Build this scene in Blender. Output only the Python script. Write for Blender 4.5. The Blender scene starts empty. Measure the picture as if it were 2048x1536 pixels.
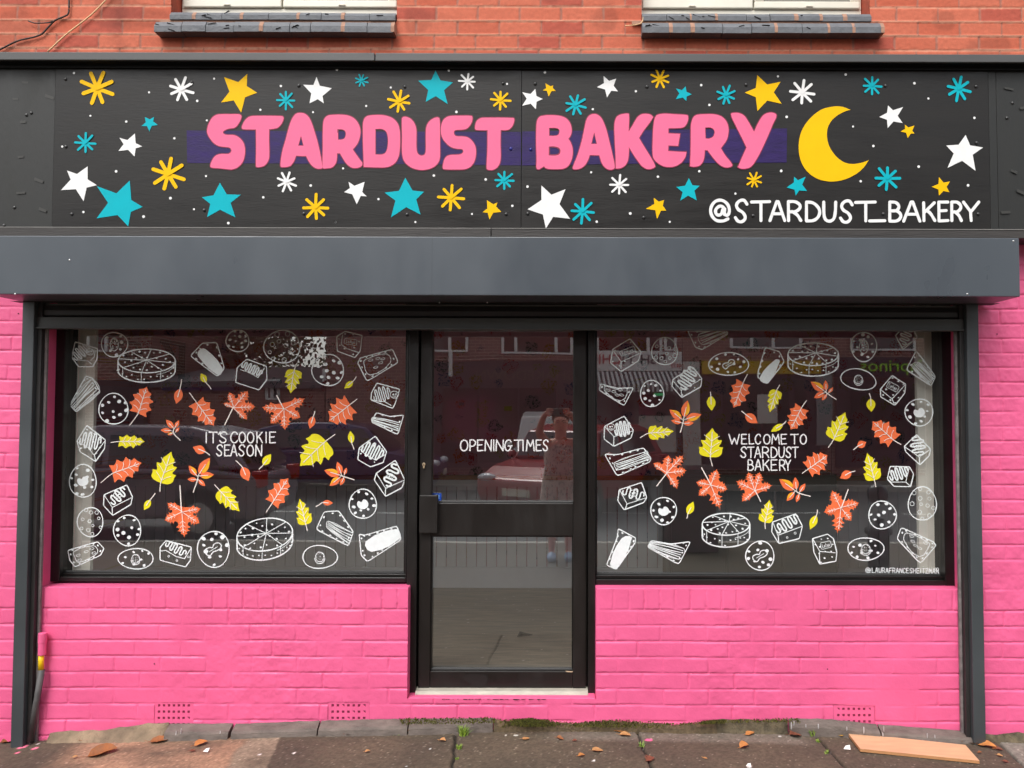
import bpy, bmesh, math, random
import numpy as np
from mathutils import Vector, Matrix, Euler
from mathutils.geometry import tessellate_polygon

scene = bpy.context.scene
COL = scene.collection
R_ = math.radians
rnd = random.Random(7)

# ------------------------------------------------------------------ camera
D = 3.85                       # metres from the lens to the face of the painted wall
F = 1538.0                     # focal length in pixels of the 2048 wide picture
PX0, PY0 = 1105.0, 768.0       # where the lens axis meets the picture (the photo is cropped off centre)
cam_d = bpy.data.cameras.new('Camera')
cam = bpy.data.objects.new('camera', cam_d); COL.objects.link(cam)
cam_d.sensor_width = 36.0
cam_d.lens = F / 2048.0 * 36.0
cam_d.shift_x = -(PX0 - 1024.0) / 2048.0
cam_d.clip_start = 0.02; cam_d.clip_end = 800
PITCH, ROLL = R_(2.1), R_(0.14)
CROT = Matrix.Rotation(R_(90) + PITCH, 3, 'X') @ Matrix.Rotation(ROLL, 3, 'Z')
cam.location = (0, -D, 0)
cam.rotation_euler = CROT.to_euler()
scene.camera = cam

# ------------------------------------------------------------------ sky, sun, exposure
SUN_EL, SUN_AZ = R_(53), R_(202)      # sun behind the lens, a little to the left
world = bpy.data.worlds.new('World'); scene.world = world
world.use_nodes = True
wn, wl = world.node_tree.nodes, world.node_tree.links
bg = wn['Background']
sky = wn.new('ShaderNodeTexSky'); sky.sky_type = 'NISHITA'
sky.sun_disc = False; sky.sun_elevation = SUN_EL; sky.sun_rotation = SUN_AZ
sky.dust_density = 4.0; sky.air_density = 1.2; sky.ozone_density = 1.0
hs = wn.new('ShaderNodeHueSaturation'); hs.inputs['Saturation'].default_value = 0.22
wl.new(sky.outputs[0], hs.inputs['Color']); wl.new(hs.outputs[0], bg.inputs['Color'])
bg.inputs['Strength'].default_value = 0.15
sun_d = bpy.data.lights.new('Sun', 'SUN'); sun = bpy.data.objects.new('sun', sun_d); COL.objects.link(sun)
sun_d.energy = 0.8; sun_d.angle = R_(28); sun_d.color = (1.0, 0.97, 0.93)
sdir = Vector((math.sin(SUN_AZ) * math.cos(SUN_EL), math.cos(SUN_AZ) * math.cos(SUN_EL), math.sin(SUN_EL)))
sun.rotation_euler = sdir.to_track_quat('Z', 'Y').to_euler()
sun.location = sdir * 30
scene.view_settings.view_transform = 'Standard'
scene.view_settings.look = 'None'
scene.view_settings.gamma = 1.0
scene.view_settings.exposure = 0.80
scene.render.engine = 'CYCLES'
scene.cycles.use_denoising = True
scene.cycles.max_bounces = 10
scene.cycles.transparent_max_bounces = 16
scene.cycles.caustics_reflective = False
scene.cycles.caustics_refractive = False

# ------------------------------------------------------------------ measuring: photo pixel -> point in the place
def ray(px, py):
    return CROT @ Vector(((px - PX0) / F, -(py - PY0) / F, -1.0))
def P(px, py, Y):                      # on an upright plane Y
    d = ray(px, py); t = (Y + D) / d.y
    return (d.x * t, d.z * t)
def G(px, py, Z):                      # on a level plane Z
    d = ray(px, py); t = Z / d.z
    return (d.x * t, -D + d.y * t)
def X_(px, py, Y): return P(px, py, Y)[0]
def Z_(px, py, Y): return P(px, py, Y)[1]
def tile(ox, oy, s):
    return lambda x, y: (ox + x / s, oy + y / s)

YF = -0.12          # face of the sign boards
YG = 0.14           # face of the glass
YB = 2.60           # back wall of the shop

# ------------------------------------------------------------------ materials
def lin(r, g, b):
    f = lambda c: (c / 255 / 12.92) if c <= 10.3 else ((c / 255 + 0.055) / 1.055) ** 2.4
    return (f(r), f(g), f(b))
MATS = {}
def mat(name, rgb, rough=0.6, var=0.0, vscale=6.0, bump=0.0, bscale=60.0, spec=0.5, metallic=0.0, stretch=None, emit=None, detail=4.0, coat=0.0):
    if name in MATS: return MATS[name]
    m = bpy.data.materials.new(name); m.use_nodes = True; MATS[name] = m
    n, l = m.node_tree.nodes, m.node_tree.links
    b = n['Principled BSDF']
    b.inputs['Base Color'].default_value = (*rgb, 1)
    b.inputs['Roughness'].default_value = rough
    b.inputs['Metallic'].default_value = metallic
    b.inputs['Specular IOR Level'].default_value = spec
    if coat: b.inputs['Coat Weight'].default_value = coat
    tc = None
    if var or bump:
        tc = n.new('ShaderNodeTexCoord'); src = tc.outputs['Object']
        if stretch:
            mp = n.new('ShaderNodeMapping'); mp.inputs['Scale'].default_value = stretch
            l.new(src, mp.inputs[0]); src = mp.outputs[0]
    if var:
        nz = n.new('ShaderNodeTexNoise'); nz.inputs['Scale'].default_value = vscale
        nz.inputs['Detail'].default_value = detail; nz.inputs['Roughness'].default_value = 0.62
        l.new(src, nz.inputs['Vector'])
        mr = n.new('ShaderNodeMapRange'); mr.inputs['From Min'].default_value = 0.3; mr.inputs['From Max'].default_value = 0.7
        mr.inputs['To Min'].default_value = 1 - var; mr.inputs['To Max'].default_value = 1 + var
        l.new(nz.outputs[0], mr.inputs[0])
        mx = n.new('ShaderNodeVectorMath'); mx.operation = 'SCALE'
        mx.inputs[0].default_value = rgb
        l.new(mr.outputs[0], mx.inputs['Scale']); l.new(mx.outputs[0], b.inputs['Base Color'])
        mr2 = n.new('ShaderNodeMapRange'); mr2.inputs['From Min'].default_value = 0.3; mr2.inputs['From Max'].default_value = 0.7
        mr2.inputs['To Min'].default_value = max(0.02, rough - 0.12); mr2.inputs['To Max'].default_value = min(1, rough + 0.12)
        l.new(nz.outputs[0], mr2.inputs[0]); l.new(mr2.outputs[0], b.inputs['Roughness'])
    if bump:
        bz = n.new('ShaderNodeTexNoise'); bz.inputs['Scale'].default_value = bscale; bz.inputs['Detail'].default_value = 5
        l.new(src, bz.inputs['Vector'])
        bp = n.new('ShaderNodeBump'); bp.inputs['Strength'].default_value = 1.0; bp.inputs['Distance'].default_value = bump
        l.new(bz.outputs[0], bp.inputs['Height']); l.new(bp.outputs[0], b.inputs['Normal'])
    if emit:
        b.inputs['Emission Color'].default_value = (*rgb, 1); b.inputs['Emission Strength'].default_value = emit
    return m
def attr_mat(name, rough=0.8, bump=0.0, bscale=80, var=0.12, vscale=30):
    """base colour comes from the mesh's own colour attribute (each brick's, each slab's own colour) times fine grain"""
    if name in MATS: return MATS[name]
    m = bpy.data.materials.new(name); m.use_nodes = True; MATS[name] = m
    n, l = m.node_tree.nodes, m.node_tree.links
    b = n['Principled BSDF']; b.inputs['Roughness'].default_value = rough
    at = n.new('ShaderNodeAttribute'); at.attribute_name = 'Col'
    tc = n.new('ShaderNodeTexCoord')
    nz = n.new('ShaderNodeTexNoise'); nz.inputs['Scale'].default_value = vscale; nz.inputs['Detail'].default_value = 6
    nz.inputs['Roughness'].default_value = 0.7
    l.new(tc.outputs['Object'], nz.inputs['Vector'])
    mr = n.new('ShaderNodeMapRange'); mr.inputs['From Min'].default_value = 0.3; mr.inputs['From Max'].default_value = 0.7
    mr.inputs['To Min'].default_value = 1 - var; mr.inputs['To Max'].default_value = 1 + var
    l.new(nz.outputs[0], mr.inputs[0])
    mx = n.new('ShaderNodeVectorMath'); mx.operation = 'SCALE'
    l.new(at.outputs['Color'], mx.inputs[0]); l.new(mr.outputs[0], mx.inputs['Scale']); l.new(mx.outputs[0], b.inputs['Base Color'])
    if bump:
        bz = n.new('ShaderNodeTexNoise'); bz.inputs['Scale'].default_value = bscale; bz.inputs['Detail'].default_value = 6
        l.new(tc.outputs['Object'], bz.inputs['Vector'])
        bp = n.new('ShaderNodeBump'); bp.inputs['Distance'].default_value = bump
        l.new(bz.outputs[0], bp.inputs['Height']); l.new(bp.outputs[0], b.inputs['Normal'])
    return m
def glass_mat(name, r0=0.235, tint=(0.98, 1.0, 1.0)):
    m = bpy.data.materials.new(name); m.use_nodes = True
    n, l = m.node_tree.nodes, m.node_tree.links
    n.remove(n['Principled BSDF']); out = n['Material Output']
    lw = n.new('ShaderNodeLayerWeight'); lw.inputs['Blend'].default_value = 0.5
    pw = n.new('ShaderNodeMath'); pw.operation = 'POWER'; pw.inputs[1].default_value = 5.0
    l.new(lw.outputs['Facing'], pw.inputs[0])
    ma = n.new('ShaderNodeMath'); ma.operation = 'MULTIPLY_ADD'; ma.inputs[1].default_value = 0.8 - r0; ma.inputs[2].default_value = r0
    l.new(pw.outputs[0], ma.inputs[0])
    tr = n.new('ShaderNodeBsdfTransparent'); tr.inputs[0].default_value = (*tint, 1)
    gl = n.new('ShaderNodeBsdfGlossy'); gl.inputs['Roughness'].default_value = 0.0
    gl.inputs[0].default_value = (0.97, 1, 1, 1)
    tc = n.new('ShaderNodeTexCoord')
    nz = n.new('ShaderNodeTexNoise'); nz.inputs['Scale'].default_value = 1.6; nz.inputs['Detail'].default_value = 1
    l.new(tc.outputs['Object'], nz.inputs['Vector'])
    bp = n.new('ShaderNodeBump'); bp.inputs['Distance'].default_value = 0.0012; bp.inputs['Strength'].default_value = 0.6
    l.new(nz.outputs[0], bp.inputs['Height']); l.new(bp.outputs[0], gl.inputs['Normal'])
    mx = n.new('ShaderNodeMixShader')
    l.new(ma.outputs[0], mx.inputs[0]); l.new(tr.outputs[0], mx.inputs[1]); l.new(gl.outputs[0], mx.inputs[2])
    l.new(mx.outputs[0], out.inputs[0])
    return m
def wallpaper_mat():
    m = bpy.data.materials.new('wallpaper'); m.use_nodes = True
    n, l = m.node_tree.nodes, m.node_tree.links
    b = n['Principled BSDF']; b.inputs['Roughness'].default_value = 0.7
    tc = n.new('ShaderNodeTexCoord')
    mp = n.new('ShaderNodeMapping'); mp.inputs['Scale'].default_value = (1, 0.0, 1)
    l.new(tc.outputs['Object'], mp.inputs[0])
    nz = n.new('ShaderNodeTexNoise'); nz.inputs['Scale'].default_value = 14; nz.inputs['Detail'].default_value = 3
    l.new(mp.outputs[0], nz.inputs['Vector'])
    sub = n.new('ShaderNodeVectorMath'); sub.operation = 'MULTIPLY_ADD'
    sub.inputs[1].default_value = (0.11, 0.0, 0.11)
    l.new(nz.outputs['Color'], sub.inputs[0]); l.new(mp.outputs[0], sub.inputs[2])
    vo = n.new('ShaderNodeTexVoronoi'); vo.inputs['Scale'].default_value = 6.5; vo.inputs['Randomness'].default_value = 0.55
    l.new(sub.outputs[0], vo.inputs['Vector'])
    mr = n.new('ShaderNodeMapRange'); mr.inputs['From Min'].default_value = 0.40; mr.inputs['From Max'].default_value = 0.45
    mr.inputs['To Min'].default_value = 1; mr.inputs['To Max'].default_value = 0
    l.new(vo.outputs['Distance'], mr.inputs[0])
    sp = n.new('ShaderNodeSeparateColor'); l.new(vo.outputs['Color'], sp.inputs[0])
    cr = n.new('ShaderNodeValToRGB'); cr.color_ramp.interpolation = 'CONSTANT'
    cols = [(0.0, (0.62, 0.02, 0.04)), (0.2, (0.60, 0.34, 0.05)), (0.38, (0.02, 0.06, 0.05)), (0.55, (0.75, 0.13, 0.02)), (0.7, (0.04, 0.06, 0.20)), (0.85, (0.55, 0.42, 0.10))]
    e = cr.color_ramp.elements
    e[0].position, e[0].color = 0, (*cols[0][1], 1)
    e[1].position, e[1].color = cols[1][0], (*cols[1][1], 1)
    for p_, c_ in cols[2:]:
        q = e.new(p_); q.color = (*c_, 1)
    l.new(sp.outputs[0], cr.inputs[0])
    v2 = n.new('ShaderNodeTexVoronoi'); v2.inputs['Scale'].default_value = 60
    l.new(sub.outputs[0], v2.inputs['Vector'])
    m2 = n.new('ShaderNodeMapRange'); m2.inputs['From Min'].default_value = 0.3; m2.inputs['From Max'].default_value = 0.5
    m2.inputs['To Min'].default_value = 1; m2.inputs['To Max'].default_value = 0.25
    l.new(v2.outputs['Distance'], m2.inputs[0])
    mu = n.new('ShaderNodeMath'); mu.operation = 'MULTIPLY'
    l.new(mr.outputs[0], mu.inputs[0]); l.new(m2.outputs[0], mu.inputs[1])
    mx = n.new('ShaderNodeMix'); mx.data_type = 'RGBA'
    mx.inputs['A'].default_value = (0.74, 0.42, 0.52, 1)
    l.new(mu.outputs[0], mx.inputs['Factor']); l.new(cr.outputs[0], mx.inputs['B'])
    l.new(mx.outputs['Result'], b.inputs['Base Color'])
    return m

# ------------------------------------------------------------------ objects, labels
def tag(o, label=None, cat=None, group=None, kind=None):
    if label: o['label'] = label
    if cat: o['category'] = cat
    if group: o['group'] = group
    if kind: o['kind'] = kind
    return o
def thing(name, label, cat, loc=(0, 0, 0), group=None):
    o = bpy.data.objects.new(name, None); COL.objects.link(o)
    o.location = loc; o.empty_display_size = 0.1
    return tag(o, label, cat, group)
def wpos(o):
    v = Vector(o.location)
    while o.parent is not None:
        o = o.parent; v += Vector(o.location)
    return v
class MB:
    """collects shapes in place coordinates, becomes one mesh object"""
    def __init__(s): s.v = []; s.f = []; s.m = []; s.c = None
    def add(s, v, f, mi=0):
        k = len(s.v); s.v += [tuple(p) for p in v]; s.f += [tuple(i + k for i in q) for q in f]; s.m += [mi] * len(f); return s
    def box(s, x0, x1, y0, y1, z0, z1, mi=0):
        if x0 > x1: x0, x1 = x1, x0
        if y0 > y1: y0, y1 = y1, y0
        if z0 > z1: z0, z1 = z1, z0
        v = [(x0, y0, z0), (x1, y0, z0), (x1, y1, z0), (x0, y1, z0), (x0, y0, z1), (x1, y0, z1), (x1, y1, z1), (x0, y1, z1)]
        return s.add(v, [(0, 3, 2, 1), (4, 5, 6, 7), (0, 1, 5, 4), (1, 2, 6, 5), (2, 3, 7, 6), (3, 0, 4, 7)], mi)
    def quad(s, a, b, c, d, mi=0): return s.add([a, b, c, d], [(0, 1, 2, 3)], mi)
    def prism_x(s, prof, x0, x1, mi=0):     # profile of (y,z) swept along x
        n = len(prof)
        v = [(x0, y, z) for y, z in prof] + [(x1, y, z) for y, z in prof]
        f = [tuple(range(n)), tuple(range(2 * n - 1, n - 1, -1))] + [(i, n + i, n + (i + 1) % n, (i + 1) % n) for i in range(n)]
        return s.add(v, f, mi)
    def prism_y(s, prof, y0, y1, mi=0):     # profile of (x,z) swept along y
        n = len(prof)
        v = [(x, y0, z) for x, z in prof] + [(x, y1, z) for x, z in prof]
        f = [tuple(range(n)), tuple(range(2 * n - 1, n - 1, -1))] + [(i, n + i, n + (i + 1) % n, (i + 1) % n) for i in range(n)]
        return s.add(v, f, mi)
    def prism_z(s, prof, z0, z1, mi=0):
        n = len(prof)
        v = [(x, y, z0) for x, y in prof] + [(x, y, z1) for x, y in prof]
        f = [tuple(range(n - 1, -1, -1)), tuple(range(n, 2 * n))] + [(i, (i + 1) % n, n + (i + 1) % n, n + i) for i in range(n)]
        return s.add(v, f, mi)
    def tube(s, pts, r, seg=10, mi=0, cap=True):
        pts = [Vector(p) for p in pts]; n = len(pts); rs = r if isinstance(r, (list, tuple)) else [r] * n
        up = Vector((0, 0, 1)); rings = []; v = []
        for i, p in enumerate(pts):
            d = (pts[min(i + 1, n - 1)] - pts[max(i - 1, 0)]).normalized()
            a = d.cross(up)
            if a.length < 1e-3: a = d.cross(Vector((1, 0, 0)))
            a.normalize(); b = d.cross(a).normalized()
            for k in range(seg):
                t = 2 * math.pi * k / seg
                v.append(p + (a * math.cos(t) + b * math.sin(t)) * rs[i])
        f = []
        for i in range(n - 1):
            for k in range(seg):
                k2 = (k + 1) % seg
                f.append((i * seg + k, i * seg + k2, (i + 1) * seg + k2, (i + 1) * seg + k))
        if cap:
            f.append(tuple(range(seg - 1, -1, -1))); f.append(tuple((n - 1) * seg + k for k in range(seg)))
        return s.add(v, f, mi)
    def ball(s, c, rx, ry=None, rz=None, seg=12, rings=8, mi=0, zmin=-1):
        ry = ry or rx; rz = rz or rx; v = []; f = []
        for i in range(rings + 1):
            th = math.pi * i / rings
            z = max(math.cos(th), zmin)
            for k in range(seg):
                ph = 2 * math.pi * k / seg
                v.append((c[0] + rx * math.sin(th) * math.cos(ph), c[1] + ry * math.sin(th) * math.sin(ph), c[2] + rz * z))
        for i in range(rings):
            for k in range(seg):
                k2 = (k + 1) % seg
                f.append((i * seg + k, (i + 1) * seg + k, (i + 1) * seg + k2, i * seg + k2))
        return s.add(v, f, mi)
    def cyl_y(s, x, z, y0, y1, r, seg=16, mi=0):
        return s.tube([(x, y0, z), (x, y1, z)], r, seg, mi)
    def build(s, name, mats, parent=None, bevel=0.0, smooth=False, loc=None, seg=2):
        me = bpy.data.meshes.new(name)
        off = Vector((0, 0, 0))
        if parent is not None: off = wpos(parent)
        elif loc is not None: off = Vector(loc)
        me.from_pydata([tuple(Vector(p) - off) for p in s.v], [], s.f)
        if not isinstance(mats, (list, tuple)): mats = [mats]
        for m in mats: me.materials.append(m)
        if len(mats) > 1: me.polygons.foreach_set('material_index', s.m)
        if smooth: me.polygons.foreach_set('use_smooth', [True] * len(me.polygons))
        me.update()
        o = bpy.data.objects.new(name, me); COL.objects.link(o)
        if parent is not None: o.parent = parent
        elif loc is not None: o.location = loc
        if bevel:
            b = o.modifiers.new('bevel', 'BEVEL'); b.width = bevel; b.segments = seg; b.limit_method = 'ANGLE'; b.angle_limit = R_(40)
            b.harden_normals = False
        return o

# ------------------------------------------------------------------ flat painting helpers (all in picture pixels, laid on a plane Y)
def parse(txt, tl):
    out = []
    for t in txt.split():
        sh = t.endswith('!'); t = t.rstrip('!')
        a, b = t.split(','); p = tl(float(a), float(b)); out.append((p[0], p[1], sh))
    return out
def smooth_pts(pts, closed=True, n=5):
    pts = [(p[0], p[1], (p[2] if len(p) > 2 else False)) for p in pts]
    N = len(pts); out = []
    rng = range(N if closed else N - 1)
    for i in rng:
        p0 = pts[i]; p1 = pts[(i + 1) % N]
        pm = pts[(i - 1) % N] if closed or i > 0 else p0
        pp = pts[(i + 2) % N] if closed or i + 2 < N else p1
        L = math.hypot(p1[0] - p0[0], p1[1] - p0[1]) + 1e-9
        def tan(a, b, sharp):
            if sharp: return ((p1[0] - p0[0]), (p1[1] - p0[1]))
            dx, dy = b[0] - a[0], b[1] - a[1]; l = math.hypot(dx, dy) + 1e-9
            return (dx / l * L, dy / l * L)
        t0 = tan(pm, p1, p0[2]); t1 = tan(p0, pp, p1[2])
        for k in range(n):
            t = k / n; t2 = t * t; t3 = t2 * t
            h = (2 * t3 - 3 * t2 + 1, t3 - 2 * t2 + t, -2 * t3 + 3 * t2, t3 - t2)
            out.append((h[0] * p0[0] + h[1] * t0[0] + h[2] * p1[0] + h[3] * t1[0], h[0] * p0[1] + h[1] * t0[1] + h[2] * p1[1] + h[3] * t1[1]))
    if not closed: out.append(pts[-1][:2])
    return out
class Paint:
    """flat brush work on an upright plane; every stroke lies a hair in front of the one below"""
    def __init__(s, Y): s.Y = Y; s.mb = MB(); s.y = Y
    def _w(s, px, py, y): x, z = P(px, py, s.Y); return (x, y, z)
    def fill(s, pts, holes=(), mi=0):
        s.y -= 0.00012
        loops = [pts] + list(holes)
        flat = [p for lp in loops for p in lp]
        tris = tessellate_polygon([[Vector((p[0], p[1], 0)) for p in lp] for lp in loops])
        v = [s._w(p[0], p[1], s.y) for p in flat]
        f = []
        for a, b, c in tris:
            A, B, C = flat[a], flat[b], flat[c]
            cr = (B[0] - A[0]) * (C[1] - A[1]) - (B[1] - A[1]) * (C[0] - A[0])
            if abs(cr) < 1e-9: continue
            f.append((a, b, c) if cr < 0 else (a, c, b))     # face the street
        s.mb.add(v, f, mi); return s
    def disc(s, cx, cy, rx, ry=None, rot=0, mi=0, n=10):
        ry = ry or rx; c, q = math.cos(rot), math.sin(rot)
        s.fill([(cx + rx * math.cos(t) * c - ry * math.sin(t) * q, cy + rx * math.cos(t) * q + ry * math.sin(t) * c) for t in [2 * math.pi * k / n for k in range(n)]], mi=mi); return s
    def stroke(s, pts, w, closed=False, mi=0, taper=None, wob=0.0):
        pts = [p for i, p in enumerate(pts) if i == 0 or math.hypot(p[0] - pts[i - 1][0], p[1] - pts[i - 1][1]) > 1e-3]
        if closed: pts = pts + [pts[0]]
        n = len(pts)
        if n < 2: return s
        s.y -= 0.00012
        v = []; f = []
        for i in range(n):
            if closed:
                a = pts[(i - 1) % (n - 1)]; b = pts[(i + 1) % (n - 1)] if i < n - 1 else pts[1]
            else:
                a = pts[max(i - 1, 0)]; b = pts[min(i + 1, n - 1)]
            dx, dy = b[0] - a[0], b[1] - a[1]; L = math.hypot(dx, dy) + 1e-9
            ww = w * (1 + wob * math.sin(i * 0.9 + n))
            if taper: ww *= taper[0] + (taper[1] - taper[0]) * i / (n - 1)
            # widen at bends so that the stroke keeps its breadth
            if 0 < i < n - 1:
                d1 = (pts[i][0] - a[0], pts[i][1] - a[1]); d2 = (b[0] - pts[i][0], b[1] - pts[i][1])
                c = (d1[0] * d2[0] + d1[1] * d2[1]) / (math.hypot(*d1) * math.hypot(*d2) + 1e-9)
                ww *= min(1.6, 1 / max(0.6, math.sqrt(max(0.0, (1 + c) / 2))))
            nx, ny = -dy / L * ww / 2, dx / L * ww / 2
            y = s.y - i * 0.000004
            v.append(s._w(pts[i][0] + nx, pts[i][1] + ny, y)); v.append(s._w(pts[i][0] - nx, pts[i][1] - ny, y))
        for i in range(n - 1): f.append((2 * i, 2 * i + 2, 2 * i + 3, 2 * i + 1))
        s.mb.add(v, f, mi)
        s.y -= n * 0.000004
        if not closed:
            for e, o in ((0, 1), (n - 1, n - 2)):
                ww = w * (taper[0] if taper and e == 0 else taper[1] if taper else 1)
                s.disc(pts[e][0], pts[e][1], ww / 2, mi=mi, n=8)
        return s
    def build(s, name, mats, parent):
        return s.mb.build(name, mats, parent)

# ================================================================== the setting
def vnoise(x, z, scale, seed):
    r = np.random.RandomState(seed); T = r.rand(256, 256)
    u = np.asarray(x) * scale; v = np.asarray(z) * scale
    iu = np.floor(u).astype(int); iv = np.floor(v).astype(int); fu = u - iu; fv = v - iv
    fu = fu * fu * (3 - 2 * fu); fv = fv * fv * (3 - 2 * fv)
    g = lambda a, b: T[a % 256, b % 256]
    return (g(iu, iv) * (1 - fu) * (1 - fv) + g(iu + 1, iv) * fu * (1 - fv) + g(iu, iv + 1) * (1 - fu) * fv + g(iu + 1, iv + 1) * fu * fv) - 0.5
def sstep(a, b, t):
    t = np.clip((t - a) / (b - a), 0, 1); return t * t * (3 - 2 * t)
def grid_mesh(name, VX, VY, VZ, keep, m, parent=None, col=None, loc=None):
    """a sheet from arrays [rows, cols]; keep marks the cells that exist"""
    nr, nc = VX.shape
    idx = np.arange(nr * nc).reshape(nr, nc)
    q = np.stack([idx[:-1, :-1], idx[:-1, 1:], idx[1:, 1:], idx[1:, :-1]], -1)[keep]
    used = np.unique(q); remap = -np.ones(nr * nc, int); remap[used] = np.arange(len(used))
    q = remap[q]
    off = wpos(parent) if parent is not None else Vector(loc or (0, 0, 0))
    co = np.stack([VX.ravel()[used] - off.x, VY.ravel()[used] - off.y, VZ.ravel()[used] - off.z], -1)
    me = bpy.data.meshes.new(name)
    me.vertices.add(len(co)); me.vertices.foreach_set('co', co.ravel())
    nq = len(q)
    me.loops.add(nq * 4); me.polygons.add(nq)
    me.loops.foreach_set('vertex_index', q.ravel().astype(np.int32))
    me.polygons.foreach_set('loop_start', np.arange(nq, dtype=np.int32) * 4)
    me.polygons.foreach_set('loop_total', np.full(nq, 4, dtype=np.int32))
    me.update(calc_edges=True); me.validate()
    me.polygons.foreach_set('use_smooth', np.ones(nq, dtype=bool))
    if col is not None:
        a = me.color_attributes.new('Col', 'FLOAT_COLOR', 'POINT')
        c4 = np.ones((len(used), 4)); c4[:, :3] = col.reshape(-1, 3)[used]
        a.data.foreach_set('color', c4.ravel())
    me.materials.append(m)
    o = bpy.data.objects.new(name, me); COL.objects.link(o)
    if parent is not None: o.parent = parent
    else: o.location = off
    return o

def brick_field(X, Z, rows, L, seed, off0=0.0, w=0.011, amp=0.0035):
    """rows: rising list of bed heights. returns relief, brick id, joint weight"""
    r = np.random.RandomState(seed)
    ci = np.clip(np.searchsorted(rows, Z, side='right') - 1, 0, len(rows) - 2)
    lo = np.asarray(rows)[ci]; hi = np.asarray(rows)[ci + 1]
    wob = 0.004 * vnoise(X, Z, 5.0, seed + 1)
    jit = r.rand(len(rows)) * 0.03
    offs = off0 + (ci % 2) * L * 0.5 + jit[ci]
    bx = (X + 0.006 * vnoise(X, Z, 9, seed + 9) + offs) / L
    bi = np.floor(bx).astype(int); fx = (bx - bi) * L
    dx = np.minimum(fx, L - fx); dz = np.minimum(Z + wob - lo, hi - Z - wob)
    d = np.minimum(dx, dz)
    T = r.rand(64, 512)
    bid = T[ci % 64, bi % 512]
    return d, bid, ci, bi, dx, dz

ZS = -0.875                                    # top of the wall under the shop windows
XL, XR = X_(88, 820, 0), X_(1921, 820, 0)      # sides of the shop front opening
DXL, DXR = X_(815, 1250, 0), X_(1192, 1250, 0) # sides of the doorway
ZD = Z_(1000, 1397, 0)                         # foot of the doorway
pink = mat('pink_masonry_paint', (0.79, 0.121, 0.280), rough=0.46, var=0.08, vscale=4.0, bump=0.0007, bscale=110, spec=0.45)

shop = thing('shop_building', 'red brick corner shop with pink painted ground floor walls', 'building', (0, 0.6, -1.6))

def painted_wall():
    st = 0.0043
    xs = np.arange(-4.7, 4.5, st); zs = np.arange(-1.68, 0.95, st)
    X, Z = np.meshgrid(xs, zs)
    rows = [ZS - 0.104 - 0.0775 * k for k in range(11, -1, -1)] + [ZS] + [ZS + 0.0735 * k for k in range(1, 30)]
    d, bid, ci, bi, dx, dz = brick_field(X, Z, rows, 0.226, 11)
    # the course of bricks on end below the windows
    inside = (X > XL - 0.05) & (X < XR + 0.03) & (Z > ZS - 0.104) & (Z <= ZS)
    Ls = 0.0765; sx = (X + 0.004 * vnoise(X, Z, 12, 3)) / Ls; si = np.floor(sx).astype(int); f = (sx - si) * Ls
    d2 = np.minimum(np.minimum(f, Ls - f), np.minimum(Z - (ZS - 0.104), 0.05))
    T = np.random.RandomState(5).rand(512)
    d = np.where(inside, d2, d); bid = np.where(inside, T[si % 512], bid)
    soft = np.clip(0.74 + 1.2 * vnoise(X, Z, 5.0, 21) + 1.1 * vnoise(X, Z, 13, 22), 0.12, 1.0)
    soft = np.where(dx < dz, soft * np.clip(0.85 + 1.3 * vnoise(X, Z, 4.4, 23), 0.12, 1.15), soft)   # paint fills many joints
    h = -0.0058 * (1 - sstep(0.0003, 0.0070, d + 0.003 * vnoise(X, Z, 55, 4))) * soft
    h += 0.0022 * (bid - 0.5) * sstep(0.0, 0.008, d)
    h += (0.0022 * vnoise(X, Z, 26, 31) + 0.0012 * vnoise(X, Z, 70, 32)) * (0.45 + np.clip(2.4 * vnoise(X, Z, 2.2, 33), 0, 1.2))
    h += 0.0035 * vnoise(X, Z, 1.4, 34)
    Y = -h
    cx = (X[:-1, :-1] + X[1:, 1:]) / 2; cz = (Z[:-1, :-1] + Z[1:, 1:]) / 2
    keep = ~(((cx > XL) & (cx < XR) & (cz > ZS)) | ((cx > DXL) & (cx < DXR) & (cz > ZD)))
    for (a, b, c, e) in VENTS:
        keep &= ~((cx > a) & (cx < b) & (cz > c) & (cz < e))
    # chipped foot of the paint
    o = grid_mesh('painted_wall', X, Y, Z, keep, pink, shop)
    return o
def vent_rect(p0, p1, q0, q1):
    x0, z1 = P(p0, q0, 0); x1, z0 = P(p1, q1, 0); return (x0, x1, z0, z1)
VENTS = [vent_rect(308, 386, 1404, 1452), vent_rect(655, 738, 1404, 1452), vent_rect(1667, 1750, 1411, 1459)]
painted_wall()
for px, py, rr_ in ((309, 1327.5, .0032), (1655, 1338, .0028), (520, 1174, .002), (1652, 1181, .0025), (1105, 930, .002), (37, 627, .003), (1994, 668, .003)):
    q = MB(); x, z = P(px, py, 0); q.ball((x, -.001, z), rr_, .0022, rr_, 8, 6); q.build('plugged_hole', mat('hole_dark', (.05, .008, .02), rough=.9), shop)

# reveals and the masonry behind the paint
m_ = MB()
m_.box(XL - 0.16, XL, 0.006, 0.30, -1.7, 1.0); m_.box(-4.79, XL - .161, 0.012, 0.30, -1.7, 1.0)
m_.box(XR, XR + 0.16, 0.006, 0.30, -1.7, 1.0); m_.box(XR + .161, 4.59, 0.012, 0.30, -1.7, 1.0)
m_.box(XL + 0.001, DXL, 0.007, 0.30, -1.7, ZS)
m_.box(DXR, XR - 0.001, 0.007, 0.30, -1.7, ZS)
m_.box(DXL + 0.001, DXR - 0.001, 0.008, 0.30, -1.7, ZD)
m_.build('opening_reveal', pink, shop, bevel=0.006)

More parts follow.
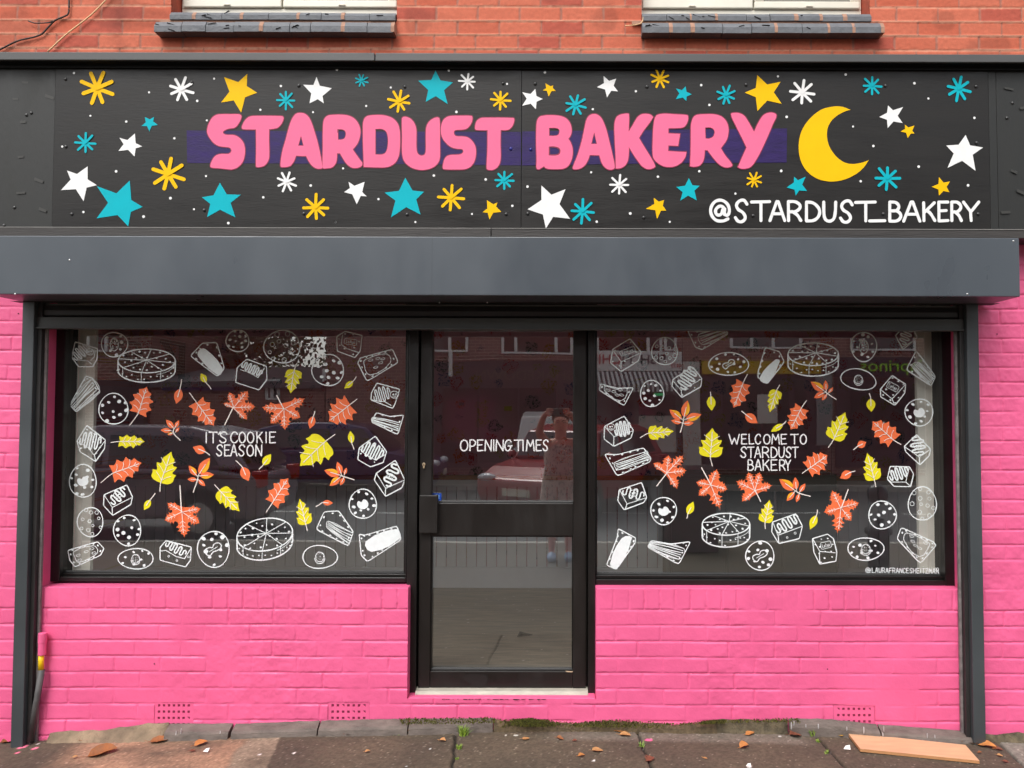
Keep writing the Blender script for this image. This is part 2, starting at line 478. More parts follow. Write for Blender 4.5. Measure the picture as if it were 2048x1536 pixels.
# air bricks: a plate with square holes let into the wall
def air_brick(x0, x1, z0, z1, nx, nz, seed):
    r = random.Random(seed); m = MB()
    w = (x1 - x0); h = (z1 - z0)
    mg = 0.012; hs = 0.0125
    cxs = [x0 + mg + (w - 2 * mg) * (i + .5) / nx for i in range(nx)]
    czs = [z1 - 0.018 - (0.0305) * k for k in range(nz)]
    xe = [x0] + [v for c in cxs for v in (c - hs / 2, c + hs / 2)] + [x1]
    ze = sorted([z0, z1] + [v for c in czs for v in (c - hs / 2, c + hs / 2)])
    for i in range(len(xe) - 1):
        for k in range(len(ze) - 1):
            hole = (i % 2 == 1) and any(abs((ze[k] + ze[k + 1]) / 2 - c) < 0.003 for c in czs)
            if hole:
                if r.random() < 0.12:      # paint has clogged a corner
                    m.add([(xe[i], 0.004, ze[k]), (xe[i + 1], 0.004, ze[k]), (xe[i], 0.004, ze[k + 1])], [(0, 1, 2)])
                for (a, b, c, d) in ((xe[i], xe[i], ze[k], ze[k + 1]), (xe[i + 1], xe[i + 1], ze[k], ze[k + 1])):
                    m.quad((a, 0.003, c), (a, 0.06, c), (a, 0.06, d), (a, 0.003, d))
                for zz in (ze[k], ze[k + 1]):
                    m.quad((xe[i], 0.003, zz), (xe[i + 1], 0.003, zz), (xe[i + 1], 0.06, zz), (xe[i], 0.06, zz))
            else:
                m.quad((xe[i], 0.003, ze[k]), (xe[i + 1], 0.003, ze[k]), (xe[i + 1], 0.003, ze[k + 1]), (xe[i], 0.003, ze[k + 1]))
    b = m.build('air_brick', pink, shop)
    c = MB(); c.box(x0, x1, 0.0055, 0.0068, z0, z1)
    return b
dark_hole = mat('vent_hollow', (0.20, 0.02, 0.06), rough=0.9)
for i, (a, b, c, e) in enumerate(VENTS):
    air_brick(a, b, c, e, 7, (4, 3, 3)[i], i)
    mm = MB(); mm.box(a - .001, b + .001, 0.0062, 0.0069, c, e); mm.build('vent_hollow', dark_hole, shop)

# upper red brick wall with two window openings
WINS = [(X_(343, 20, 0), X_(793, 20, 0)), (X_(1283, 20, 0), X_(1740, 20, 0))]
ZW = Z_(1000, 27, 0.0)                          # top of the stone sills
ZTOPW = ZW + 1.25
def red_wall():
    st = 0.006
    z0 = 1.55; z1 = ZW + 0.22
    xs = np.arange(-4.8, 4.6, st); zs = np.arange(z0, z1, st)
    X, Z = np.meshgrid(xs, zs)
    zr = Z_(1000, 98.5, 0); pit = Z_(1000, 70, 0) - zr
    rows = [zr + pit * k for k in range(-5, 8)]
    d, bid, ci, bi, dx, dz = brick_field(X, Z, rows, 0.2135, 45, off0=0.06, amp=0.003)
    n1 = vnoise(X, Z, 60, 51)
    jt = 1 - sstep(0.0025, 0.0065, d + 0.003 * n1)
    # weather-struck joints: the bed joint throws a thin edge
    h = -0.0035 * jt + 0.0025 * (bid - 0.5) * (1 - jt) + 0.0012 * n1 + 0.0008 * vnoise(X, Z, 130, 52)
    bed = ((dz < 0.006) & (Z - np.asarray(rows)[ci] < 0.02))
    h += 0.0075 * bed * sstep(0.0, 0.004, 0.006 - dz) 
    c0 = np.array(lin(182, 88, 62)); c1 = np.array(lin(192, 102, 76)); c2 = np.array(lin(172, 80, 62)); cj = np.array(lin(206, 146, 120)); cv = np.array(lin(156, 104, 88))
    t = bid[..., None]
    col = np.where(t < 0.55, c0 + (c1 - c0) * (t / 0.55), np.where(t < 0.85, c1, c2))
    blot = sstep(0.14, 0.3, vnoise(X, Z, 7, 61))[..., None]
    col = col * (1 - 0.22 * blot)
    vert = (dx < dz)[..., None]
    col = col * (1 - jt[..., None]) + np.where(vert, cv, cj) * jt[..., None]
    col = col * (1 + 0.10 * vnoise(X, Z, 90, 62)[..., None])
    # one patch where a brick is chipped to its dark core
    st_ = np.exp(-(((X - X_(238, 80, 0)) / 0.04) ** 2)) * (0.5 + vnoise(X, Z, 12, 63)); col = col * (1 - 0.45 * np.clip(st_, 0, 1)[..., None])
    cx = (X[:-1, :-1] + X[1:, 1:]) / 2; cz = (Z[:-1, :-1] + Z[1:, 1:]) / 2
    keep = np.ones(cx.shape, bool)
    for a, b in WINS: keep &= ~((cx > a) & (cx < b) & (cz > ZW - 0.045))
    return grid_mesh('brick_wall', X, -h, Z, keep, attr_mat('red_brick', 0.85, 0.0006, 150, 0.10, 60), shop, col)
red_wall()
redm = mat('brick_reveal', lin(178, 84, 62), rough=0.85, var=0.2, vscale=14, bump=0.002, bscale=40)
m_ = MB()
xsb = [-4.8] + [v for w in WINS for v in w] + [3.2]
for i in range(0, 6, 2): m_.box(xsb[i], xsb[i + 1], 0.008, 0.30, 1.0, ZTOPW)
for a, b in WINS: m_.box(a, b, 0.008, 0.30, 1.0, ZW - 0.05)
m_.box(-4.8, 4.6, 0.009, 0.30, ZTOPW, ZTOPW + 0.9)
for i in range(0, 6, 2): m_.box(xsb[i], xsb[i + 1], 0.0, 0.0075, ZW + 0.214, ZTOPW)
m_.box(-4.8, 4.6, 0.0, 0.0085, ZTOPW, ZTOPW + 0.9)
m_.build('wall_masonry', redm, shop)
# upstairs windows
upvc = mat('white_window_plastic', (0.74, 0.71, 0.60), rough=0.4, var=0.06, vscale=5)
beadm = mat('window_gasket', (0.20, 0.19, 0.16), rough=0.7)
slate_sill = mat('grey_sill_paint', lin(98, 101, 106), rough=0.6, var=0.16, vscale=22, bump=0.004, bscale=40)
sill_flake = mat('peeled_paint', lin(52, 52, 54), rough=0.8)
sill_clay = mat('bare_clay', lin(164, 126, 106), rough=0.9, var=0.2, vscale=50)
glass = glass_mat('window_glass')
dim = mat('dim_room', (0.05, 0.045, 0.04), rough=0.9)
curtain = mat('grey_blind', (0.32, 0.30, 0.26), rough=0.8, var=0.1, vscale=30)
for wi, (a, b) in enumerate(WINS):
    fy = 0.10
    par = MB()
    xm = X_((566, 1506)[wi], 10, fy); zb = Z_(1000, 25, fy)
    a2, b2 = a + 0.004, b - 0.004
    for (u0, u1, w0, w1) in ((a2, b2, zb - 0.02, zb + 0.016), (a2, b2, ZTOPW - 0.06, ZTOPW), (a2, a2 + 0.055, zb + 0.017, ZTOPW - 0.061), (b2 - 0.055, b2, zb + 0.017, ZTOPW - 0.061)):
        par.box(u0, u1, fy, fy + 0.07, w0, w1)
    fr = par.build('window', upvc, shop, bevel=0.004)
    # two sashes; the left one is a fixed light with a deeper bead
    for k, (u0, u1) in enumerate(((a2 + 0.012, xm - 0.004), (xm + 0.004, b2 - 0.012))):
        s_ = MB(); t0, t1 = zb + 0.019, ZTOPW - 0.063; fw = (0.062, 0.050)[k]; fh = (0.062, 0.038)[k]
        y0, y1 = (fy - 0.014, fy + 0.03)
        s_.box(u0, u1, y0, y1, t0, t0 + fh); s_.box(u0, u1, y0, y1, t1 - fh, t1)
        s_.box(u0, u0 + fw, y0 + .0005, y1, t0 + fh + .0003, t1 - fh - .0003); s_.box(u1 - fw, u1, y0 + .0005, y1, t0 + fh + .0003, t1 - fh - .0003)
        s_.build('sash', upvc, fr, bevel=0.005)
        q = MB(); q.box(u0 + fw, u1 - fw, y0 + 0.006, y0 + 0.012, t0 + fh, t0 + fh + 0.010); q.build('gasket', beadm, fr)
        q = MB(); q.quad((u0 + fw, y0 + 0.02, t0 + fh), (u1 - fw, y0 + 0.02, t0 + fh), (u1 - fw, y0 + 0.02, t1 - fh), (u0 + fw, y0 + 0.02, t1 - fh)); q.build('pane', glass, fr)
        q = MB(); cx = u0 + (u1 - u0) * (0.45, 0.52)[k]; q.box(cx - 0.017, cx + 0.017, y0 - 0.008, y0 + .002, t0 + 0.006, t0 + 0.015); q.build('drain_cap', upvc, fr, bevel=0.002)
    # stepped sill of two courses of tile with flaking paint
    r = random.Random(40 + wi)
    zt = ZW
    zp = lambda py, y: Z_(1000, py, y)
    sl = MB(); x0s, x1s = a - 0.004, b + 0.004
    for row, (yf, zt_, zb_) in enumerate(((-0.020, zp(25.5, -.01), zp(40.5, -.02)), (-0.062, zp(44.5, -.05), zp(64.5, -.062)))):
        xx0, xx1 = (x0s + 0.004, x1s - 0.004) if row == 0 else ((a - 0.055, b - 0.004) if wi == 0 else (a - 0.004, b + 0.035))
        nT = 9; xe = [xx0 + (xx1 - xx0) * (k + (r.uniform(-.12, .12) if 0 < k < nT else 0)) / nT for k in range(nT + 1)]
        for k in range(nT):
            dz = r.uniform(-.0015, .0015); dy = r.uniform(-.002, .002)
            hm = zb_ + (zt_ - zb_) * .52; p = [(yf + dy, zb_ + dz), (yf + dy - 0.001, hm + dz), (yf + dy + 0.016, zt_ + dz), (0.10, zt_ + dz + .006), (0.10, zb_ + dz)]
            sl.prism_x(p, xe[k] + 0.0015, xe[k + 1] - 0.0015, mi=0)
            if r.random() < 0.45:
                ex = xe[k + 1]; sl.prism_x([(yf + dy - .0012, zb_ + .002), (yf + dy - 0.0022, hm), (yf + dy + 0.0148, zt_ + .001), (0.09, zt_ + .008), (0.09, zb_ + .002)], ex - r.uniform(.006, .012), ex + r.uniform(.006, .012), mi=1)
            for c in range(r.choice((1, 1, 3)) if r.random() < 0.5 else 0):     # curled flakes
                fx = r.uniform(xe[k], xe[k + 1] - .02); fz = r.uniform(zb_ + .01, zt_ - .01); l = r.uniform(.012, .05); hh = r.uniform(.0015, .004); yb = yf + dy - 0.0035 + (max(0, fz - hm) * .5)
                q = r.uniform(-.5, .5)
                sl.add([(fx, yb + .004, fz), (fx + l, yb + .004, fz + q * l), (fx + l * .9, yb - r.uniform(.001, .004), fz + hh + q * l), (fx + .1 * l, yb - r.uniform(.0, .003), fz + hh)], [(0, 1, 2, 3)], mi=2)
    sl.box(a - .05, b - .005, -0.012, 0.09, zp(46, -.02), zp(39.5, -.02), 1)
    so = sl.build('sill', [slate_sill, sill_clay, sill_flake], fr)
    # room behind
    q = MB(); q.box(a - .2, b + .2, 0.5, 0.52, ZW - .3, ZTOPW + .1); q.build('blind', curtain, fr)
    if wi == 0: pass

# rest of the building: side and back walls and roof, so that the shop is a closed volume
m_ = MB()
m_.box(-4.8, 4.6, 2.75, 2.95, -1.7, ZTOPW + 0.9); m_.box(-5.0, -4.801, 0.0, 2.95, -1.7, ZTOPW + .9); m_.box(4.601, 4.8, 0.0, 2.95, -1.7, ZTOPW + .9)
m_.box(-5.1, 4.9, -0.1, 3.05, ZTOPW + .901, ZTOPW + 1.1); m_.box(-4.8, 4.6, 0.301, 2.749, 1.30, 1.45)
m_.build('back_wall', redm, shop)

# ------------------------------------------------------------------ inside the shop
ZFL = -1.455
in_floor = mat('laminate_floor', lin(142, 131, 116), rough=0.5, var=0.42, vscale=5.0, stretch=(1.0, 9, 1), bump=0.0006, bscale=20)
panel_grey = mat('grey_panel_paint', lin(234, 238, 242), rough=0.6, var=0.05, vscale=3)
rail_wood = mat('varnished_rail', lin(170, 104, 46), rough=0.35, var=0.15, vscale=9, stretch=(1, 8, 8))
plaster = mat('bare_plaster', lin(226, 220, 208), rough=0.85, var=0.08, vscale=4)
ceilm = mat('ceiling_paint', lin(190, 184, 180), rough=0.9)
m_ = MB(); m_.box(-3.55, 3.15, 0.31, YB, ZFL - 0.05, ZFL); m_.build('inner_floor', in_floor, shop)
m_ = MB(); m_.box(DXL + .02, DXR - .02, 0.12, 0.309, ZFL - 0.05, ZFL); m_.build('door_mat_well', in_floor, shop)
m_ = MB(); m_.box(-3.55, 3.15, 0.31, YB, 1.2, 1.25); m_.build('inner_ceiling', ceilm, shop)
wp = wallpaper_mat()
m_ = MB(); m_.box(-3.55, 3.15, YB, YB + 0.05, ZFL, 1.2); m_.box(-3.56, -3.551, 0.31, YB, ZFL, 1.2); m_.box(3.151, 3.16, 0.31, YB, ZFL, 1.2); m_.build('papered_wall', wp, shop)
zr1, zr0 = Z_(1000, 950, YB), Z_(1000, 959, YB); zg1, zg0 = Z_(1000, 973, YB), Z_(1000, 1126, YB); zk = Z_(1000, 1133, YB)
m_ = MB(); m_.box(-3.55, 3.15, YB - 0.045, YB - .001, zr0, zr1); m_.build('dado_rail', rail_wood, shop, bevel=0.006)
m_ = MB()
m_.box(-3.55, 3.15, YB - 0.030, YB - .001, zg1, zr0 - .0005); m_.box(-3.55, 3.15, YB - 0.030, YB - .001, ZFL, zk)
bw = 0.0835; x = -3.55; 
while x < 3.14:
    m_.box(x + 0.003, x + bw - 0.003, YB - 0.024, YB - .002, zk + .0004, zg1 - .0004); x += bw
m_.build('wainscot', panel_grey, shop, bevel=0.003)
# plaster piers just inside both windows
for a_, b_ in ((X_(118, 900, .185), X_(189, 900, .2)), (X_(1833, 900, .2), X_(1905, 900, .185))):
    m_ = MB(); m_.box(a_, b_, 0.185, 0.21, ZS - .1, 1.2); m_.build('plaster_pier', plaster, shop)
# board across the inside of the window foot
for a_, b_ in ((XL, DXL), (DXR, XR)):
    m_ = MB(); m_.box(a_, b_, 0.212, 0.305, ZS - 0.05, ZS + 0.012); m_.build('window_board', panel_grey, shop, bevel=.004)

# ------------------------------------------------------------------ pavement, edging, road
def zgr(x): return -1.563 - 0.060 * np.clip(np.abs(x) / 2.5, 0, 1.3) ** 2
def ground_pt(px, py, dz=0.0):
    z = -1.57
    for _ in range(4):
        x, y = G(px, py, z); z = float(zgr(x)) + dz
    return (x, y, z)
def seg_d(X, Y, a, b):
    ax, ay = a; bx, by = b; L2 = (bx - ax) ** 2 + (by - ay) ** 2
    t = np.clip(((X - ax) * (bx - ax) + (Y - ay) * (by - ay)) / L2, 0, 1)
    return np.hypot(X - ax - t * (bx - ax), Y - ay - t * (by - ay))
def line_g(p, q, ext=1.6):
    a = ground_pt(*p); b = ground_pt(*q)
    d = Vector((b[0] - a[0], b[1] - a[1])).normalized()
    return (a[0], a[1]), (b[0] + d.x * ext, b[1] + d.y * ext)
def side(X, L):           # signed: >0 to the right of a joint line
    (ax, ay), (bx, by) = L
    return lambda X_, Y_: (X_ - (ax + (Y_ - ay) * (bx - ax) / (by - ay)))
JO = {'tan_l': line_g((165, 1490), (112, 1536)), 'tan_r': line_g((492, 1478), (452, 1536)), 'slab_a': line_g((560, 1476), (533, 1536)),
      'slab_b': line_g((911, 1468), (906, 1536)), 'slab_c': line_g((1272, 1456), (1303, 1536)), 'slab_d': line_g((1622, 1462), (1691, 1536)), 'slab_e': line_g((1990, 1478), (2052, 1536))}
def pavement():
    st = 0.007
    xs = np.arange(-3.4, 3.2, st); ys = np.arange(-1.35, 0.02, st)
    X, Y = np.meshgrid(xs, ys)
    Zb = zgr(X)
    h = 0.0016 * vnoise(X, Y, 90, 71) + 0.0016 * vnoise(X, Y, 45, 72) + 0.006 * vnoise(X, Y, 3, 73)
    for k in ('slab_b', 'slab_c', 'slab_d', 'slab_e'):
        d = seg_d(X + 0.012 * vnoise(X, Y, 14, 74), Y, *JO[k]); h -= 0.016 * (1 - sstep(0.003, 0.009, d))
    Zz = Zb + h
    g = np.array(lin(90, 78, 63)); g2 = np.array(lin(73, 63, 52)); tan = np.array(lin(152, 120, 96)); con = np.array(lin(144, 128, 108)); lgt = np.array(lin(120, 116, 106)); dk = np.array(lin(74, 70, 66))
    n = (vnoise(X, Y, 5, 75) + 0.5)[..., None]; col = g2 + (g - g2) * n
    sv = lambda k, s=0.03: (side(X, JO[k])(X + s * vnoise(X, Y, 9, 76), Y))
    left = sv('tan_l'); mid = sv('tan_r'); ra = sv('slab_a', 0.012)
    wt = sstep(-0.12, 0.10, left) * (1 - sstep(-0.02, 0.02, mid)); wc = sstep(-0.02, 0.02, mid) * (1 - sstep(-0.006, 0.006, ra))
    stain = np.clip(0.75 + 0.9 * vnoise(X, Y, 6, 77) + 0.5 * vnoise(X * 0.3, Y, 20, 78), 0, 1)
    col = col * (1 - (wt * stain)[..., None]) + tan * (wt * stain)[..., None]
    col = col * (1 - (wc * stain)[..., None]) + con * (wc * stain)[..., None]
    wl_ = sstep(-0.01, 0.01, sv('slab_e', 0.0)); col = col * (1 - wl_[..., None]) + lgt * wl_[..., None]
    # worn, lighter band by the edging on the right of the doorway
    band = (sstep(-0.16, -0.10, Y + 0.03 * vnoise(X, Y, 6, 79)) * sstep(-0.1, 0.15, X) * (1 - sstep(1.15, 1.3, X)))[..., None] * 0.7
    col = col * (1 - band) + np.array(lin(118, 108, 98)) * band
    for k in ('slab_b', 'slab_c', 'slab_d', 'slab_e'):
        d = seg_d(X + 0.012 * vnoise(X, Y, 14, 74), Y, *JO[k]); w = (1 - sstep(0.002, 0.010, d))[..., None]; col = col * (1 - 0.85 * w)
    # grit: pale and dark specks
    sp = np.random.RandomState(8).rand(*X.shape)
    big = vnoise(X, Y, 100, 80) + 0.25 * vnoise(X, Y, 210, 83)
    col = col * (1 + 0.6 * big[..., None])
    col = np.where((sp > 0.987)[..., None], col * 2.0 + 0.05, col)
    # dropped paint
    for (px, py, r, c) in ((45, 1494, .022, (240, 120, 150)), (70, 1497, .012, (240, 120, 150)), (35, 1506, .010, (240, 120, 150)), (1298, 1480, .017, (235, 100, 150)), (1030, 1470, .010, (215, 210, 200)), (1012, 1470, .006, (215, 210, 200)),
                           (76, 1488, .008, (230, 220, 220)), (1500, 1533, .012, (240, 240, 235)), (1355, 1462, .008, (210, 205, 200)), (860, 1497, .005, (235, 235, 230)), (588, 1506, .006, (235, 230, 225)), (1560, 1473, .008, (205, 200, 195)), (812, 1533, .005, (230, 230, 225)), (1188, 1522, .006, (230, 228, 222)), (520, 1510, .006, (225, 220, 215))):
        g_ = ground_pt(px, py); d = np.hypot((X - g_[0]), (Y - g_[1]) * 0.9) + 0.008 * vnoise(X, Y, 60, 81)
        w = (1 - sstep(r * 0.8, r * 1.05, d))[..., None]; col = col * (1 - w) + np.array(lin(*c)) * w
    keep = np.ones((X.shape[0] - 1, X.shape[1] - 1), bool)
    o = grid_mesh('pavement', X, Y, Zz, keep, attr_mat('paving', 0.85, 0.0015, 120, 0.22, 110), None, col, loc=(0, -0.6, -1.6))
    tag(o, kind='structure')
pavement()
asph = mat('road_asphalt', (0.10, 0.098, 0.095), rough=0.85, var=0.2, vscale=3, bump=0.003, bscale=120)
slabm = mat('pavement_slabs', lin(96, 87, 74), rough=0.85, var=0.2, vscale=2.5, bump=0.002, bscale=60)
m_ = MB(); m_.box(-30, 30, -5.3, -1.3, -1.9, -1.585); o = m_.build('pavement_outer', slabm, loc=(0, -3, -1.6)); tag(o, kind='structure')
m_ = MB(); m_.box(-30, -3.4, -1.299, 3, -1.9, -1.66); m_.box(3.2, 30, -1.299, 3, -1.9, -1.66); o = m_.build('pavement_side', slabm, loc=(0, -1, -1.6)); tag(o, kind='structure')
m_ = MB(); m_.box(-30, 30, -5.45, -5.302, -1.9, -1.59); m_.box(-30, 30, -12.9, -12.75, -1.9, -1.59); o = m_.build('kerb', mat('kerb_stone', lin(176, 170, 160), rough=0.8, var=0.15, vscale=8), loc=(0, -5.4, -1.6)); tag(o, kind='structure')
m_ = MB(); m_.box(-30, 30, -16, -12.901, -1.9, -1.592); o = m_.build('pavement_far', slabm, loc=(0, -14, -1.6)); tag(o, kind='structure')
m_ = MB(); m_.quad((-300, -300, -1.72), (300, -300, -1.72), (300, 300, -1.72), (-300, 300, -1.72)); o = m_.build('road', asph, loc=(0, -9, -1.72)); tag(o, kind='structure')
m_ = MB()
for k in range(-9, 10): m_.quad((k * 3.0, -9.15, -1.716), (k * 3.0 + 1.6, -9.15, -1.716), (k * 3.0 + 1.6, -9.05, -1.716), (k * 3.0, -9.05, -1.716))
o = m_.build('road_marking', mat('road_paint', (0.75, 0.75, 0.72), rough=0.7, var=0.1, vscale=20), loc=(0, -9.1, -1.71)); tag(o, kind='structure')
m_ = MB(); m_.quad((-30, -5.68, -1.716), (-1.6, -5.68, -1.716), (-1.6, -5.58, -1.716), (-30, -5.58, -1.716)); m_.quad((-30, -5.88, -1.716), (-1.6, -5.88, -1.716), (-1.6, -5.78, -1.716), (-30, -5.78, -1.716))
o = m_.build('road_edge_marking', mat('yellow_road_paint', (0.75, 0.50, 0.05), rough=0.7, var=0.1, vscale=20), loc=(-5, -5.7, -1.71)); tag(o, kind='structure')

# sloping edging of slate and cement between wall and pavement
def edging():
    # (px0, px1, top y at wall, colour, kind)
    tops = [(60, 1470), (110, 1464), (215, 1459), (300, 1447), (480, 1447), (640, 1441), (820, 1437), (990, 1436), (1010, 1440), (1060, 1437), (1120, 1444), (1150, 1445), (1230, 1440), (1300, 1444), (1350, 1448), (1430, 1441), (1560, 1437), (1660, 1438), (1760, 1449), (1930, 1462), (1990, 1465), (2080, 1468)]
    bots = [(60, 1487), (110, 1489), (215, 1488), (300, 1484), (480, 1479), (640, 1474), (820, 1471), (990, 1464), (1010, 1456), (1150, 1455), (1300, 1459), (1430, 1456), (1560, 1457), (1600, 1466), (1700, 1476), (1760, 1482), (1930, 1489), (1990, 1482), (2080, 1490)]
    it = lambda T, x: float(np.interp(x, [t[0] for t in T], [t[1] for t in T]))
    pcs = [(100, 338, 'cement'), (340, 466, 'slate'), (472, 640, 'slate'), (643, 818, 'slate'), (821, 986, 'slate'), (1430, 1574, 'rubble'), (1577, 1752, 'slate'), (1755, 1945, 'slate'), (1962, 2080, 'rubble')]
    cem = mat('edging_cement', lin(126, 110, 90), rough=0.95, var=0.45, vscale=9, bump=0.012, bscale=35)
    sla = mat('edging_slate', lin(106, 96, 90), rough=0.75, var=0.32, vscale=9, stretch=(1, 2, 2), bump=0.004, bscale=50, spec=.3)
    rub = mat('edging_rubble', lin(92, 82, 64), rough=0.95, var=0.5, vscale=26, bump=0.014, bscale=40)
    r = random.Random(3)
    mbs = {'cement': (MB(), cem), 'slate': (MB(), sla), 'rubble': (MB(), rub)}
    for a, b, k in pcs:
        n = max(3, int((b - a) / 14)); m, _ = mbs[k]; rows = []
        for i in range(n + 1):
            px = a + (b - a) * i / n
            jw = {'cement': .004, 'slate': .0016, 'rubble': .008}[k]
            x, zt = P(px, it(tops, px), -0.004); zt += r.uniform(-jw, jw)
            g = ground_pt(px, it(bots, px)); gy = min(g[1], -0.03)
            row = []
            prof = ((0.0, 0.0), (0.25, 0.10), (0.72, 0.30), (0.86, 0.45), (1.0, 1.0)) if k == 'slate' else ((0, 0), (.2, .25), (.5, .55), (.8, .85), (1, 1))
            for (t, q) in prof:
                row.append((x, -0.004 + t * (gy + 0.004) + r.uniform(-jw, jw), zt + q * (g[2] - 0.01 - zt) + r.uniform(-jw, jw) * .6))
            rows.append(row)
        v = [p for row in rows for p in row]; f = []
        for i in range(n):
            for j in range(4): f.append((i * 5 + j, i * 5 + j + 1, (i + 1) * 5 + j + 1, (i + 1) * 5 + j))
        # end caps
        for e in (0, n):
            base = len(v); x, y0, _z = rows[e][0]; v.append((x, -0.004, rows[e][4][2])); f.append(tuple([e * 5 + j for j in range(5)] + [base]))
        m.add(v, f)
    for k, (m, ma) in mbs.items():
        o = m.build({'cement': 'cement_edging', 'slate': 'slate_edging', 'rubble': 'rubble_edging'}[k], ma, loc=(0, -0.05, -1.55), smooth=(k != 'slate')); tag(o, kind='structure')
    # white paint dribbles on the slate
    wp_ = MB()
    for (px, py, l) in ((352, 1470, 14), (362, 1464, 12), (440, 1470, 14), (1583, 1452, 12), (1588, 1447, 8), (1612, 1452, 5), (1637, 1453, 8), (1694, 1458, 6), (1728, 1461, 12), (1768, 1458, 10), (1766, 1470, 8), (1855, 1472, 8), (1870, 1474, 6)):
        z = float(zgr(0)); x, zz = P(px, py, -0.06); rr = r.uniform(.002, .004)
        wp_.ball((x, -0.058, zz - 0.0), rr, .004, l / 400 * .5 + .003, 8, 6)
    # moss along the foot of the wall, nobody could count it
    mo = MB()
    mossc = [mat('moss', lin(132, 134, 62), rough=1.0, var=0.4, vscale=60), mat('moss_dark', lin(84, 82, 44), rough=1.0, var=0.3, vscale=60)]
    for i in range(5200):
        px = r.choice((r.gauss(1062, 24), r.gauss(1062, 24), r.uniform(1005, 1330), r.gauss(1215, 40), r.uniform(1330, 1600), r.uniform(800, 990), r.uniform(1400, 1450)))
        if px < 800 or px > 1604: continue
        t = r.random(); py = it(tops, px) + (it(bots, px) - it(tops, px)) * t * (0.85 if 1000 < px < 1330 else 0.35)
        x, z = P(px, py, -0.01 - 0.05 * t); s = r.uniform(.0025, .0075)
        a = r.uniform(0, 6.28); 
        v = [(x, -0.012 - 0.05 * t, z - .004), (x + s * math.cos(a), -0.014 - 0.05 * t + s * math.sin(a), z + s), (x - s * math.sin(a) * .6, -0.016 - 0.05 * t - s * .5, z + s * 1.3)]
        mo.add(v, [(0, 1, 2)], r.choice((0, 0, 1)))
    # soil bank that carries the moss
    so = MB(); row0 = []; 
    for i in range(40):
        px = 988 + (1432 - 988) * i / 39; x, zt = P(px, it(tops, px) + 2, -0.004); g = ground_pt(px, it(bots, px))
        row0.append(((x, -0.004, zt + r.uniform(-.004, .004)), (x, -0.02 + r.uniform(-.006, .006), (zt + g[2]) / 2 + r.uniform(.0, .008)), (x, min(-.03, g[1]), g[2] - 0.006)))
    v = [p for q in row0 for p in q]; f = []
    for i in range(39):
        for j in range(2): f.append((i * 3 + j, i * 3 + j + 1, (i + 1) * 3 + j + 1, (i + 1) * 3 + j))
    so.add(v, f)
    o = so.build('soil', mat('soil', lin(92, 78, 58), rough=1, var=.4, vscale=40, bump=.01, bscale=60), loc=(0.2, -.03, -1.55)); tag(o, kind='structure')
    o = mo.build('moss', mossc, loc=(0.2, -0.03, -1.55)); tag(o, 'green moss and grit along the foot of the pink wall', 'moss', kind='stuff')
    o = wp_.build('paint_dribbles', mat('white_paint_drip', (0.45, 0.43, 0.43), rough=.8), loc=(0, -.05, -1.55)); tag(o, 'white paint dribbles on the slate edging', 'paint marks', kind='stuff')
edging()

# ================================================================== roller shutter
satin = mat('grey_powder_coat', lin(70, 77, 84), rough=0.36, var=0.05, vscale=1.6, spec=0.6, detail=4, stretch=(1.6, 1, .8), bump=0.0010, bscale=1.4)
satin_d = mat('dark_powder_coat', lin(62, 67, 70), rough=0.42, var=0.08, vscale=3, spec=0.5)
slatm = mat('shutter_slat', lin(40, 38, 38), rough=0.5, var=0.1, vscale=8)
steel = mat('bright_rivet', (0.6, 0.6, 0.6), rough=0.35, metallic=0.9)
YBX = -0.30
sh = thing('roller_shutter', 'rolled up grey metal roller shutter over the shop front, with its housing and guide rails', 'shutter', (0, 0, -1.58))
bx0, bx1 = X_(-26, 530, YBX), X_(2039.5, 530, YBX)
bz0, bz1 = Z_(1024, 591, YBX), Z_(1024, 473.5, YBX)
m_ = MB(); xs_ = X_(864, 530, YBX)
m_.box(bx0, bx1, YBX, -0.012, bz0, bz1)
hb_ = m_.build('housing', satin, sh, bevel=0.004)
m_ = MB(); m_.box(xs_ - .0007, xs_ + .0007, YBX - .0003, YBX + .002, bz0 + .004, bz1 - .004); m_.build('housing_seam', mat('seam_grey', lin(56, 60, 64), rough=.5), hb_)
for px, py in ((139, 520), (2027, 482), (1935, 588), (30, 588)):
    q = MB(); x, z = P(px, py, YBX); q.ball((x, YBX, z), 0.0045, 0.002, 0.0045, 10, 6); q.build('rivet', steel, sh, smooth=True)
m_ = MB(); m_.box(X_(25, 600, -.07), X_(1996, 600, -.07), -0.085, -0.013, Z_(1000, 604, -.085), bz0 - 0.0005); m_.build('end_plate', slatm, sh, bevel=0.002)
for tx in ((45.3, 69.3), (1932.6, 1956.6)):
    x0, x1 = X_(tx[0], 603, -.07), X_(tx[1], 603, -.07)
    zb = float(zgr(x0)) - 0.01; zt = Z_(1000, 604.5, -.085)
    g = MB(); g.box(x0, x1, -0.07, 0.0 - 0.007, zb, zt)
    go = g.build('guide_rail', satin_d, sh, bevel=0.003)
    ch = MB(); a, b = (x1 + .0006, x1 + 0.022) if tx[0] < 500 else (x0 - 0.022, x0 - .0006)
    ch.box(a, b, -0.045, -0.007, zb, zt); ch.build('slat_channel', slatm, go, bevel=0.002)
    ch = MB(); a, b = (x1 + .0225, x1 + 0.034) if tx[0] < 500 else (x0 - 0.034, x0 - .0225)
    ch.box(a, b, -0.02, -0.0065, zb, zt); ch.build('sealant', mat('old_sealant', lin(120, 112, 112), rough=.8, var=.4, vscale=20), go)
xc0, xc1 = X_(71, 640, -.04), X_(1925, 640, -.04)
m_ = MB(); z_hi = bz0 + 0.06; z_lo = Z_(1000, 637, -.035); zz = z_lo; prof = []
k = 0
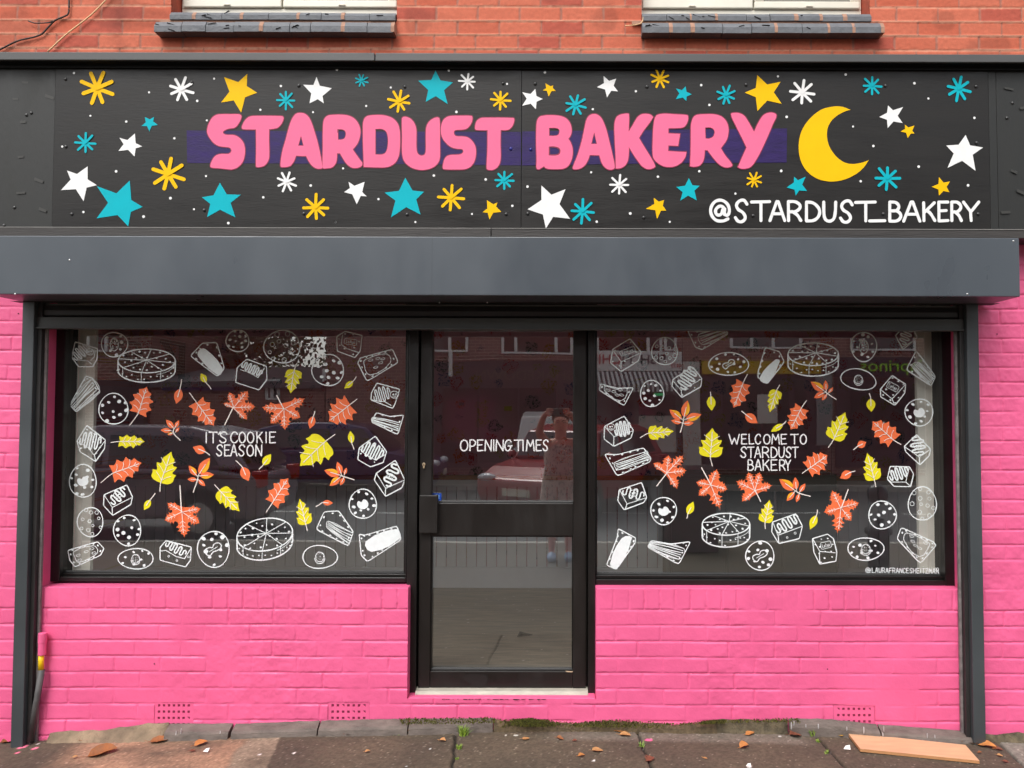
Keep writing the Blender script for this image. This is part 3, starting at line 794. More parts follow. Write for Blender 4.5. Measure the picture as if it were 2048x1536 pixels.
while zz < z_hi:
    m_.prism_x([(-0.022, zz), (-0.034, zz + 0.012), (-0.036, zz + 0.035), (-0.026, zz + 0.062), (-0.030, zz + 0.070), (-0.018, zz + 0.070), (-0.018, zz)], xc0, xc1); zz += 0.0735
m_.build('curtain', slatm, sh)
m_ = MB(); z0, z1 = Z_(1000, 659.5, -.05), Z_(1000, 636, -.05)
m_.box(xc0, xc1, -0.05, -0.012, z0 + 0.008, z1); m_.box(xc0, xc1, -0.060, -0.011, z0, z0 + 0.0078)
m_.build('bottom_bar', mat('dark_bar_coat', lin(66, 68, 67), rough=0.5, var=0.12, vscale=4, spec=.4), sh, bevel=0.002)
for px, py in ((879, 605), (974.5, 605), (1037, 603), (1111, 603)):
    q = MB(); x, z = P(px, py, -.088); q.ball((x, -.088, z), .004, .003, .004, 8, 6); q.build('bolt', steel, sh, smooth=True)

# ================================================================== shop sign
board = mat('black_board_paint', lin(23, 21, 19), rough=0.42, var=0.14, vscale=3.0, stretch=(1, 1, 6), bump=0.0004, bscale=26, spec=0.38)
board2 = mat('older_black_paint', lin(29, 30, 28), rough=0.5, var=0.16, vscale=2.2, stretch=(3, 1, 1), bump=0.0006, bscale=30)
woodm = mat('black_stained_timber', lin(54, 51, 49), rough=0.55, var=0.22, vscale=4, stretch=(1.2, 8, 14), bump=0.0012, bscale=16)
corn = mat('grey_fascia_trim', lin(76, 76, 76), rough=0.5, var=0.10, vscale=2, stretch=(1, 6, 6))
sign = thing('shop_sign', 'long black hand painted shop fascia with pink lettering, stars and a yellow moon', 'shop sign', (0, -0.1, 1.0))
zs0, zs1 = Z_(1024, 458, YF), Z_(1024, 118, YF)
sb = [(-900, 106.5, board2, 0.004), (107.5, 1042.4, board, 0.0), (1043.1, 1979, board, 0.0006), (1980, 1995, board2, 0.003), (1996, 3000, board2, 0.0045)]
for a, b, mt, dy in sb:
    m_ = MB(); m_.box(X_(a, 300, YF), X_(b, 300, YF), YF + dy, -0.008, zs0 - 0.03, zs1 + 0.02); m_.build('board', mt, sign, bevel=0.0012)
yc = -0.175
for a, b, dy in ((-900, 749, 0), (750.5, 3000, .0012)):
    m_ = MB(); m_.box(X_(a, 110, yc), X_(b, 110, yc), yc + dy, -0.008, Z_(1024, 122, yc), Z_(1024, 106, yc)); m_.build('cornice', corn, sign, bevel=0.003)
m_ = MB(); m_.box(X_(-900, 110, yc), X_(3000, 110, yc), yc + .012, -.010, Z_(1024, 122, yc) - .003, Z_(1024, 122, yc) - .0005); m_.build('soffit', mat('soffit_shade_black', (.006, .006, .006), rough=.6, spec=.2), sign)  # black paint, made near-black to hold the shade under the cornice
m_ = MB(); m_.box(X_(-900, 110, YF), X_(3000, 110, YF), YF - .012, YF - .0015, Z_(1024, 137.5, YF - .012), Z_(1024, 118, YF)); m_.build('cornice_shade_strip', MATS['soffit_shade_black'], sign)  # added flat strip that carries on the cornice's under-shade as near-black colour
yt = -0.150
for a, b, dy in ((-900, 981.5, 0), (983, 3000, 0.0012)):
    m_ = MB(); m_.box(X_(a, 460, yt), X_(b, 460, yt), yt + dy, -0.008, Z_(1024, 474, yt) , Z_(1024, 457.5, yt)); tr_ = m_.build('lower_trim', woodm, sign, bevel=0.002)
    m_ = MB(); m_.box(X_(a, 460, yt), X_(b, 460, yt), yt - .0012, yt + .01, Z_(1024, 457.4, yt), Z_(1024, 456.0, yt)); m_.build('trim_edge', mat('pale_trim_edge', lin(128, 126, 122), rough=.5, var=.15, vscale=12), tr_)  # thin paler line along the top of the trim

white_p = mat('white_paint', (0.80, 0.80, 0.79), rough=0.45, var=0.03, vscale=20)
pink_p = mat('pink_sign_paint', (0.87, 0.150, 0.29), rough=0.5, var=0.03, vscale=9, bump=.0004, bscale=60, spec=.25)
crim_p = mat('crimson_outline_paint', (0.20, 0.012, 0.045), rough=0.5)
navy_p = mat('violet_band_paint', (0.020, 0.007, 0.085), rough=0.5, spec=0.3, var=0.25, vscale=14, stretch=(1, 1, 4), bump=.0008, bscale=60)
yel_p = mat('yellow_paint', (0.86, 0.50, 0.001), rough=0.5, spec=.15, var=0.03, vscale=9)
teal_p = mat('teal_paint', (0.002, 0.42, 0.50), rough=0.5, spec=.15, var=0.04, vscale=9)
screw_m = mat('black_screw', (0.02, 0.02, 0.02), rough=0.3, spec=0.7)
screw_b = mat('violet_screw', (0.02, 0.02, 0.22), rough=0.3)
S = 2.0479 / 0.7     # zoom factor of the tiles the sign was measured on
z1 = tile(0, 0, 2.926); z2 = tile(350, 100, 2.926); z3 = tile(1000, 100, 2.926); z4 = tile(1348, 0, 2.926)
bp_ = Paint(YF); bp_.y -= 0.0008
a = [(373.5, 261), (520, 262), (700, 263), (1041.8, 264), (1041.8, 331), (800, 328), (560, 327), (374.5, 326)]
bp_.fill(a); bp_.fill([(1044.2, 263), (1300, 260), (1574, 257), (1573, 325), (1300, 327), (1044.2, 331)])
bp_.build('painted_band', navy_p, sign)
LET = {  # traced outlines: (tile origin x, outline, holes)
 'S': (400, "250,122 400,120 505,122 530,140 528,175 505,225 470,275 430,297 370,305 320,325 296,352 312,375 360,385 440,388 510,425 560,490 578,570 572,660 545,735 490,795 420,825 370,824 260,812 150,802 136,785 145,740 175,680 215,645 270,630 360,628 395,610 405,582 392,555 365,543 250,528 180,488 125,420 97,360 97,300 120,230 160,165 205,132", []),
 'T': (400, "640,150 720,142 1050,145 1070,160 1065,200 1040,250 1000,290 960,303 887,312! 885,450 888,660 870,725 830,775 780,793 735,797 720,785 722,600 720,316! 560,312 538,295 555,240 595,180", []),
 'A': (400, "1290,103 1345,115 1395,160 1430,230 1470,350 1510,490 1545,650 1568,800 1555,815 1500,815 1445,785 1400,730 1360,655! 1300,655 1232,650! 1205,720 1160,778 1110,795 1045,795 1033,780 1038,700 1060,580 1100,440 1140,290 1175,190 1215,128 1250,108", ["1295,395! 1328,523! 1258,523!"]),
 'R': (400, "1680,130 1800,126 1900,138 1975,175 2030,245 2055,330 2045,420 2020,490 1985,540 1955,570! 1990,620 2050,705 2080,750 2060,790 2000,808 1940,800 1880,755 1835,690 1795,620! 1755,620! 1752,700 1735,755 1690,800 1620,812 1576,810 1570,780 1573,600 1575,350 1582,220 1600,170 1635,140", ["1768,312! 1830,316 1865,345 1866,400 1845,435 1800,446 1768,446!"]),
 'D': (710, "180,138 290,130 390,138 480,170 545,235 572,320 578,420 575,560 560,660 520,735 460,780 400,798 330,802 115,795! 108,600 103,400 105,240 120,180 145,152", ["262,310! 340,308 395,335 418,390 425,470 415,560 390,615 345,635 262,635!"]),
 'U': (710, "620,155 660,155 715,180 760,235 785,310 787,420 790,580 810,630 850,650 890,638 907,590 908,400 912,300 935,235 985,185 1050,160 1080,175 1087,300 1088,500 1088,660 1065,740 1000,800 900,830 820,830 730,805 650,745 615,680 603,580 605,400 602,180", []),
 'S2': (710, "1200,148 1300,140 1490,142 1503,160 1500,205 1475,260 1430,305 1370,318 1295,322 1268,340 1270,375 1295,400 1380,405 1450,420 1510,475 1545,550 1547,650 1525,730 1480,790 1420,820 1350,827 1140,823 1125,805 1130,760 1145,700 1175,660 1220,643 1340,635 1380,615 1388,590 1370,567 1310,562 1230,540 1160,480 1115,410 1100,330 1110,250 1140,185", []),
 'T2': (710, "1600,175 1650,165 2020,168 2038,180 2035,220 2015,270 1975,312 1930,323 1865,323! 1862,500 1865,650 1855,740 1820,800 1770,830 1720,833 1690,820 1685,790 1695,600 1698,325! 1550,320 1538,300 1545,240 1565,200", []),
 'B': (1060, "160,140 260,133 370,140 450,165 505,220 530,290 530,360 510,410 490,435! 520,480 543,550 545,640 525,720 490,780 440,812 380,822 240,820 200,808 180,785! 150,805 110,825 85,812 85,700 80,500 82,300 90,210 115,160", ["245,295! 330,295 372,315 377,350 360,385 320,397 245,397!", "248,538! 320,540 370,560 382,590 370,625 330,640 248,640!"]),
 'A2': (1060, "810,118 860,125 905,160 940,220 980,330 1020,490 1060,660 1084,800 1060,825 1010,828 960,800 920,745 887,645! 765,642! 740,710 700,775 640,815 580,825 550,815 555,780 610,640 660,470 700,290 720,200 755,140", ["822,350! 857,500! 783,500!"]),
 'K': (1060, "1190,118 1240,112 1265,120 1262,345! 1320,250 1370,165 1420,125 1480,115 1540,125 1575,155! 1530,230 1460,320 1395,425! 1470,550 1550,680 1602,785 1580,808 1530,822 1480,815 1420,770 1340,660 1265,538! 1262,650 1245,730 1205,785 1150,812 1098,815! 1095,650 1085,450 1080,270 1100,170 1140,132", []),
 'E': (1260, "360,125 440,113 560,120 730,132 742,150 740,200 720,250 685,285 640,295 490,300! 490,365! 640,372! 615,525! 490,520! 488,592! 722,605! 705,670 660,735 590,780 510,795 430,785 350,740 300,680 288,580 292,400 300,270 315,180 335,140", []),
 'R2': (1260, "860,128 960,120 1080,122 1170,150 1230,210 1258,290 1255,380 1230,460 1160,555! 1220,650 1308,768 1280,795 1220,800 1160,775 1090,710 990,580! 955,580! 950,660 930,730 885,778 820,792 768,785! 775,600 778,400 780,260 800,180 825,145", ["960,290! 1030,290 1075,320 1082,360 1060,410 1010,433 965,430!"]),
 'Y': (1260, "1292,120 1330,102 1400,108 1460,140 1510,210 1587,345! 1640,230 1700,140 1760,105 1830,102 1872,135 1830,240 1750,430 1660,620 1590,740 1540,795 1480,815 1420,815 1380,798! 1430,680 1490,545! 1420,400 1350,260", []),
}
for nm, (ox, out, holes) in LET.items():
    tl = tile(ox, 210, 6.4)
    o_ = smooth_pts(parse(out, tl), n=4); hs_ = [smooth_pts(parse(h, tl), n=3) for h in holes]
    p = Paint(YF); p.y -= 0.0022; p.fill(o_, hs_); lo = p.build('painted_letter', pink_p, sign)
    p = Paint(YF); p.y -= 0.0015; p.stroke(o_, 3.4, closed=True)
    for h in hs_: p.stroke(h, 2.6, closed=True)
    p.build('letter_outline', crim_p, lo)
WH, YE, TE = white_p, yel_p, teal_p
NAMEC = {id(white_p): 'white', id(yel_p): 'yellow', id(teal_p): 'teal'}
def star(tl, c, pts):
    T = [tl(*p) for p in pts]; cx = sum(p[0] for p in T) / 5; cy = sum(p[1] for p in T) / 5
    out = []
    def inter(a, b, c_, d):
        x1, y1 = a; x2, y2 = b; x3, y3 = c_; x4, y4 = d
        den = (x1 - x2) * (y3 - y4) - (y1 - y2) * (x3 - x4)
        t = ((x1 - x3) * (y3 - y4) - (y1 - y3) * (x3 - x4)) / den
        return (x1 + t * (x2 - x1), y1 + t * (y2 - y1))
    for i in range(5):
        out.append((*T[i], True))
        q = inter(T[i - 1], T[(i + 1) % 5], T[i], T[(i + 2) % 5])
        out.append((cx + (q[0] - cx) * 1.22, cy + (q[1] - cy) * 1.22, True))
    p = Paint(YF); p.y -= 0.0012; p.fill(smooth_pts(out, n=2))
    o = p.build('painted_star', c, sign); o['label'] = NAMEC[id(c)] + ' five pointed star'
def burst(tl, c, cx, cy, r, rot, w=None, seed=0):
    x, y = tl(cx, cy); r /= 2.926; w = w or max(2.6, r * 0.21); rr = random.Random(int(cx * 7 + cy))
    p = Paint(YF); p.y -= 0.0011
    for k in range(8):
        t = R_(rot + 45 * k + rr.uniform(-4, 4)); l = r * rr.uniform(0.88, 1.06) - w / 2
        p.stroke([(x, y), (x + l * .5 * math.cos(t), y + l * .5 * math.sin(t)), (x + l * math.cos(t), y + l * math.sin(t))], w)
    o = p.build('painted_starburst', c, sign); o['label'] = NAMEC[id(c)] + ' eight rayed burst'
STARS = [
 (z1, YE, [(1312, 452), (1448, 433), (1505, 543), (1412, 660), (1295, 600)]), (z1, WH, [(1853, 450), (1942, 517), (1895, 605), (1812, 605), (1775, 497)]),
 (z1, TE, [(848, 685), (902, 685), (924, 732), (875, 770), (829, 738)]), (z1, WH, [(790, 782), (833, 857), (788, 916), (694, 884), (700, 807)]),
 (z1, WH, [(514, 974), (568, 1084), (490, 1178), (358, 1113), (393, 998)]), (z1, TE, [(760, 1057), (836, 1211), (751, 1325), (566, 1278), (568, 1090)]),
 (z1, TE, [(1288, 1070), (1410, 1140), (1378, 1272), (1213, 1270), (1182, 1155)]),
 (z2, TE, [(1525, 120), (1627, 190), (1596, 317), (1468, 304), (1424, 180)]), (z2, WH, [(1016, 772), (1110, 772), (1122, 857), (1064, 903), (990, 832)]),
 (z2, TE, [(1348, 748), (1457, 830), (1437, 963), (1264, 980), (1227, 835)]), (z2, YE, [(1826, 880), (1887, 892), (1910, 948), (1840, 993), (1800, 950)]),
 (z3, WH, [(207, 228), (250, 287), (210, 347), (129, 327), (130, 247)]), (z3, YE, [(266, 196), (312, 207), (327, 240), (285, 273), (250, 237)]),
 (z3, WH, [(606, 153), (680, 168), (690, 243), (626, 278), (567, 218)]), (z3, TE, [(1086, 213), (1122, 260), (1090, 299), (1028, 288), (1029, 226)]),
 (z3, YE, [(1505, 147), (1641, 187), (1648, 315), (1506, 357), (1432, 250)]), (z3, WH, [(242, 793), (383, 815), (410, 988), (268, 1045), (161, 933)]),
 (z3, YE, [(900, 865), (960, 878), (973, 940), (919, 989), (854, 930)]), (z3, TE, [(1105, 750), (1168, 795), (1151, 880), (1055, 882), (1031, 802)]),
 (z3, TE, [(1720, 742), (1788, 742), (1796, 825), (1730, 853), (1677, 805)]),
 (z4, WH, [(1252, 618), (1340, 627), (1337, 720), (1250, 750), (1201, 685)]), (z4, YE, [(1350, 730), (1406, 735), (1407, 782), (1367, 808), (1325, 770)]),
 (z4, WH, [(1706, 790), (1808, 864), (1764, 1000), (1600, 983), (1592, 852)]), (z4, YE, [(1550, 1037), (1614, 1062), (1611, 1125), (1550, 1145), (1507, 1093)])]
for s_ in STARS: star(*s_)
for b_ in [(z1, YE, 570, 518, 108, 22), (z1, WH, 1062, 525, 78, 18), (z1, TE, 1675, 588, 58, 0), (z1, TE, 502, 838, 63, 2), (z1, YE, 985, 1020, 104, 15), (z1, WH, 1678, 1065, 62, 20), (z1, YE, 1848, 1215, 82, 0),
           (z2, TE, 1092, 180, 42, 20), (z2, YE, 1312, 303, 70, 12), (z2, WH, 1712, 185, 54, 5), (z2, YE, 1905, 295, 62, 2), (z2, TE, 1927, 763, 62, 4), (z2, YE, 1617, 865, 82, 3),
           (z3, TE, 442, 322, 66, 14), (z3, YE, 935, 170, 60, 22), (z3, TE, 1322, 265, 62, 20), (z3, WH, 1768, 250, 78, 4), (z3, WH, 698, 790, 60, 1), (z3, TE, 483, 945, 74, 2), (z3, YE, 1486, 762, 50, 16),
           (z4, TE, 1158, 503, 62, 2), (z4, TE, 1665, 520, 80, 14), (z4, TE, 1247, 1045, 80, 2)]: burst(*b_)
moon = [(1032, 643, True), (985, 626), (935, 624), (860, 643), (790, 700), (745, 770), (729, 850), (738, 930), (775, 1000), (840, 1047), (920, 1063), (1000, 1050), (1070, 1015), (1110, 980), (1138, 938, True), (1100, 952), (1040, 960), (985, 945), (935, 900), (902, 840), (895, 770), (912, 720), (950, 680), (1000, 652)]
p = Paint(YF); p.y -= .0013; p.fill(smooth_pts([(*z4(q[0], q[1]), len(q) > 2) for q in moon], n=4)); o = p.build('painted_moon', yel_p, sign); o['label'] = 'yellow crescent moon'
DOTS = [(z1, "434,428 873,541 1155,591 1254,461 1644,504 1524,643 1832,657 1972,409 530,678 740,712 1211,705 365,858 1021,810 680,1003 1206,1031 2008,986 1819,1086 998,1160 1541,1155 489,1241 841,1268 1136,1225 1337,1306 1965,1300"),
        (z2, "1263,220 1119,328 1602,121 1647,363 1943,199 1515,735 1818,758 1191,873 1974,912 1738,960 1407,1007 941,1007"),
        (z3, "263,132 795,242 543,347 1177,206 1225,322 1626,155 1677,392 2022,144 533,716 924,742 1166,710 1645,708 161,800 1377,841 762,957 993,1006 566,1005"),
        (z4, "1406,488 1488,577 1757,690 1047,741 1166,855 1431,976 1092,1061 1720,1085")]
for tl, tx in DOTS:
    for x, y, _ in parse(tx, tl):
        p = Paint(YF); p.y -= .0012; p.disc(x, y, rnd.uniform(2.0, 2.9)); p.build('painted_dot', white_p, sign)
SCR = [(z1, "383,463 1122,482 1748,502 385,858 420,1253 1195,1230 1778,1250", 0), (z2, "725,208 1345,215 1920,195 1358,962 1938,960", 0), (z2, "1965,578", 1), (z3, "206,197 860,215 1440,203 162,957 841,980", 0), (z3, "180,582", 1),
       (z4, "1238,502 1768,506 1771,836 463,1262 1225,1252 1780,1252", 0)]
def screw(x, y, Y, m):
    q = MB(); X, Z = P(x, y, Y); q.ball((X, Y, Z), .0082, .006, .0082, 12, 8); return q.build('screw', m, sign, smooth=True)
for tl, tx, b in SCR:
    for x, y, _ in parse(tx, tl): screw(x, y, YF - .0008, screw_b if b else screw_m)
for x, y in ((53, 230), (62.5, 226), (8, 451), (29, 415), (2025, 206), (2014, 236), (2031, 345)): screw(x, y, YF + .004, screw_m)
tapem = mat('old_tape', lin(52, 52, 49), rough=.55)
tp = Paint(YF + .004)
r = random.Random(4)
for x, y in ((50, 165), (31, 198), (99, 194), (46, 244), (42, 314), (78, 361), (42, 386), (86, 420), (2017, 178), (2047, 216), (2027, 344), (2010, 425), (2041, 385)):
    w, h, a = r.uniform(5, 10), r.uniform(2, 3.4), r.uniform(-.3, .5); c, s2 = math.cos(a), math.sin(a)
    tp.y -= .0004; tp.fill([(x + u * w * c - v * h * s2, y + u * w * s2 + v * h * c) for u, v in ((-1, -1), (1, -.8), (1, 1), (-.9, 1))])
tp.build('tape_scrap', tapem, sign)

# ---------------------------------------------------------------- hand lettering
def C_(*p): return ('C', p)
def L_(*p): return ('L', p)
FONT = {
 'A': [L_((0, 0), (.46, 1)), L_((.46, 1), (.56, 1), (1, 0)), L_((.2, .36), (.8, .36))],
 'B': [L_((0, 0), (0, 1)), C_((0, 1), (.55, .97), (.82, .77), (.6, .56), (0, .54)), C_((0, .54), (.68, .52), (1, .28), (.68, .03), (0, 0))],
 'C': [C_((1, .8), (.82, .96), (.5, 1), (.15, .8), (.0, .48), (.12, .16), (.45, 0), (.8, .05), (1, .22))],
 'D': [L_((0, 0), (0, 1)), C_((0, 1), (.5, .95), (.9, .7), (1, .45), (.85, .18), (.5, .02), (0, 0))],
 'E': [L_((1, 1), (0, 1), (0.02, 0), (1, 0.02)), L_((0, .53), (.8, .55))],
 'F': [L_((1, 1), (0, 1), (0, 0)), L_((0, .53), (.8, .53))],
 'G': [C_((.95, .84), (.7, 1), (.3, .93), (0, .5), (.15, .1), (.5, 0), (.82, .2), (.88, .44)), L_((.5, .44), (1.1, .46))],
 'H': [L_((0, 1), (0, 0)), L_((1, 1), (1, 0)), L_((0, .5), (1, .5))],
 'I': [L_((.5, 1), (.5, 0))],
 'K': [L_((0, 1), (0.03, 0)), L_((.95, 1), (0.05, .45)), C_((.25, .58), (.6, .4), (1, 0))],
 'L': [L_((0, 1), (0.04, 0), (1, 0.02))],
 'M': [L_((0, 0), (.12, 1), (.52, .4), (.86, 1), (1, 0))],
 'N': [L_((0, 0), (.06, 1), (.95, 0), (1, 1))],
 'O': [C_((.5, 1), (.15, .85), (0, .48), (.15, .12), (.5, 0), (.86, .14), (1, .5), (.85, .86), (.5, 1))],
 'P': [L_((0, 0), (0, 1)), C_((0, 1), (.6, 1), (1, .75), (.65, .45), (0.02, .4))],
 'R': [L_((0.02, 0), (0, 1)), C_((0, 1), (.6, .98), (.95, .75), (.65, .5), (0.02, .46)), C_((.3, .48), (.7, .3), (1, 0))],
 'S': [C_((1, .82), (.75, 1), (.35, .97), (.1, .78), (.25, .58), (.65, .43), (.85, .2), (.6, .02), (.25, .03), (0, .2))],
 'T': [L_((0, .98), (1, 1)), L_((.52, .98), (.52, 0))],
 'U': [C_((0, 1), (.01, .45), (.12, .12), (.45, 0), (.82, .12), (.97, .5), (1, 1))],
 'V': [L_((0, 1), (.5, 0), (1, 1))],
 'W': [L_((0, 1), (.28, 0), (.52, .6), (.76, 0), (1, 1))],
 'Y': [L_((0, 1), (.46, .5)), L_((1, 1), (.46, .45), (.5, 0))],
 'Z': [L_((0, 1), (1, 1), (0, 0), (1, 0))],
 '_': [L_((0, 0), (1, 0))],
 "'": [L_((1, 1), (0, 0))],
 'a': [C_((.95, .6), (.5, .7), (.05, .35), (.4, 0), (.9, .4)), L_((.95, .65), (.95, .05))], 'h': [L_((0, 0), (0, 1))],
 'o': [C_((.5, .6), (0, .3), (.5, 0), (1, .3), (.5, .6))], 't': [L_((.4, 1), (.4, 0)), L_((0, .65), (.9, .65))], 'u': [C_((0, .6), (.1, .05), (.6, 0), (1, .6)), L_((1, .6), (1, 0))],
 's': [C_((.95, .5), (.5, .62), (.1, .45), (.8, .18), (.45, 0), (.0, .1))],
 '@': [C_((.72, .3), (.68, .62), (.52, .72), (.33, .62), (.26, .45), (.36, .29), (.55, .33), (.7, .6), (.72, .36), (.86, .27), (.97, .5), (.86, .82), (.55, 1), (.22, .92), (.02, .6), (.06, .28), (.3, .03), (.65, 0), (.9, .1))],
}
def letter(p, ch, x0, x1, y0, y1, w, rot=0.0, pivot=None, wob=0.05):
    hw = w / 2; x0 += hw; x1 -= hw; y0 += hw; y1 -= hw
    if ch == 'I': x0 = x1 = (x0 + x1) / 2
    for kind, pts in FONT[ch]:
        q = [(x0 + u * (x1 - x0), y1 - v * (y1 - y0)) for u, v in pts]
        if rot and pivot:
            c, s2 = math.cos(rot), math.sin(rot)
            q = [(pivot[0] + (a - pivot[0]) * c - (b - pivot[1]) * s2, pivot[1] + (a - pivot[0]) * s2 + (b - pivot[1]) * c) for a, b in q]
        if kind == 'C': q = smooth_pts(q, closed=False, n=5)
        else:
            d = []
            for i in range(len(q) - 1):      # separate straight strokes so the joints stay round
                p.stroke([q[i], ((q[i][0] + q[i + 1][0]) / 2, (q[i][1] + q[i + 1][1]) / 2), q[i + 1]], w, wob=wob)
            continue
        p.stroke(q, w, wob=wob)
t5 = tile(1400, 380, 3.531)
spec = [('@', 62, 222, 62, 230), ('S', 238, 342, 63, 237), ('T', 352, 502, 72, 228), ('A', 482, 608, 72, 228), ('R', 612, 722, 72, 228), ('D', 740, 855, 75, 230), ('U', 862, 968, 75, 232), ('S', 980, 1085, 68, 240), ('T', 1086, 1247, 75, 230),
        ('_', 1186, 1314, 208, 230), ('B', 1328, 1428, 75, 232), ('A', 1426, 1562, 75, 232), ('K', 1567, 1668, 80, 228), ('E', 1674, 1760, 75, 230), ('R', 1765, 1855, 75, 228), ('Y', 1848, 1978, 75, 228)]
for ch, a, b, c, d in spec:
    p = Paint(YF); p.y -= .0016
    if ch == '_':
        q0, q1 = t5(a + 10, 219), t5(b - 10, 217); p.stroke([q0, q1], 6.2)
    else:
        (a_, c_), (b_, d_) = t5(a, c), t5(b, d); letter(p, ch, a_, b_, c_, d_, 6.2)
    p.build('painted_letter', white_p, sign)

# ================================================================== shop windows and door
blackf = mat('black_frame_paint', lin(19, 17, 16), rough=0.36, var=0.12, vscale=3.5, stretch=(1, 6, 1), bump=0.0004, bscale=40, spec=0.5)
blackf2 = mat('black_door_paint', lin(24, 20, 18), rough=0.40, var=0.16, vscale=3, stretch=(3, 1, 1), bump=0.0004, bscale=40, spec=0.5)
gasket = mat('grey_glazing_bead', lin(70, 70, 70), rough=0.5)
ZTF = 0.62
def bars(m, rects, y0, y1):
    for a, b, c, d in rects: m.box(a, b, y0, y1, c, d)
def pane(x0, x1, z0, z1, name, parent):
    q = MB(); q.quad((x0, YG, z0), (x1, YG, z0), (x1, YG, z1), (x0, YG, z1)); return q.build(name, glass, parent)
def shop_window(label, xo0, xi0, xg0, xg1, xi1, xo1, zsill, zi, zg, loc):
    t = thing('shop_window', label, 'shop window', loc, 'painted shop windows either side of the door')
    m = MB(); e = .0007
    m.box(xo0, xi0, 0.082, 0.20, zsill + 0.001, ZTF); m.box(xi1, xo1, 0.082, 0.20, zsill + 0.001, ZTF)
    m.box(xi0 + e, xi1 - e, 0.084, 0.20, zsill + .001, zi); m.box(xi0 + e, xi1 - e, 0.084, 0.2, ZTF - .05, ZTF)
    m.build('frame', blackf, t, bevel=0.003)
    m = MB()
    m.box(xi0 + e, xg0, 0.112, 0.135, zg, ZTF - .051); m.box(xg1, xi1 - e, 0.112, 0.135, zg, ZTF - .051)
    m.box(xi0 + e, xi1 - e, 0.104, 0.1355, zi + e, zg)
    m.build('glazing_bar', blackf, t, bevel=0.002)
    m = MB(); m.box(xg0 + e, xg1 - e, 0.130, 0.1375, zg + e, zg + 0.009); m.build('glazing_seal', gasket, t)
    pane(xg0 - .004, xg1 + .004, zg - .004, ZTF - .04, 'pane', t)
    return t
YW = 0.082
wl_ = shop_window('left shop window reading IT\'S COOKIE SEASON among painted leaves, cookies and cakes', X_(97, 820, YW), X_(127.5, 820, YW), X_(140.5, 820, YG), X_(812, 820, YG), X_(814, 820, YW), X_(816.4, 820, YW),
                  Z_(450, 1164.5, YW), Z_(450, 1154.5, YW), Z_(450, 1144.5, YG), (X_(450, 1160, YW), YW, Z_(450, 1164, YW)))
wr_ = shop_window('right shop window reading WELCOME TO STARDUST BAKERY among painted leaves and sweets', X_(1191, 820, YW), X_(1192.4, 820, YW), X_(1193.5, 820, YG), X_(1875.5, 820, YG), X_(1885, 820, YW), X_(1916, 820, YW),
                  Z_(1550, 1171, YW), Z_(1550, 1160, YW), Z_(1550, 1148.5, YG), (X_(1550, 1165, YW), YW, Z_(1550, 1170, YW)))

door = thing('shop_door', 'black framed glazed shop door reading OPENING TIMES between the two painted windows', 'door', (X_(1005, 1385, .1), 0.1, Z_(1005, 1390, .1)))
zt1 = Z_(1000, 1381, .06); zt0 = Z_(1000, 1395, .06)
m = MB(); a0, a1 = X_(816.5, 830, YW) + .0008, X_(836.5, 830, YW); b0, b1 = X_(1176.5, 830, YW), X_(1190.8, 830, YW) - .0008
m.box(a0, a1, YW - .006, 0.20, zt0 - .01, ZTF); m.box(b0, b1, YW - .006, .20, zt0 - .01, ZTF); m.box(a1 + .0005, b0 - .0005, YW - .002, .2, ZTF - .08, ZTF - .001)
m.box(a1 + .0004, a1 + .012, 0.125, 0.2, zt1, ZTF - .081); m.box(b0 - .012, b0 - .0004, .125, .2, zt1, ZTF - .081)
m.build('door_frame', blackf, door, bevel=0.003)
yl = 0.098; g0, g1 = X_(865.5, 830, YG), X_(1146.5, 830, YG); s0, s1 = X_(840.5, 830, yl), X_(1172.5, 830, yl)
gi0, gi1 = X_(865.5, 830, .125), X_(1146.5, 830, .125)
zb = Z_(1000, 1380, yl); zr0_, zr1_ = Z_(1000, 1072, yl), Z_(1000, 1006.5, yl); zk1 = Z_(1000, 1343, yl)
m = MB(); e = .0006
m.box(s0, gi0, yl, .16, zb, ZTF - .09); m.box(gi1, s1, yl, .16, zb, ZTF - .09)
m.box(gi0 + e, gi1 - e, yl + .003, .16, zr0_, zr1_); m.box(gi0 + e, gi1 - e, yl + .003, .16, zb, zk1); m.box(gi0 + e, gi1 - e, yl + .003, .16, ZTF - .2, ZTF - .09)
m.build('door_leaf', blackf2, door, bevel=0.003)
m = MB()
m.box(gi0 + e, gi1 - e, .118, .1365, zr1_ + e, zr1_ + .009); m.box(gi0 + e, gi1 - e, .118, .1365, zk1 + e, zk1 + .010); m.build('glazing_seal', gasket, door, bevel=.0015)
m = MB()
m.box(gi0 + e, gi0 + .006, .112, .1364, zk1 + .0105, zr0_ - e); m.box(gi1 - .006, gi1 - e, .112, .1364, zk1 + .0105, zr0_ - e); m.box(gi0 + e, gi1 - e, .111, .1363, zr0_ - .007, zr0_ - e)
m.build('glazing_bead', blackf, door)
pu = pane(g0 - .003, g1 + .003, zr1_ - .01, ZTF - .15, 'upper_pane', door); pl = pane(g0 - .003, g1 + .003, zk1 - .01, zr0_ + .01, 'lower_pane', door)
thr = mat('aluminium_threshold', lin(178, 173, 160), rough=.45, var=.16, vscale=7, stretch=(2, 6, 6))
m = MB(); m.prism_x([(0.045, zt0), (0.045, zt0 + .014), (0.065, zt1 - .005), (0.12, zt1), (0.12, zt0)], a1 + .001, b0 - .001); m.build('threshold', thr, door, bevel=.0015)
m = MB(); x0, z1_ = P(839.5, 990, .075); x1, z0_ = P(875.5, 1066, .075); m.box(x0, x1, .062, yl - .0005, z0_, z1_); lc = m.build('lock_case', blackf2, door, bevel=.004)
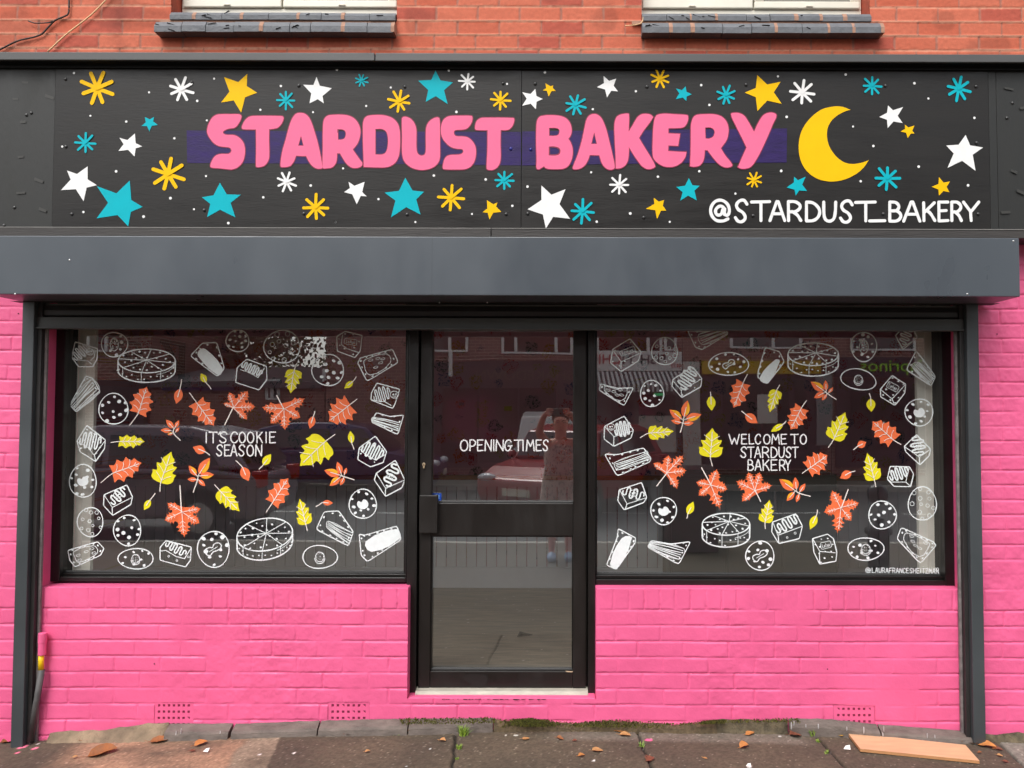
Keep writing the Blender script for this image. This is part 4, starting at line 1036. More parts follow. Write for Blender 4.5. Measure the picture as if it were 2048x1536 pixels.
m = MB(); m.box(x0 + .004, x1 - .004, .0605, .0618, z1_ - .0045, z1_ - .003); m.build('lock_case_edge', gasket, lc)
brass = mat('worn_lock_metal', lin(190, 170, 140), rough=.35, metallic=.7, var=.3, vscale=80)
m = MB(); x, z = P(848, 931, yl); m.cyl_y(x, z + .006, yl - .009, yl - .0002, .0085, 16); m.box(x - .0045, x + .0045, yl - .008, yl - .0003, z - .014, z + .0); m.build('lock_cylinder', brass, door, bevel=.001, smooth=False)
m = MB(); m.box(x - .001, x + .001, yl - .0095, yl - .0091, z - .0005, z + .0115); m.build('keyhole', mat('keyhole_black', (0.01, .01, .01), rough=.6), door)
blue_m = mat('blue_sticker', (0.01, 0.06, 0.36), rough=.4)
p = Paint(YG); p.y -= .001; p.fill([(864.5, 986), (883, 986.5), (883, 1001.5), (875, 1001), (870, 994), (864.5, 992)]); so = p.build('sticker', blue_m, door)
p = Paint(YG); p.y -= .0018; p.stroke([(878, 990), (878, 997)], 1.6); p.stroke([(872, 989), (876, 989)], 1.0); p.build('sticker_mark', mat('pale_blue', (.15, .3, .6), rough=.5), so)
# chipped black edge paint below the threshold and a scrap of tape at the foot of the glass
p = Paint(0.0); p.y -= .005; r = random.Random(9); x = 884
while x < 1085:
    w = r.uniform(2, 14); p.fill([(x, 1396.8), (x + w, 1396.8), (x + w - 1, 1397.4 + r.uniform(0, 1.4)), (x + w * .5, 1397.4 + r.uniform(0, 2)), (x + 1, 1397.4 + r.uniform(0, 1.4))]); x += w + r.uniform(0, 9)
p.build('chipped_paint', mat('chipped_black', lin(48, 26, 32), rough=.9), door)
p = Paint(.112); p.y -= .012; p.fill([(1130, 1340), (1146, 1341), (1144, 1343), (1134, 1342.6)]); p.build('tape_scrap', mat('cream_tape', lin(190, 170, 140), rough=.8), door)
p = Paint(yl + .002); p.y -= .0013
for pts in ([(925, 1352), (960, 1348), (975, 1352), (972, 1368), (962, 1374), (938, 1366)], [(1060, 1360), (1080, 1357), (1082, 1362), (1065, 1366)]): p.fill(smooth_pts(pts, n=4))
p.build('scuff', mat('fresh_black_patch', lin(22, 20, 18), rough=.5), door)

# ------------------------------------------------------------------ window painting
win_w = mat('window_paint_white', (0.80, 0.86, 0.86), rough=.55, var=.05, vscale=40)
txt_w = mat('window_lettering_white', (0.84, 0.84, 0.84), rough=.5)
or_p = mat('window_paint_orange', (0.85, 0.165, 0.050), rough=.55, var=.06, vscale=18)
ye_p = mat('window_paint_yellow', (0.78, 0.70, 0.006), rough=.55, var=.06, vscale=18)
am_p = mat('window_paint_amber', (0.86, 0.42, 0.01), rough=.55)
vein_o = mat('leaf_vein_white', (0.86, 0.80, 0.74), rough=.5)
TA, TB, TC, TD = (tile(*o, 5.12) for o in ((90, 630), (450, 630), (90, 880), (450, 880)))
TE_, TF, TG, TH = (tile(*o, 5.12) for o in ((1170, 630), (1530, 630), (1170, 880), (1530, 880)))
def frame2(b, t, w):
    ux, uy = t[0] - b[0], t[1] - b[1]; L = math.hypot(ux, uy); nx, ny = -uy / L, ux / L
    return lambda u, v: (b[0] + u * ux + v * w * nx, b[1] + u * uy + v * w * ny)
def leaf_obj(fill_pts, veins, colr, kind, root, extra=()):
    p = Paint(YG); p.y -= .0014
    for f in fill_pts: p.fill(f)
    o = p.build('painted_leaf', colr, root); o['label'] = kind
    for pts, m in extra:
        p = Paint(YG); p.y -= .0022; p.fill(pts); p.build('leaf_amber_patch', m, o)  # amber paint over one half of some leaflets
    p = Paint(YG); p.y -= .0028
    for pts, w in veins: p.stroke(pts, w)
    p.build('leaf_vein', vein_o, o)
def leaf(kind, c, root, tl, stem, base, tip, w):
    s, b, t = tl(*stem), tl(*base), tl(*tip); w /= 5.12
    f = frame2(b, t, w); cn = 'orange ' if c is or_p else 'yellow '
    V = []
    if kind == 'small':
        h = [(0, 0, True), (.13, .28), (.38, .5), (.65, .42), (.86, .17), (1, 0, True)]
        out = [(*f(u[0], u[1]), len(u) > 2) for u in h] + [(*f(u[0], -u[1]), len(u) > 2) for u in h[-2:0:-1]]
        V.append((smooth_pts([s, ((s[0] + b[0]) / 2 + .5, (s[1] + b[1]) / 2), b, f(.55, .02)], False, 4), 1.7))
        lab = 'small simple leaf'
    elif kind == 'holly':
        h = [(0, .06, True), (-.03, .44, True), (.13, .36), (.26, .56, True), (.42, .37), (.56, .53, True), (.67, .28), (.80, .33, True), (.88, .12), (1, 0, True)]
        out = [(*f(u[0], u[1]), len(u) > 2) for u in h] + [(*f(u[0] + .03, -u[1]), len(u) > 2) for u in h[-2::-1]]
        V.append((smooth_pts([s, b, f(.5, .0), f(.9, 0)], False, 4), 1.55))
        for u in (.12, .34, .56):
            for sg in (1, -1): V.append((smooth_pts([f(u, 0), f(u + .10, sg * .18), f(u + .13, sg * .34)], False, 3), 1.0))
        for sg in (1, -1): V.append(([f(.74, 0), f(.84, sg * .10)], 1.1))
        lab = 'holly shaped leaf'
    else:
        h = [(0, .08), (.03, .34), (.14, .49), (.27, .50), (.36, .54, True), (.385, .36), (.50, .42), (.60, .46, True), (.615, .27), (.72, .27), (.80, .25, True), (.86, .13), (1, 0, True)]
        out = [(*f(u[0], u[1]), len(u) > 2) for u in h] + [(*f(u[0] - .04 if 0 < i < 10 else u[0], -u[1]), len(u) > 2) for i, u in enumerate(h[-2::-1])]
        V.append((smooth_pts([s, b, f(.45, .01), f(.86, 0)], False, 4), 1.6))
        for u in (.08, .32, .54):
            for sg in (1, -1): V.append((smooth_pts([f(u, 0), f(u + .12, sg * .18), f(u + .20, sg * .34)], False, 3), 1.0))
        lab = 'lobed leaf with toothed edge'
    leaf_obj([smooth_pts(out, n=4)], V, c, cn + lab, root)
def maple(root, tl, stem, cen, tips, notch=.56):
    s, c = tl(*stem), tl(*cen); T = [tl(*q) for q in tips]
    T.sort(key=lambda q: math.atan2(q[1] - c[1], q[0] - c[0]))
    n = len(T); V = []
    ang = [math.atan2(q[1] - c[1], q[0] - c[0]) for q in T]; Ls = [math.hypot(q[0] - c[0], q[1] - c[1]) for q in T]
    out = []
    for i in range(n):
        k = (i + 1) % n; g = (ang[k] - ang[i]) % (2 * math.pi); Lm = min(Ls[i], Ls[k])
        nr = Lm * (notch if g < 1.5 else notch * .72 if g < 1.95 else .26 if g < 2.7 else .12); am = ang[i] + g / 2
        N = (c[0] + nr * math.cos(am), c[1] + nr * math.sin(am))
        for (A, Bp, L, rev) in ((T[i], N, Ls[i], False), (T[k], N, Ls[k], True)):
            th = ang[i] if not rev else ang[k]; nx, ny = -math.sin(th), math.cos(th)
            if rev: nx, ny = -nx, -ny
            seq = [(0, 0, True), (.19, -.005, False), (.25, .085, True), (.36, .01, False), (.43, .155, True), (.57, .02, False), (.65, .145, True), (.82, -.01, False), (1, 0, True)]
            if g > 1.9: seq = [(0, 0, True), (.15, .005, False), (.21, .09, True), (.33, .02, False), (.40, .14, True), (.6, .02, False), (1, 0, True)]
            pts = [(A[0] + (Bp[0] - A[0]) * t + nx * q * L, A[1] + (Bp[1] - A[1]) * t + ny * q * L, sh) for t, q, sh in seq]
            if rev: pts = pts[::-1][1:]
            else: pts = pts if not rev else pts
            out += pts[:-1] if rev else pts
    for i in range(n):
        L = Ls[i]; dx, dy = math.cos(ang[i]), math.sin(ang[i])
        pt = lambda u, v: (c[0] + dx * u * L - dy * v * L, c[1] + dy * u * L + dx * v * L)
        V.append(([c, pt(.45, 0), pt(.80, 0)], 1.2))
        for u in (.34, .50, .65):
            for sg in (1, -1): V.append(([pt(u, 0), pt(u + .09, sg * .10)], .8))
    V.append(([s, ((s[0] + c[0]) / 2, (s[1] + c[1]) / 2), c], 2.0))
    leaf_obj([smooth_pts(out, n=2)], V, or_p, 'orange maple leaf', root)
def sprig(root, tl, stem, leaves, amber=()):
    s = tl(*stem); fills = []; V = []; ex = []
    for i, (b, t) in enumerate(leaves):
        B, T = tl(*b), tl(*t); L = math.hypot(T[0] - B[0], T[1] - B[1]); f = frame2(B, T, L * .46)
        h = [(.08, .0, True), (.2, .30), (.5, .5), (.78, .3), (1, 0, True)]
        fills.append(smooth_pts([(*f(u[0], u[1]), len(u) > 2) for u in h] + [(*f(u[0], -u[1]), len(u) > 2) for u in h[-2:0:-1]], n=4))
        if i in amber: ex.append((smooth_pts([(*f(.25, .04), True), (*f(.25, .34), False), (*f(.55, .46), False), (*f(.8, .26), False), (*f(.92, .08), True), (*f(.55, .10), False)], n=3), am_p))
        V.append(([B, f(.3, 0), f(.62, 0)], 1.3))
    c = tl(*leaves[0][0]); l_ = tl(*leaves[-1][0])
    V.append((smooth_pts([s, l_, c], False, 4), 1.8))
    leaf_obj(fills, V, or_p, 'orange sprig of five leaflets', root, ex)
O, Y_ = or_p, ye_p
for k, c, tl, s, b, t, w in [
  ('holly', O, TA, (870, 1128), (955, 1010), (1045, 735), 215), ('small', O, TA, (1402, 662), (1385, 755), (1345, 910), 88), ('small', Y_, TA, (1703, 757), (1650, 690), (1598, 598), 66),
  ('holly', O, TA, (1482, 797), (1550, 890), (1730, 1135), 205), ('holly', Y_, TA, (680, 1305), (760, 1295), (1025, 1297), 125), ('small', O, TA, (1690, 1435), (1645, 1402), (1515, 1352), 88),
  ('lobed', Y_, TB, (735, 500), (712, 560), (672, 803), 165), ('small', O, TB, (922, 985), (907, 1035), (868, 1165), 72), ('holly', O, TB, (1352, 862), (1285, 915), (1065, 1088), 260), ('small', Y_, TB, (1345, 633), (1312, 678), (1223, 753), 60),
  ('lobed', Y_, TB, (1128, 1222), (1035, 1290), (768, 1545), 300), ('small', Y_, TB, (1322, 1375), (1300, 1315), (1283, 1187), 66),
  ('holly', O, TC, (575, 437), (690, 345), (992, 232), 215), ('lobed', Y_, TC, (1180, 525), (1187, 438), (1295, 118), 230), ('small', Y_, TC, (1130, 547), (1080, 612), (1015, 717), 66), ('lobed', Y_, TC, (1740, 457), (1788, 512), (1995, 732), 175),
  ('small', O, TD, (115, 213), (178, 275), (243, 422), 100), ('small', Y_, TD, (350, 297), (390, 258), (473, 143), 80), ('holly', O, TD, (425, 737), (482, 650), (650, 390), 190), ('lobed', Y_, TD, (845, 928), (830, 865), (765, 600), 150), ('small', O, TD, (935, 680), (1000, 640), (1107, 645), 56)]:
    leaf(k, c, wl_, tl, s, b, t, w)
maple(wl_, TB, (10, 1125), (95, 950), [(40, 785), (240, 770), (317, 940), (230, 1080), (-21, 905)])
maple(wl_, TB, (540, 825), (612, 960), [(822, 853), (373, 945), (465, 1115), (615, 1180), (775, 1053)])
maple(wl_, TC, (1397, 465), (1412, 735), [(1250, 640), (1600, 700), (1222, 825), (1590, 855), (1430, 1000)])
sprig(wl_, TA, (1388, 1282), [((1325, 1165), (1240, 1072)), ((1330, 1160), (1375, 1078)), ((1300, 1185), (1185, 1178)), ((1335, 1205), (1378, 1150)), ((1318, 1205), (1255, 1228))], (4,))
sprig(wl_, TC, (1522, 535), [((1570, 365), (1690, 180)), ((1560, 370), (1473, 262)), ((1575, 368), (1733, 355)), ((1562, 405), (1460, 402)), ((1568, 400), (1642, 472))], (0, 1, 2))
sprig(wl_, TD, (1325, 407), [((1190, 362), (1015, 310)), ((1195, 355), (1150, 222)), ((1222, 360), (1245, 282)), ((1190, 372), (1072, 470)), ((1225, 375), (1182, 464))], (0, 3))
for k, c, tl, s, b, t, w in [
  ('small', Y_, TE_, (1281, 790), (1287, 828), (1297, 982), 88), ('holly', O, TE_, (1662, 608), (1620, 690), (1520, 952), 185), ('lobed', Y_, TE_, (1993, 715), (1962, 770), (1890, 998), 130), ('small', O, TE_, (1602, 985), (1640, 1015), (1767, 1108), 92),
  ('lobed', Y_, TE_, (567, 1255), (650, 1210), (912, 1190), 140), ('lobed', Y_, TE_, (1303, 1545), (1282, 1455), (1305, 1156), 232),
  ('holly', O, TF, (422, 877), (375, 945), (260, 1174), 185), ('small', Y_, TF, (1065, 805), (1080, 855), (1088, 992), 92), ('lobed', Y_, TF, (648, 1355), (700, 1275), (822, 995), 200), ('holly', O, TF, (1390, 1325), (1320, 1285), (1098, 1088), 215), ('small', O, TF, (903, 1380), (945, 1345), (1036, 1300), 76), ('small', Y_, TF, (213, 1087), (185, 1118), (58, 1196), 62),
  ('small', Y_, TG, (1042, 800), (1050, 762), (1110, 630), 76), ('lobed', Y_, TG, (1845, 907), (1842, 845), (1890, 613), 145),
  ('holly', O, TH, (380, 340), (437, 300), (640, 155), 215), ('small', O, TH, (918, 318), (885, 325), (767, 392), 86), ('lobed', Y_, TH, (1133, 478), (1118, 412), (1045, 133), 170), ('small', Y_, TH, (535, 715), (525, 770), (460, 916), 76)]:
    leaf(k, c, wr_, tl, s, b, t, w)
maple(wr_, TG, (730, 468), (835, 335), [(690, 235), (855, 150), (1012, 148), (1043, 310), (945, 505)])
maple(wr_, TG, (1187, 280), (1285, 460), [(1135, 430), (1350, 295), (1462, 505), (1385, 710), (1160, 570)])
maple(wr_, TG, (1790, 625), (1735, 515), [(1545, 420), (1670, 325), (1790, 325), (1918, 465), (1605, 632)])
maple(wr_, TH, (840, 503), (770, 690), [(685, 512), (968, 640), (600, 740), (885, 830), (740, 962)])
sprig(wr_, TE_, (975, 1200), [((1010, 1060), (1050, 873)), ((1000, 1075), (863, 968)), ((1020, 1070), (1192, 1018)), ((995, 1105), (880, 1078)), ((1000, 1110), (1114, 1105))], (0, 1, 2))
sprig(wr_, TF, (725, 865), [((615, 785), (467, 683)), ((625, 780), (618, 668)), ((645, 800), (697, 742)), ((612, 790), (500, 850)), ((635, 805), (580, 875))], (0,))
sprig(wr_, TH, (460, 575), [((310, 520), (145, 400)), ((320, 515), (307, 380)), ((350, 535), (412, 445)), ((305, 525), (220, 625)), ((350, 545), (320, 637))], (0, 3))

# ------------------------------------------------------------------ bakes drawn in white line
def inside(pt, poly):
    x, y = pt; c = False
    for i in range(len(poly)):
        x1, y1 = poly[i][:2]; x2, y2 = poly[i - 1][:2]
        if (y1 > y) != (y2 > y) and x < (x2 - x1) * (y - y1) / (y2 - y1) + x1: c = not c
    return c
def spots(p, poly, n, rad, seed, ring=False, avoid=(), lo=.82):
    r = random.Random(seed); xs = [q[0] for q in poly]; ys = [q[1] for q in poly]; got = []
    dmin = math.sqrt((max(xs) - min(xs)) * (max(ys) - min(ys)) / max(n, 1)) * .72
    for _ in range(900):
        if len(got) >= n: break
        q = (r.uniform(min(xs), max(xs)), r.uniform(min(ys), max(ys)))
        if not inside(q, poly) or any(math.hypot(q[0] - g[0], q[1] - g[1]) < dmin for g in got) or any(math.hypot(q[0] - a[0], q[1] - a[1]) < a[2] for a in avoid): continue
        got.append(q); a = r.uniform(.75, 1.2) * rad; b = a * r.uniform(.62, .95); t = r.uniform(-.6, .6)
        if ring: p.stroke([(q[0] + a * math.cos(k * .785), q[1] + a * math.sin(k * .785)) for k in range(8)], 1.0, closed=True)
        else: p.disc(q[0], q[1], a, b, t)
def ell(cx, cy, rx, ry, rot=0, n=26, wob=0.0, seed=0):
    c, s = math.cos(rot), math.sin(rot)
    return [(cx + (1 + wob * math.sin(3 * t + seed)) * (rx * math.cos(t) * c - ry * math.sin(t) * s), cy + (1 + wob * math.sin(3 * t + seed)) * (rx * math.cos(t) * s + ry * math.sin(t) * c)) for t in [2 * math.pi * k / n for k in range(n)]]
LW = 2.0
def cookie(root, tl, cx, cy, rx, ry, top=None, ring=False, n=9, rot=0, lab=None):
    x, y = tl(cx, cy); rx /= 5.12; ry /= 5.12; sd = int(cx + cy)
    p = Paint(YG); p.y -= .0012
    o = ell(x, y, rx, ry, rot, wob=.025, seed=sd); p.stroke(o, LW, closed=True, wob=.18)
    if n: spots(p, ell(x, y, rx * .9, ry * .9, rot), n, min(rx, ry) * .118 + .4, sd, ring, avoid=[(x, y, min(rx, ry) * .42)] if top else ())
    m = min(rx, ry)
    if top == 'blob': p.fill(smooth_pts([(x - m * .42, y + .05 * m), (x - m * .32, y - .22 * m), (x - .1 * m, y - .14 * m), (x + .05 * m, y - .33 * m), (x + .3 * m, y - .25 * m), (x + .42 * m, y + .05 * m), (x + .2 * m, y + .34 * m), (x - .2 * m, y + .34 * m)], n=3))
    elif top == 'bar':
        a = -.55; f = lambda u, v: (x + m * (u * math.cos(a) - v * math.sin(a)), y + m * (u * math.sin(a) + v * math.cos(a)))
        p.stroke(smooth_pts([f(-.5, -.2), f(-.15, -.22), f(0, -.12), f(.2, -.25), f(.5, -.15), f(.52, .12), f(.2, .2), f(-.1, .14), f(-.45, .22)], n=3), 1.9, closed=True); p.stroke([f(-.3, 0), f(.3, 0)], 1.3)
    elif top == 'kiss':
        q = .42 * min(m, 24); p.stroke(ell(x, y, q * .9, q), 1.4, closed=True); spots(p, ell(x, y, q * .8, q * .85), 10, 1.0, sd); p.stroke(smooth_pts([(x - q * 1.1, y + .3 * q), (x - q * .7, y + q * 1.1), (x, y + 1.35 * q), (x + q * .7, y + q * 1.1), (x + q * 1.1, y + .3 * q)], False, 4), 1.4)
    elif top == 'pod':
        p.stroke(ell(x, y, m * .34, m * .52), 1.4, closed=True); spots(p, ell(x, y, m * .28, m * .46), 9, 1.1, sd, True); p.stroke(ell(x, y - .28 * m, m * .2, m * .17), 1.2, closed=True)
    p.build('painted_cookie', win_w, root)
def outline(tl, pts): return [tl(*q) for q in pts]
def squig(p, tl, a, b, amp, cyc, w):
    A, B = tl(*a), tl(*b); amp /= 5.12
    ux, uy = B[0] - A[0], B[1] - A[1]; L = math.hypot(ux, uy); nx, ny = -uy / L, ux / L; n = cyc * 14
    pts = []
    for i in range(n + 1):
        t = i / n; q = amp * math.sin(2 * math.pi * cyc * t) * (.55 + .45 * math.sin(math.pi * t)); lag = -.105 * L / cyc * math.sin(4 * math.pi * cyc * t)
        pts.append((A[0] + ux * t + nx * q + ux / L * lag, A[1] + uy * t + ny * q + uy / L * lag))
    p.stroke(pts, w * 1.15)
def biscuit_text(p, x, y, w, h, rot):
    c, s = math.cos(rot), math.sin(rot); rt = lambda a, b: (x + a * c - b * s, y + a * s + b * c)
    p.stroke(smooth_pts([rt(-w / 2, -h / 2), rt(0, -h * .54), rt(w / 2, -h / 2), rt(w * .53, 0), rt(w / 2, h / 2), rt(0, h * .54), rt(-w / 2, h / 2), rt(-w * .53, 0)], n=3), 1.0, closed=True)
    for i, ch in enumerate('Lotus'):
        x0 = x - w * .40 + i * w * .165; letter(p, ch, x0, x0 + w * .14, y - h * .34, y + h * .34, .85, rot, (x, y), 0)
def block(root, tl, out, inner, sq=None, dots=0, ring=None, text=None, ringdots=False):
    p = Paint(YG); p.y -= .0012; sd = int(sum(q[0] for q in out))
    o = smooth_pts(outline(tl, out), n=3) if False else outline(tl, out)
    q = []
    for i in range(len(o)):      # corners a brush would round
        a, b, c = o[i - 1], o[i], o[(i + 1) % len(o)]
        q += [(b[0] + (a[0] - b[0]) * .10, b[1] + (a[1] - b[1]) * .10), (b[0] + ((a[0] + c[0]) / 2 - b[0]) * .03, b[1] + ((a[1] + c[1]) / 2 - b[1]) * .03), (b[0] + (c[0] - b[0]) * .10, b[1] + (c[1] - b[1]) * .10)]
    p.stroke(q, LW, closed=True, wob=.15)
    for l in inner: p.stroke(outline(tl, l), 1.6, wob=.15)
    av = []
    if ring:
        x, y = tl(ring[0], ring[1]); R = ring[2] / 5.12; p.stroke(ell(x, y, R, R * .85), 1.3, closed=True); p.disc(x - R * .25, y, R * .25); p.disc(x + R * .35, y - .1 * R, R * .22); p.stroke([(x - R * .4, y + R * .45), (x, y + R * .55), (x + R * .4, y + R * .4)], .9); av.append((x, y, R * 1.1))
    if text:
        x, y = tl(text[0], text[1]); biscuit_text(p, x, y, text[2] / 5.12, text[3] / 5.12, R_(text[4])); av.append((x, y, text[2] / 5.12 * .58))
    if sq: squig(p, tl, *sq)
    if dots: spots(p, [((a[0] - sum(v[0] for v in o) / len(o)) * .88 + sum(v[0] for v in o) / len(o), (a[1] - sum(v[1] for v in o) / len(o)) * .88 + sum(v[1] for v in o) / len(o)) for a in o], dots, 1.8, sd, ringdots, av)
    p.build('painted_brownie', win_w, root)
def slice_(root, tl, out, fill=None, lines=None, dash=False, n=9):
    p = Paint(YG); p.y -= .0012; sd = int(sum(q[1] for q in out))
    o = outline(tl, out); q = []
    for i in range(len(o)):
        a, b, c = o[i - 1], o[i], o[(i + 1) % len(o)]
        q += [(b[0] + (a[0] - b[0]) * .12, b[1] + (a[1] - b[1]) * .12), (b[0] + ((a[0] + c[0]) / 2 - b[0]) * .05, b[1] + ((a[1] + c[1]) / 2 - b[1]) * .05), (b[0] + (c[0] - b[0]) * .12, b[1] + (c[1] - b[1]) * .12)]
    p.stroke(q, LW, closed=True, wob=.15)
    cx, cy = sum(v[0] for v in o) / len(o), sum(v[1] for v in o) / len(o)
    if fill: p.fill(smooth_pts(outline(tl, fill), n=3))
    if lines:
        (a0, a1), (b0, b1), k = lines; A0, A1, B0, B1 = tl(*a0), tl(*a1), tl(*b0), tl(*b1); r = random.Random(sd)
        for i in range(k):
            t = i / (k - 1); s = (A0[0] + (A1[0] - A0[0]) * t, A0[1] + (A1[1] - A0[1]) * t); e = (B0[0] + (B1[0] - B0[0]) * t, B0[1] + (B1[1] - B0[1]) * t)
            mxx = ((s[0] + e[0]) / 2 + r.uniform(-2, 2), (s[1] + e[1]) / 2 + r.uniform(-2, 2)); p.stroke(smooth_pts([s, mxx, e], False, 5), 1.7, wob=.2)
        p.stroke(smooth_pts([tl(*b0), tl(*a0), tl(*a1), tl(*b1)], False, 4), 1.2)
    if dash:
        i2 = [(cx + (v[0] - cx) * .66, cy + (v[1] - cy) * .66) for v in o]; p.stroke(smooth_pts(i2, n=3), 1.3, closed=True); r = random.Random(sd)
        d = (o[1][0] - o[0][0], o[1][1] - o[0][1]); L = math.hypot(*d); d = (d[0] / L, d[1] / L)
        got = []
        for _ in range(300):
            if len(got) >= 5: break
            w = (r.uniform(min(v[0] for v in i2), max(v[0] for v in i2)), r.uniform(min(v[1] for v in i2), max(v[1] for v in i2)))
            if inside(w, [(cx + (v[0] - cx) * .8, cy + (v[1] - cy) * .8) for v in i2]) and all(math.hypot(w[0] - g[0], w[1] - g[1]) > 9 for g in got):
                got.append(w); p.stroke(ell(w[0], w[1], 4.4, 2.0, math.atan2(d[1], d[0]), 10), .9, closed=True)
    # spots keep to the crust
    if n:
        r = random.Random(sd + 1)
        for i in range(len(o)):
            a, b = o[i - 1], o[i]; L = math.hypot(b[0] - a[0], b[1] - a[1]); k = max(1, int(L / 15))
            for j in range(k):
                t = (j + r.uniform(.3, .7)) / k; x, y = a[0] + (b[0] - a[0]) * t, a[1] + (b[1] - a[1]) * t
                x += (cx - x) * .13; y += (cy - y) * .13
                p.disc(x, y, r.uniform(1.7, 2.7), r.uniform(1.2, 1.9), math.atan2(b[1] - a[1], b[0] - a[0]))
    p.build('painted_cake_slice', win_w, root)
def cake(root, tl, ap, c, rx, ry, h, rot=0, n=22):
    A = tl(*ap); x, y = tl(*c); rx /= 5.12; ry /= 5.12; h /= 5.12; rot = R_(rot)
    p = Paint(YG); p.y -= .0012; top = ell(x, y, rx, ry, rot, 36); p.stroke(top, 2.4, closed=True, wob=.15)
    cs, sn = math.cos(rot), math.sin(rot)
    E = lambda t: (x + rx * math.cos(t) * cs - ry * math.sin(t) * sn, y + rx * math.cos(t) * sn + ry * math.sin(t) * cs)
    low = [E(R_(-2))] + [(E(R_(a))[0], E(R_(a))[1] + h) for a in range(4, 178, 10)] + [E(R_(182))]
    p.stroke(smooth_pts(low, False, 2), 2.6, wob=.15)
    for a in range(10, 360, 45): p.stroke([A, ((A[0] + E(R_(a))[0]) / 2, (A[1] + E(R_(a))[1]) / 2), E(R_(a))], 1.5)
    for a in (60, 100, 145): q = E(R_(a)); p.stroke([q, (q[0], q[1] + h * .5), (q[0], q[1] + h)], 1.2)
    p.stroke([(E(R_(a))[0], E(R_(a))[1] + h * .28) for a in range(12, 70, 8)], 1.0)
    spots(p, ell(x, y, rx * .92, ry * .9, rot), n, 2.2, int(x)); r = random.Random(int(y))
    for a in range(15, 176, 13): q = E(R_(a)); p.disc(q[0], q[1] + h * r.uniform(.35, .85), r.uniform(1.5, 2.1), 1.3)
    p.build('painted_cake', win_w, root)
W = wl_
block(W, TA, [(310, 275), (540, 345), (535, 450), (490, 530), (345, 530), (275, 430)], [[(285, 455), (350, 460), (440, 470), (480, 505)], [(515, 375), (505, 430), (470, 465)]], ((300, 440), (430, 325), 62, 4, 2.2), ring=(462, 378, 38))
cookie(W, TA, 712, 302, 135, 125, 'pod', n=8); cake(W, TA, (1042, 463), (1042, 470), 293, 122, 98)
slice_(W, TA, [(1490, 420), (1610, 290), (1760, 280), (1838, 548), (1765, 628)], fill=[(1575, 365), (1640, 345), (1820, 545), (1775, 618), (1570, 425)], n=5)
cookie(W, TB, 130, 265, 118, 112, n=12); slice_(W, TA, [(420, 625), (490, 650), (568, 790), (325, 995), (255, 920)], lines=(((470, 665), (560, 780)), ((265, 920), (330, 985)), 6))
cookie(W, TA, 703, 962, 150, 158, n=11); block(W, TA, [(430, 1130), (620, 1280), (610, 1370), (520, 1500), (360, 1400), (330, 1290)], [[(335, 1300), (430, 1345), (510, 1440), (520, 1500)], [(510, 1430), (615, 1290)]], ((365, 1265), (570, 1310), 92, 4, 2.6), 9)
cookie(W, TB, 585, 325, 185, 168, ring=True, n=10); block(W, TB, [(225, 452), (425, 525), (430, 660), (350, 768), (110, 690), (125, 540)], [[(160, 560), (240, 585), (340, 640), (405, 545)]], ((180, 505), (375, 600), 46, 5, 2.6), 0)
cookie(W, TB, 1055, 565, 163, 160, n=12); block(W, TB, [(1230, 168), (1405, 210), (1385, 370), (1330, 435), (1150, 370), (1145, 220)], [[(1205, 205), (1190, 300), (1250, 345), (1370, 385)]], None, 8, text=(1287, 275, 118, 52, 8))
slice_(W, TB, [(1385, 440), (1715, 350), (1775, 485), (1455, 680), (1360, 490)], dash=True); block(W, TB, [(1555, 697), (1790, 760), (1740, 915), (1715, 955), (1495, 870), (1500, 800)], [[(1495, 865), (1560, 880), (1640, 890), (1700, 925)]], ((1525, 835), (1690, 790), 78, 4, 1.8), ring=(1735, 815, 42))
slice_(W, TB, [(1550, 1000), (1690, 1040), (1830, 1025), (1770, 1225), (1500, 1095)], lines=(((1512, 1050), (1510, 1090)), ((1790, 1105), (1770, 1185)), 5))
block(W, TB, [(1540, 1240), (1655, 1400), (1620, 1510), (1490, 1555), (1360, 1480), (1375, 1360)], [[(1380, 1370), (1430, 1420), (1540, 1485), (1640, 1430)]], ((1415, 1345), (1610, 1440), 84, 4, 2.6), 8)
cookie(W, TC, 390, 420, 138, 168, 'blob', n=11); block(W, TC, [(840, 460), (897, 580), (880, 660), (695, 772), (600, 670), (607, 560)], [[(607, 560), (690, 690), (897, 585)], [(690, 690), (692, 770)]], ((680, 640), (820, 505), 56, 3, 2.8), ring=(745, 562, 40))
cookie(W, TC, 465, 840, 132, 150, ring=True, n=11); cookie(W, TC, 845, 925, 140, 158, n=11); slice_(W, TC, [(235, 1130), (540, 1040), (605, 1110), (570, 1180), (310, 1300), (255, 1230)], dash=True)
cookie(W, TC, 932, 1215, 180, 105, 'kiss', n=8); block(W, TC, [(1240, 1030), (1500, 1095), (1490, 1230), (1440, 1300), (1180, 1230), (1180, 1100)], [[(1190, 1135), (1240, 1130), (1340, 1190), (1430, 1215), (1498, 1105)]], ((1245, 1055), (1440, 1165), 46, 4, 2.4), 5, ringdots=True)
cookie(W, TC, 1727, 1117, 163, 185, 'bar', n=11); cake(W, TD, (425, 955), (408, 968), 288, 165, 92, -9)
slice_(W, TD, [(1015, 735), (1165, 725), (1315, 940), (1265, 1085), (935, 915)], lines=(((1060, 830), (1050, 900)), ((1305, 950), (1270, 1060)), 5)); cookie(W, TD, 1412, 655, 140, 150, 'blob', n=10)
block(W, TD, [(1745, 207), (1842, 410), (1810, 490), (1645, 577), (1530, 410), (1550, 340)], [[(1550, 340), (1645, 495), (1842, 408)], [(1645, 495), (1642, 575)]], ((1755, 255), (1655, 465), 62, 3, 3.2), ring=(1692, 372, 34)); cookie(W, TD, 972, 1197, 178, 118, 'kiss', n=0)
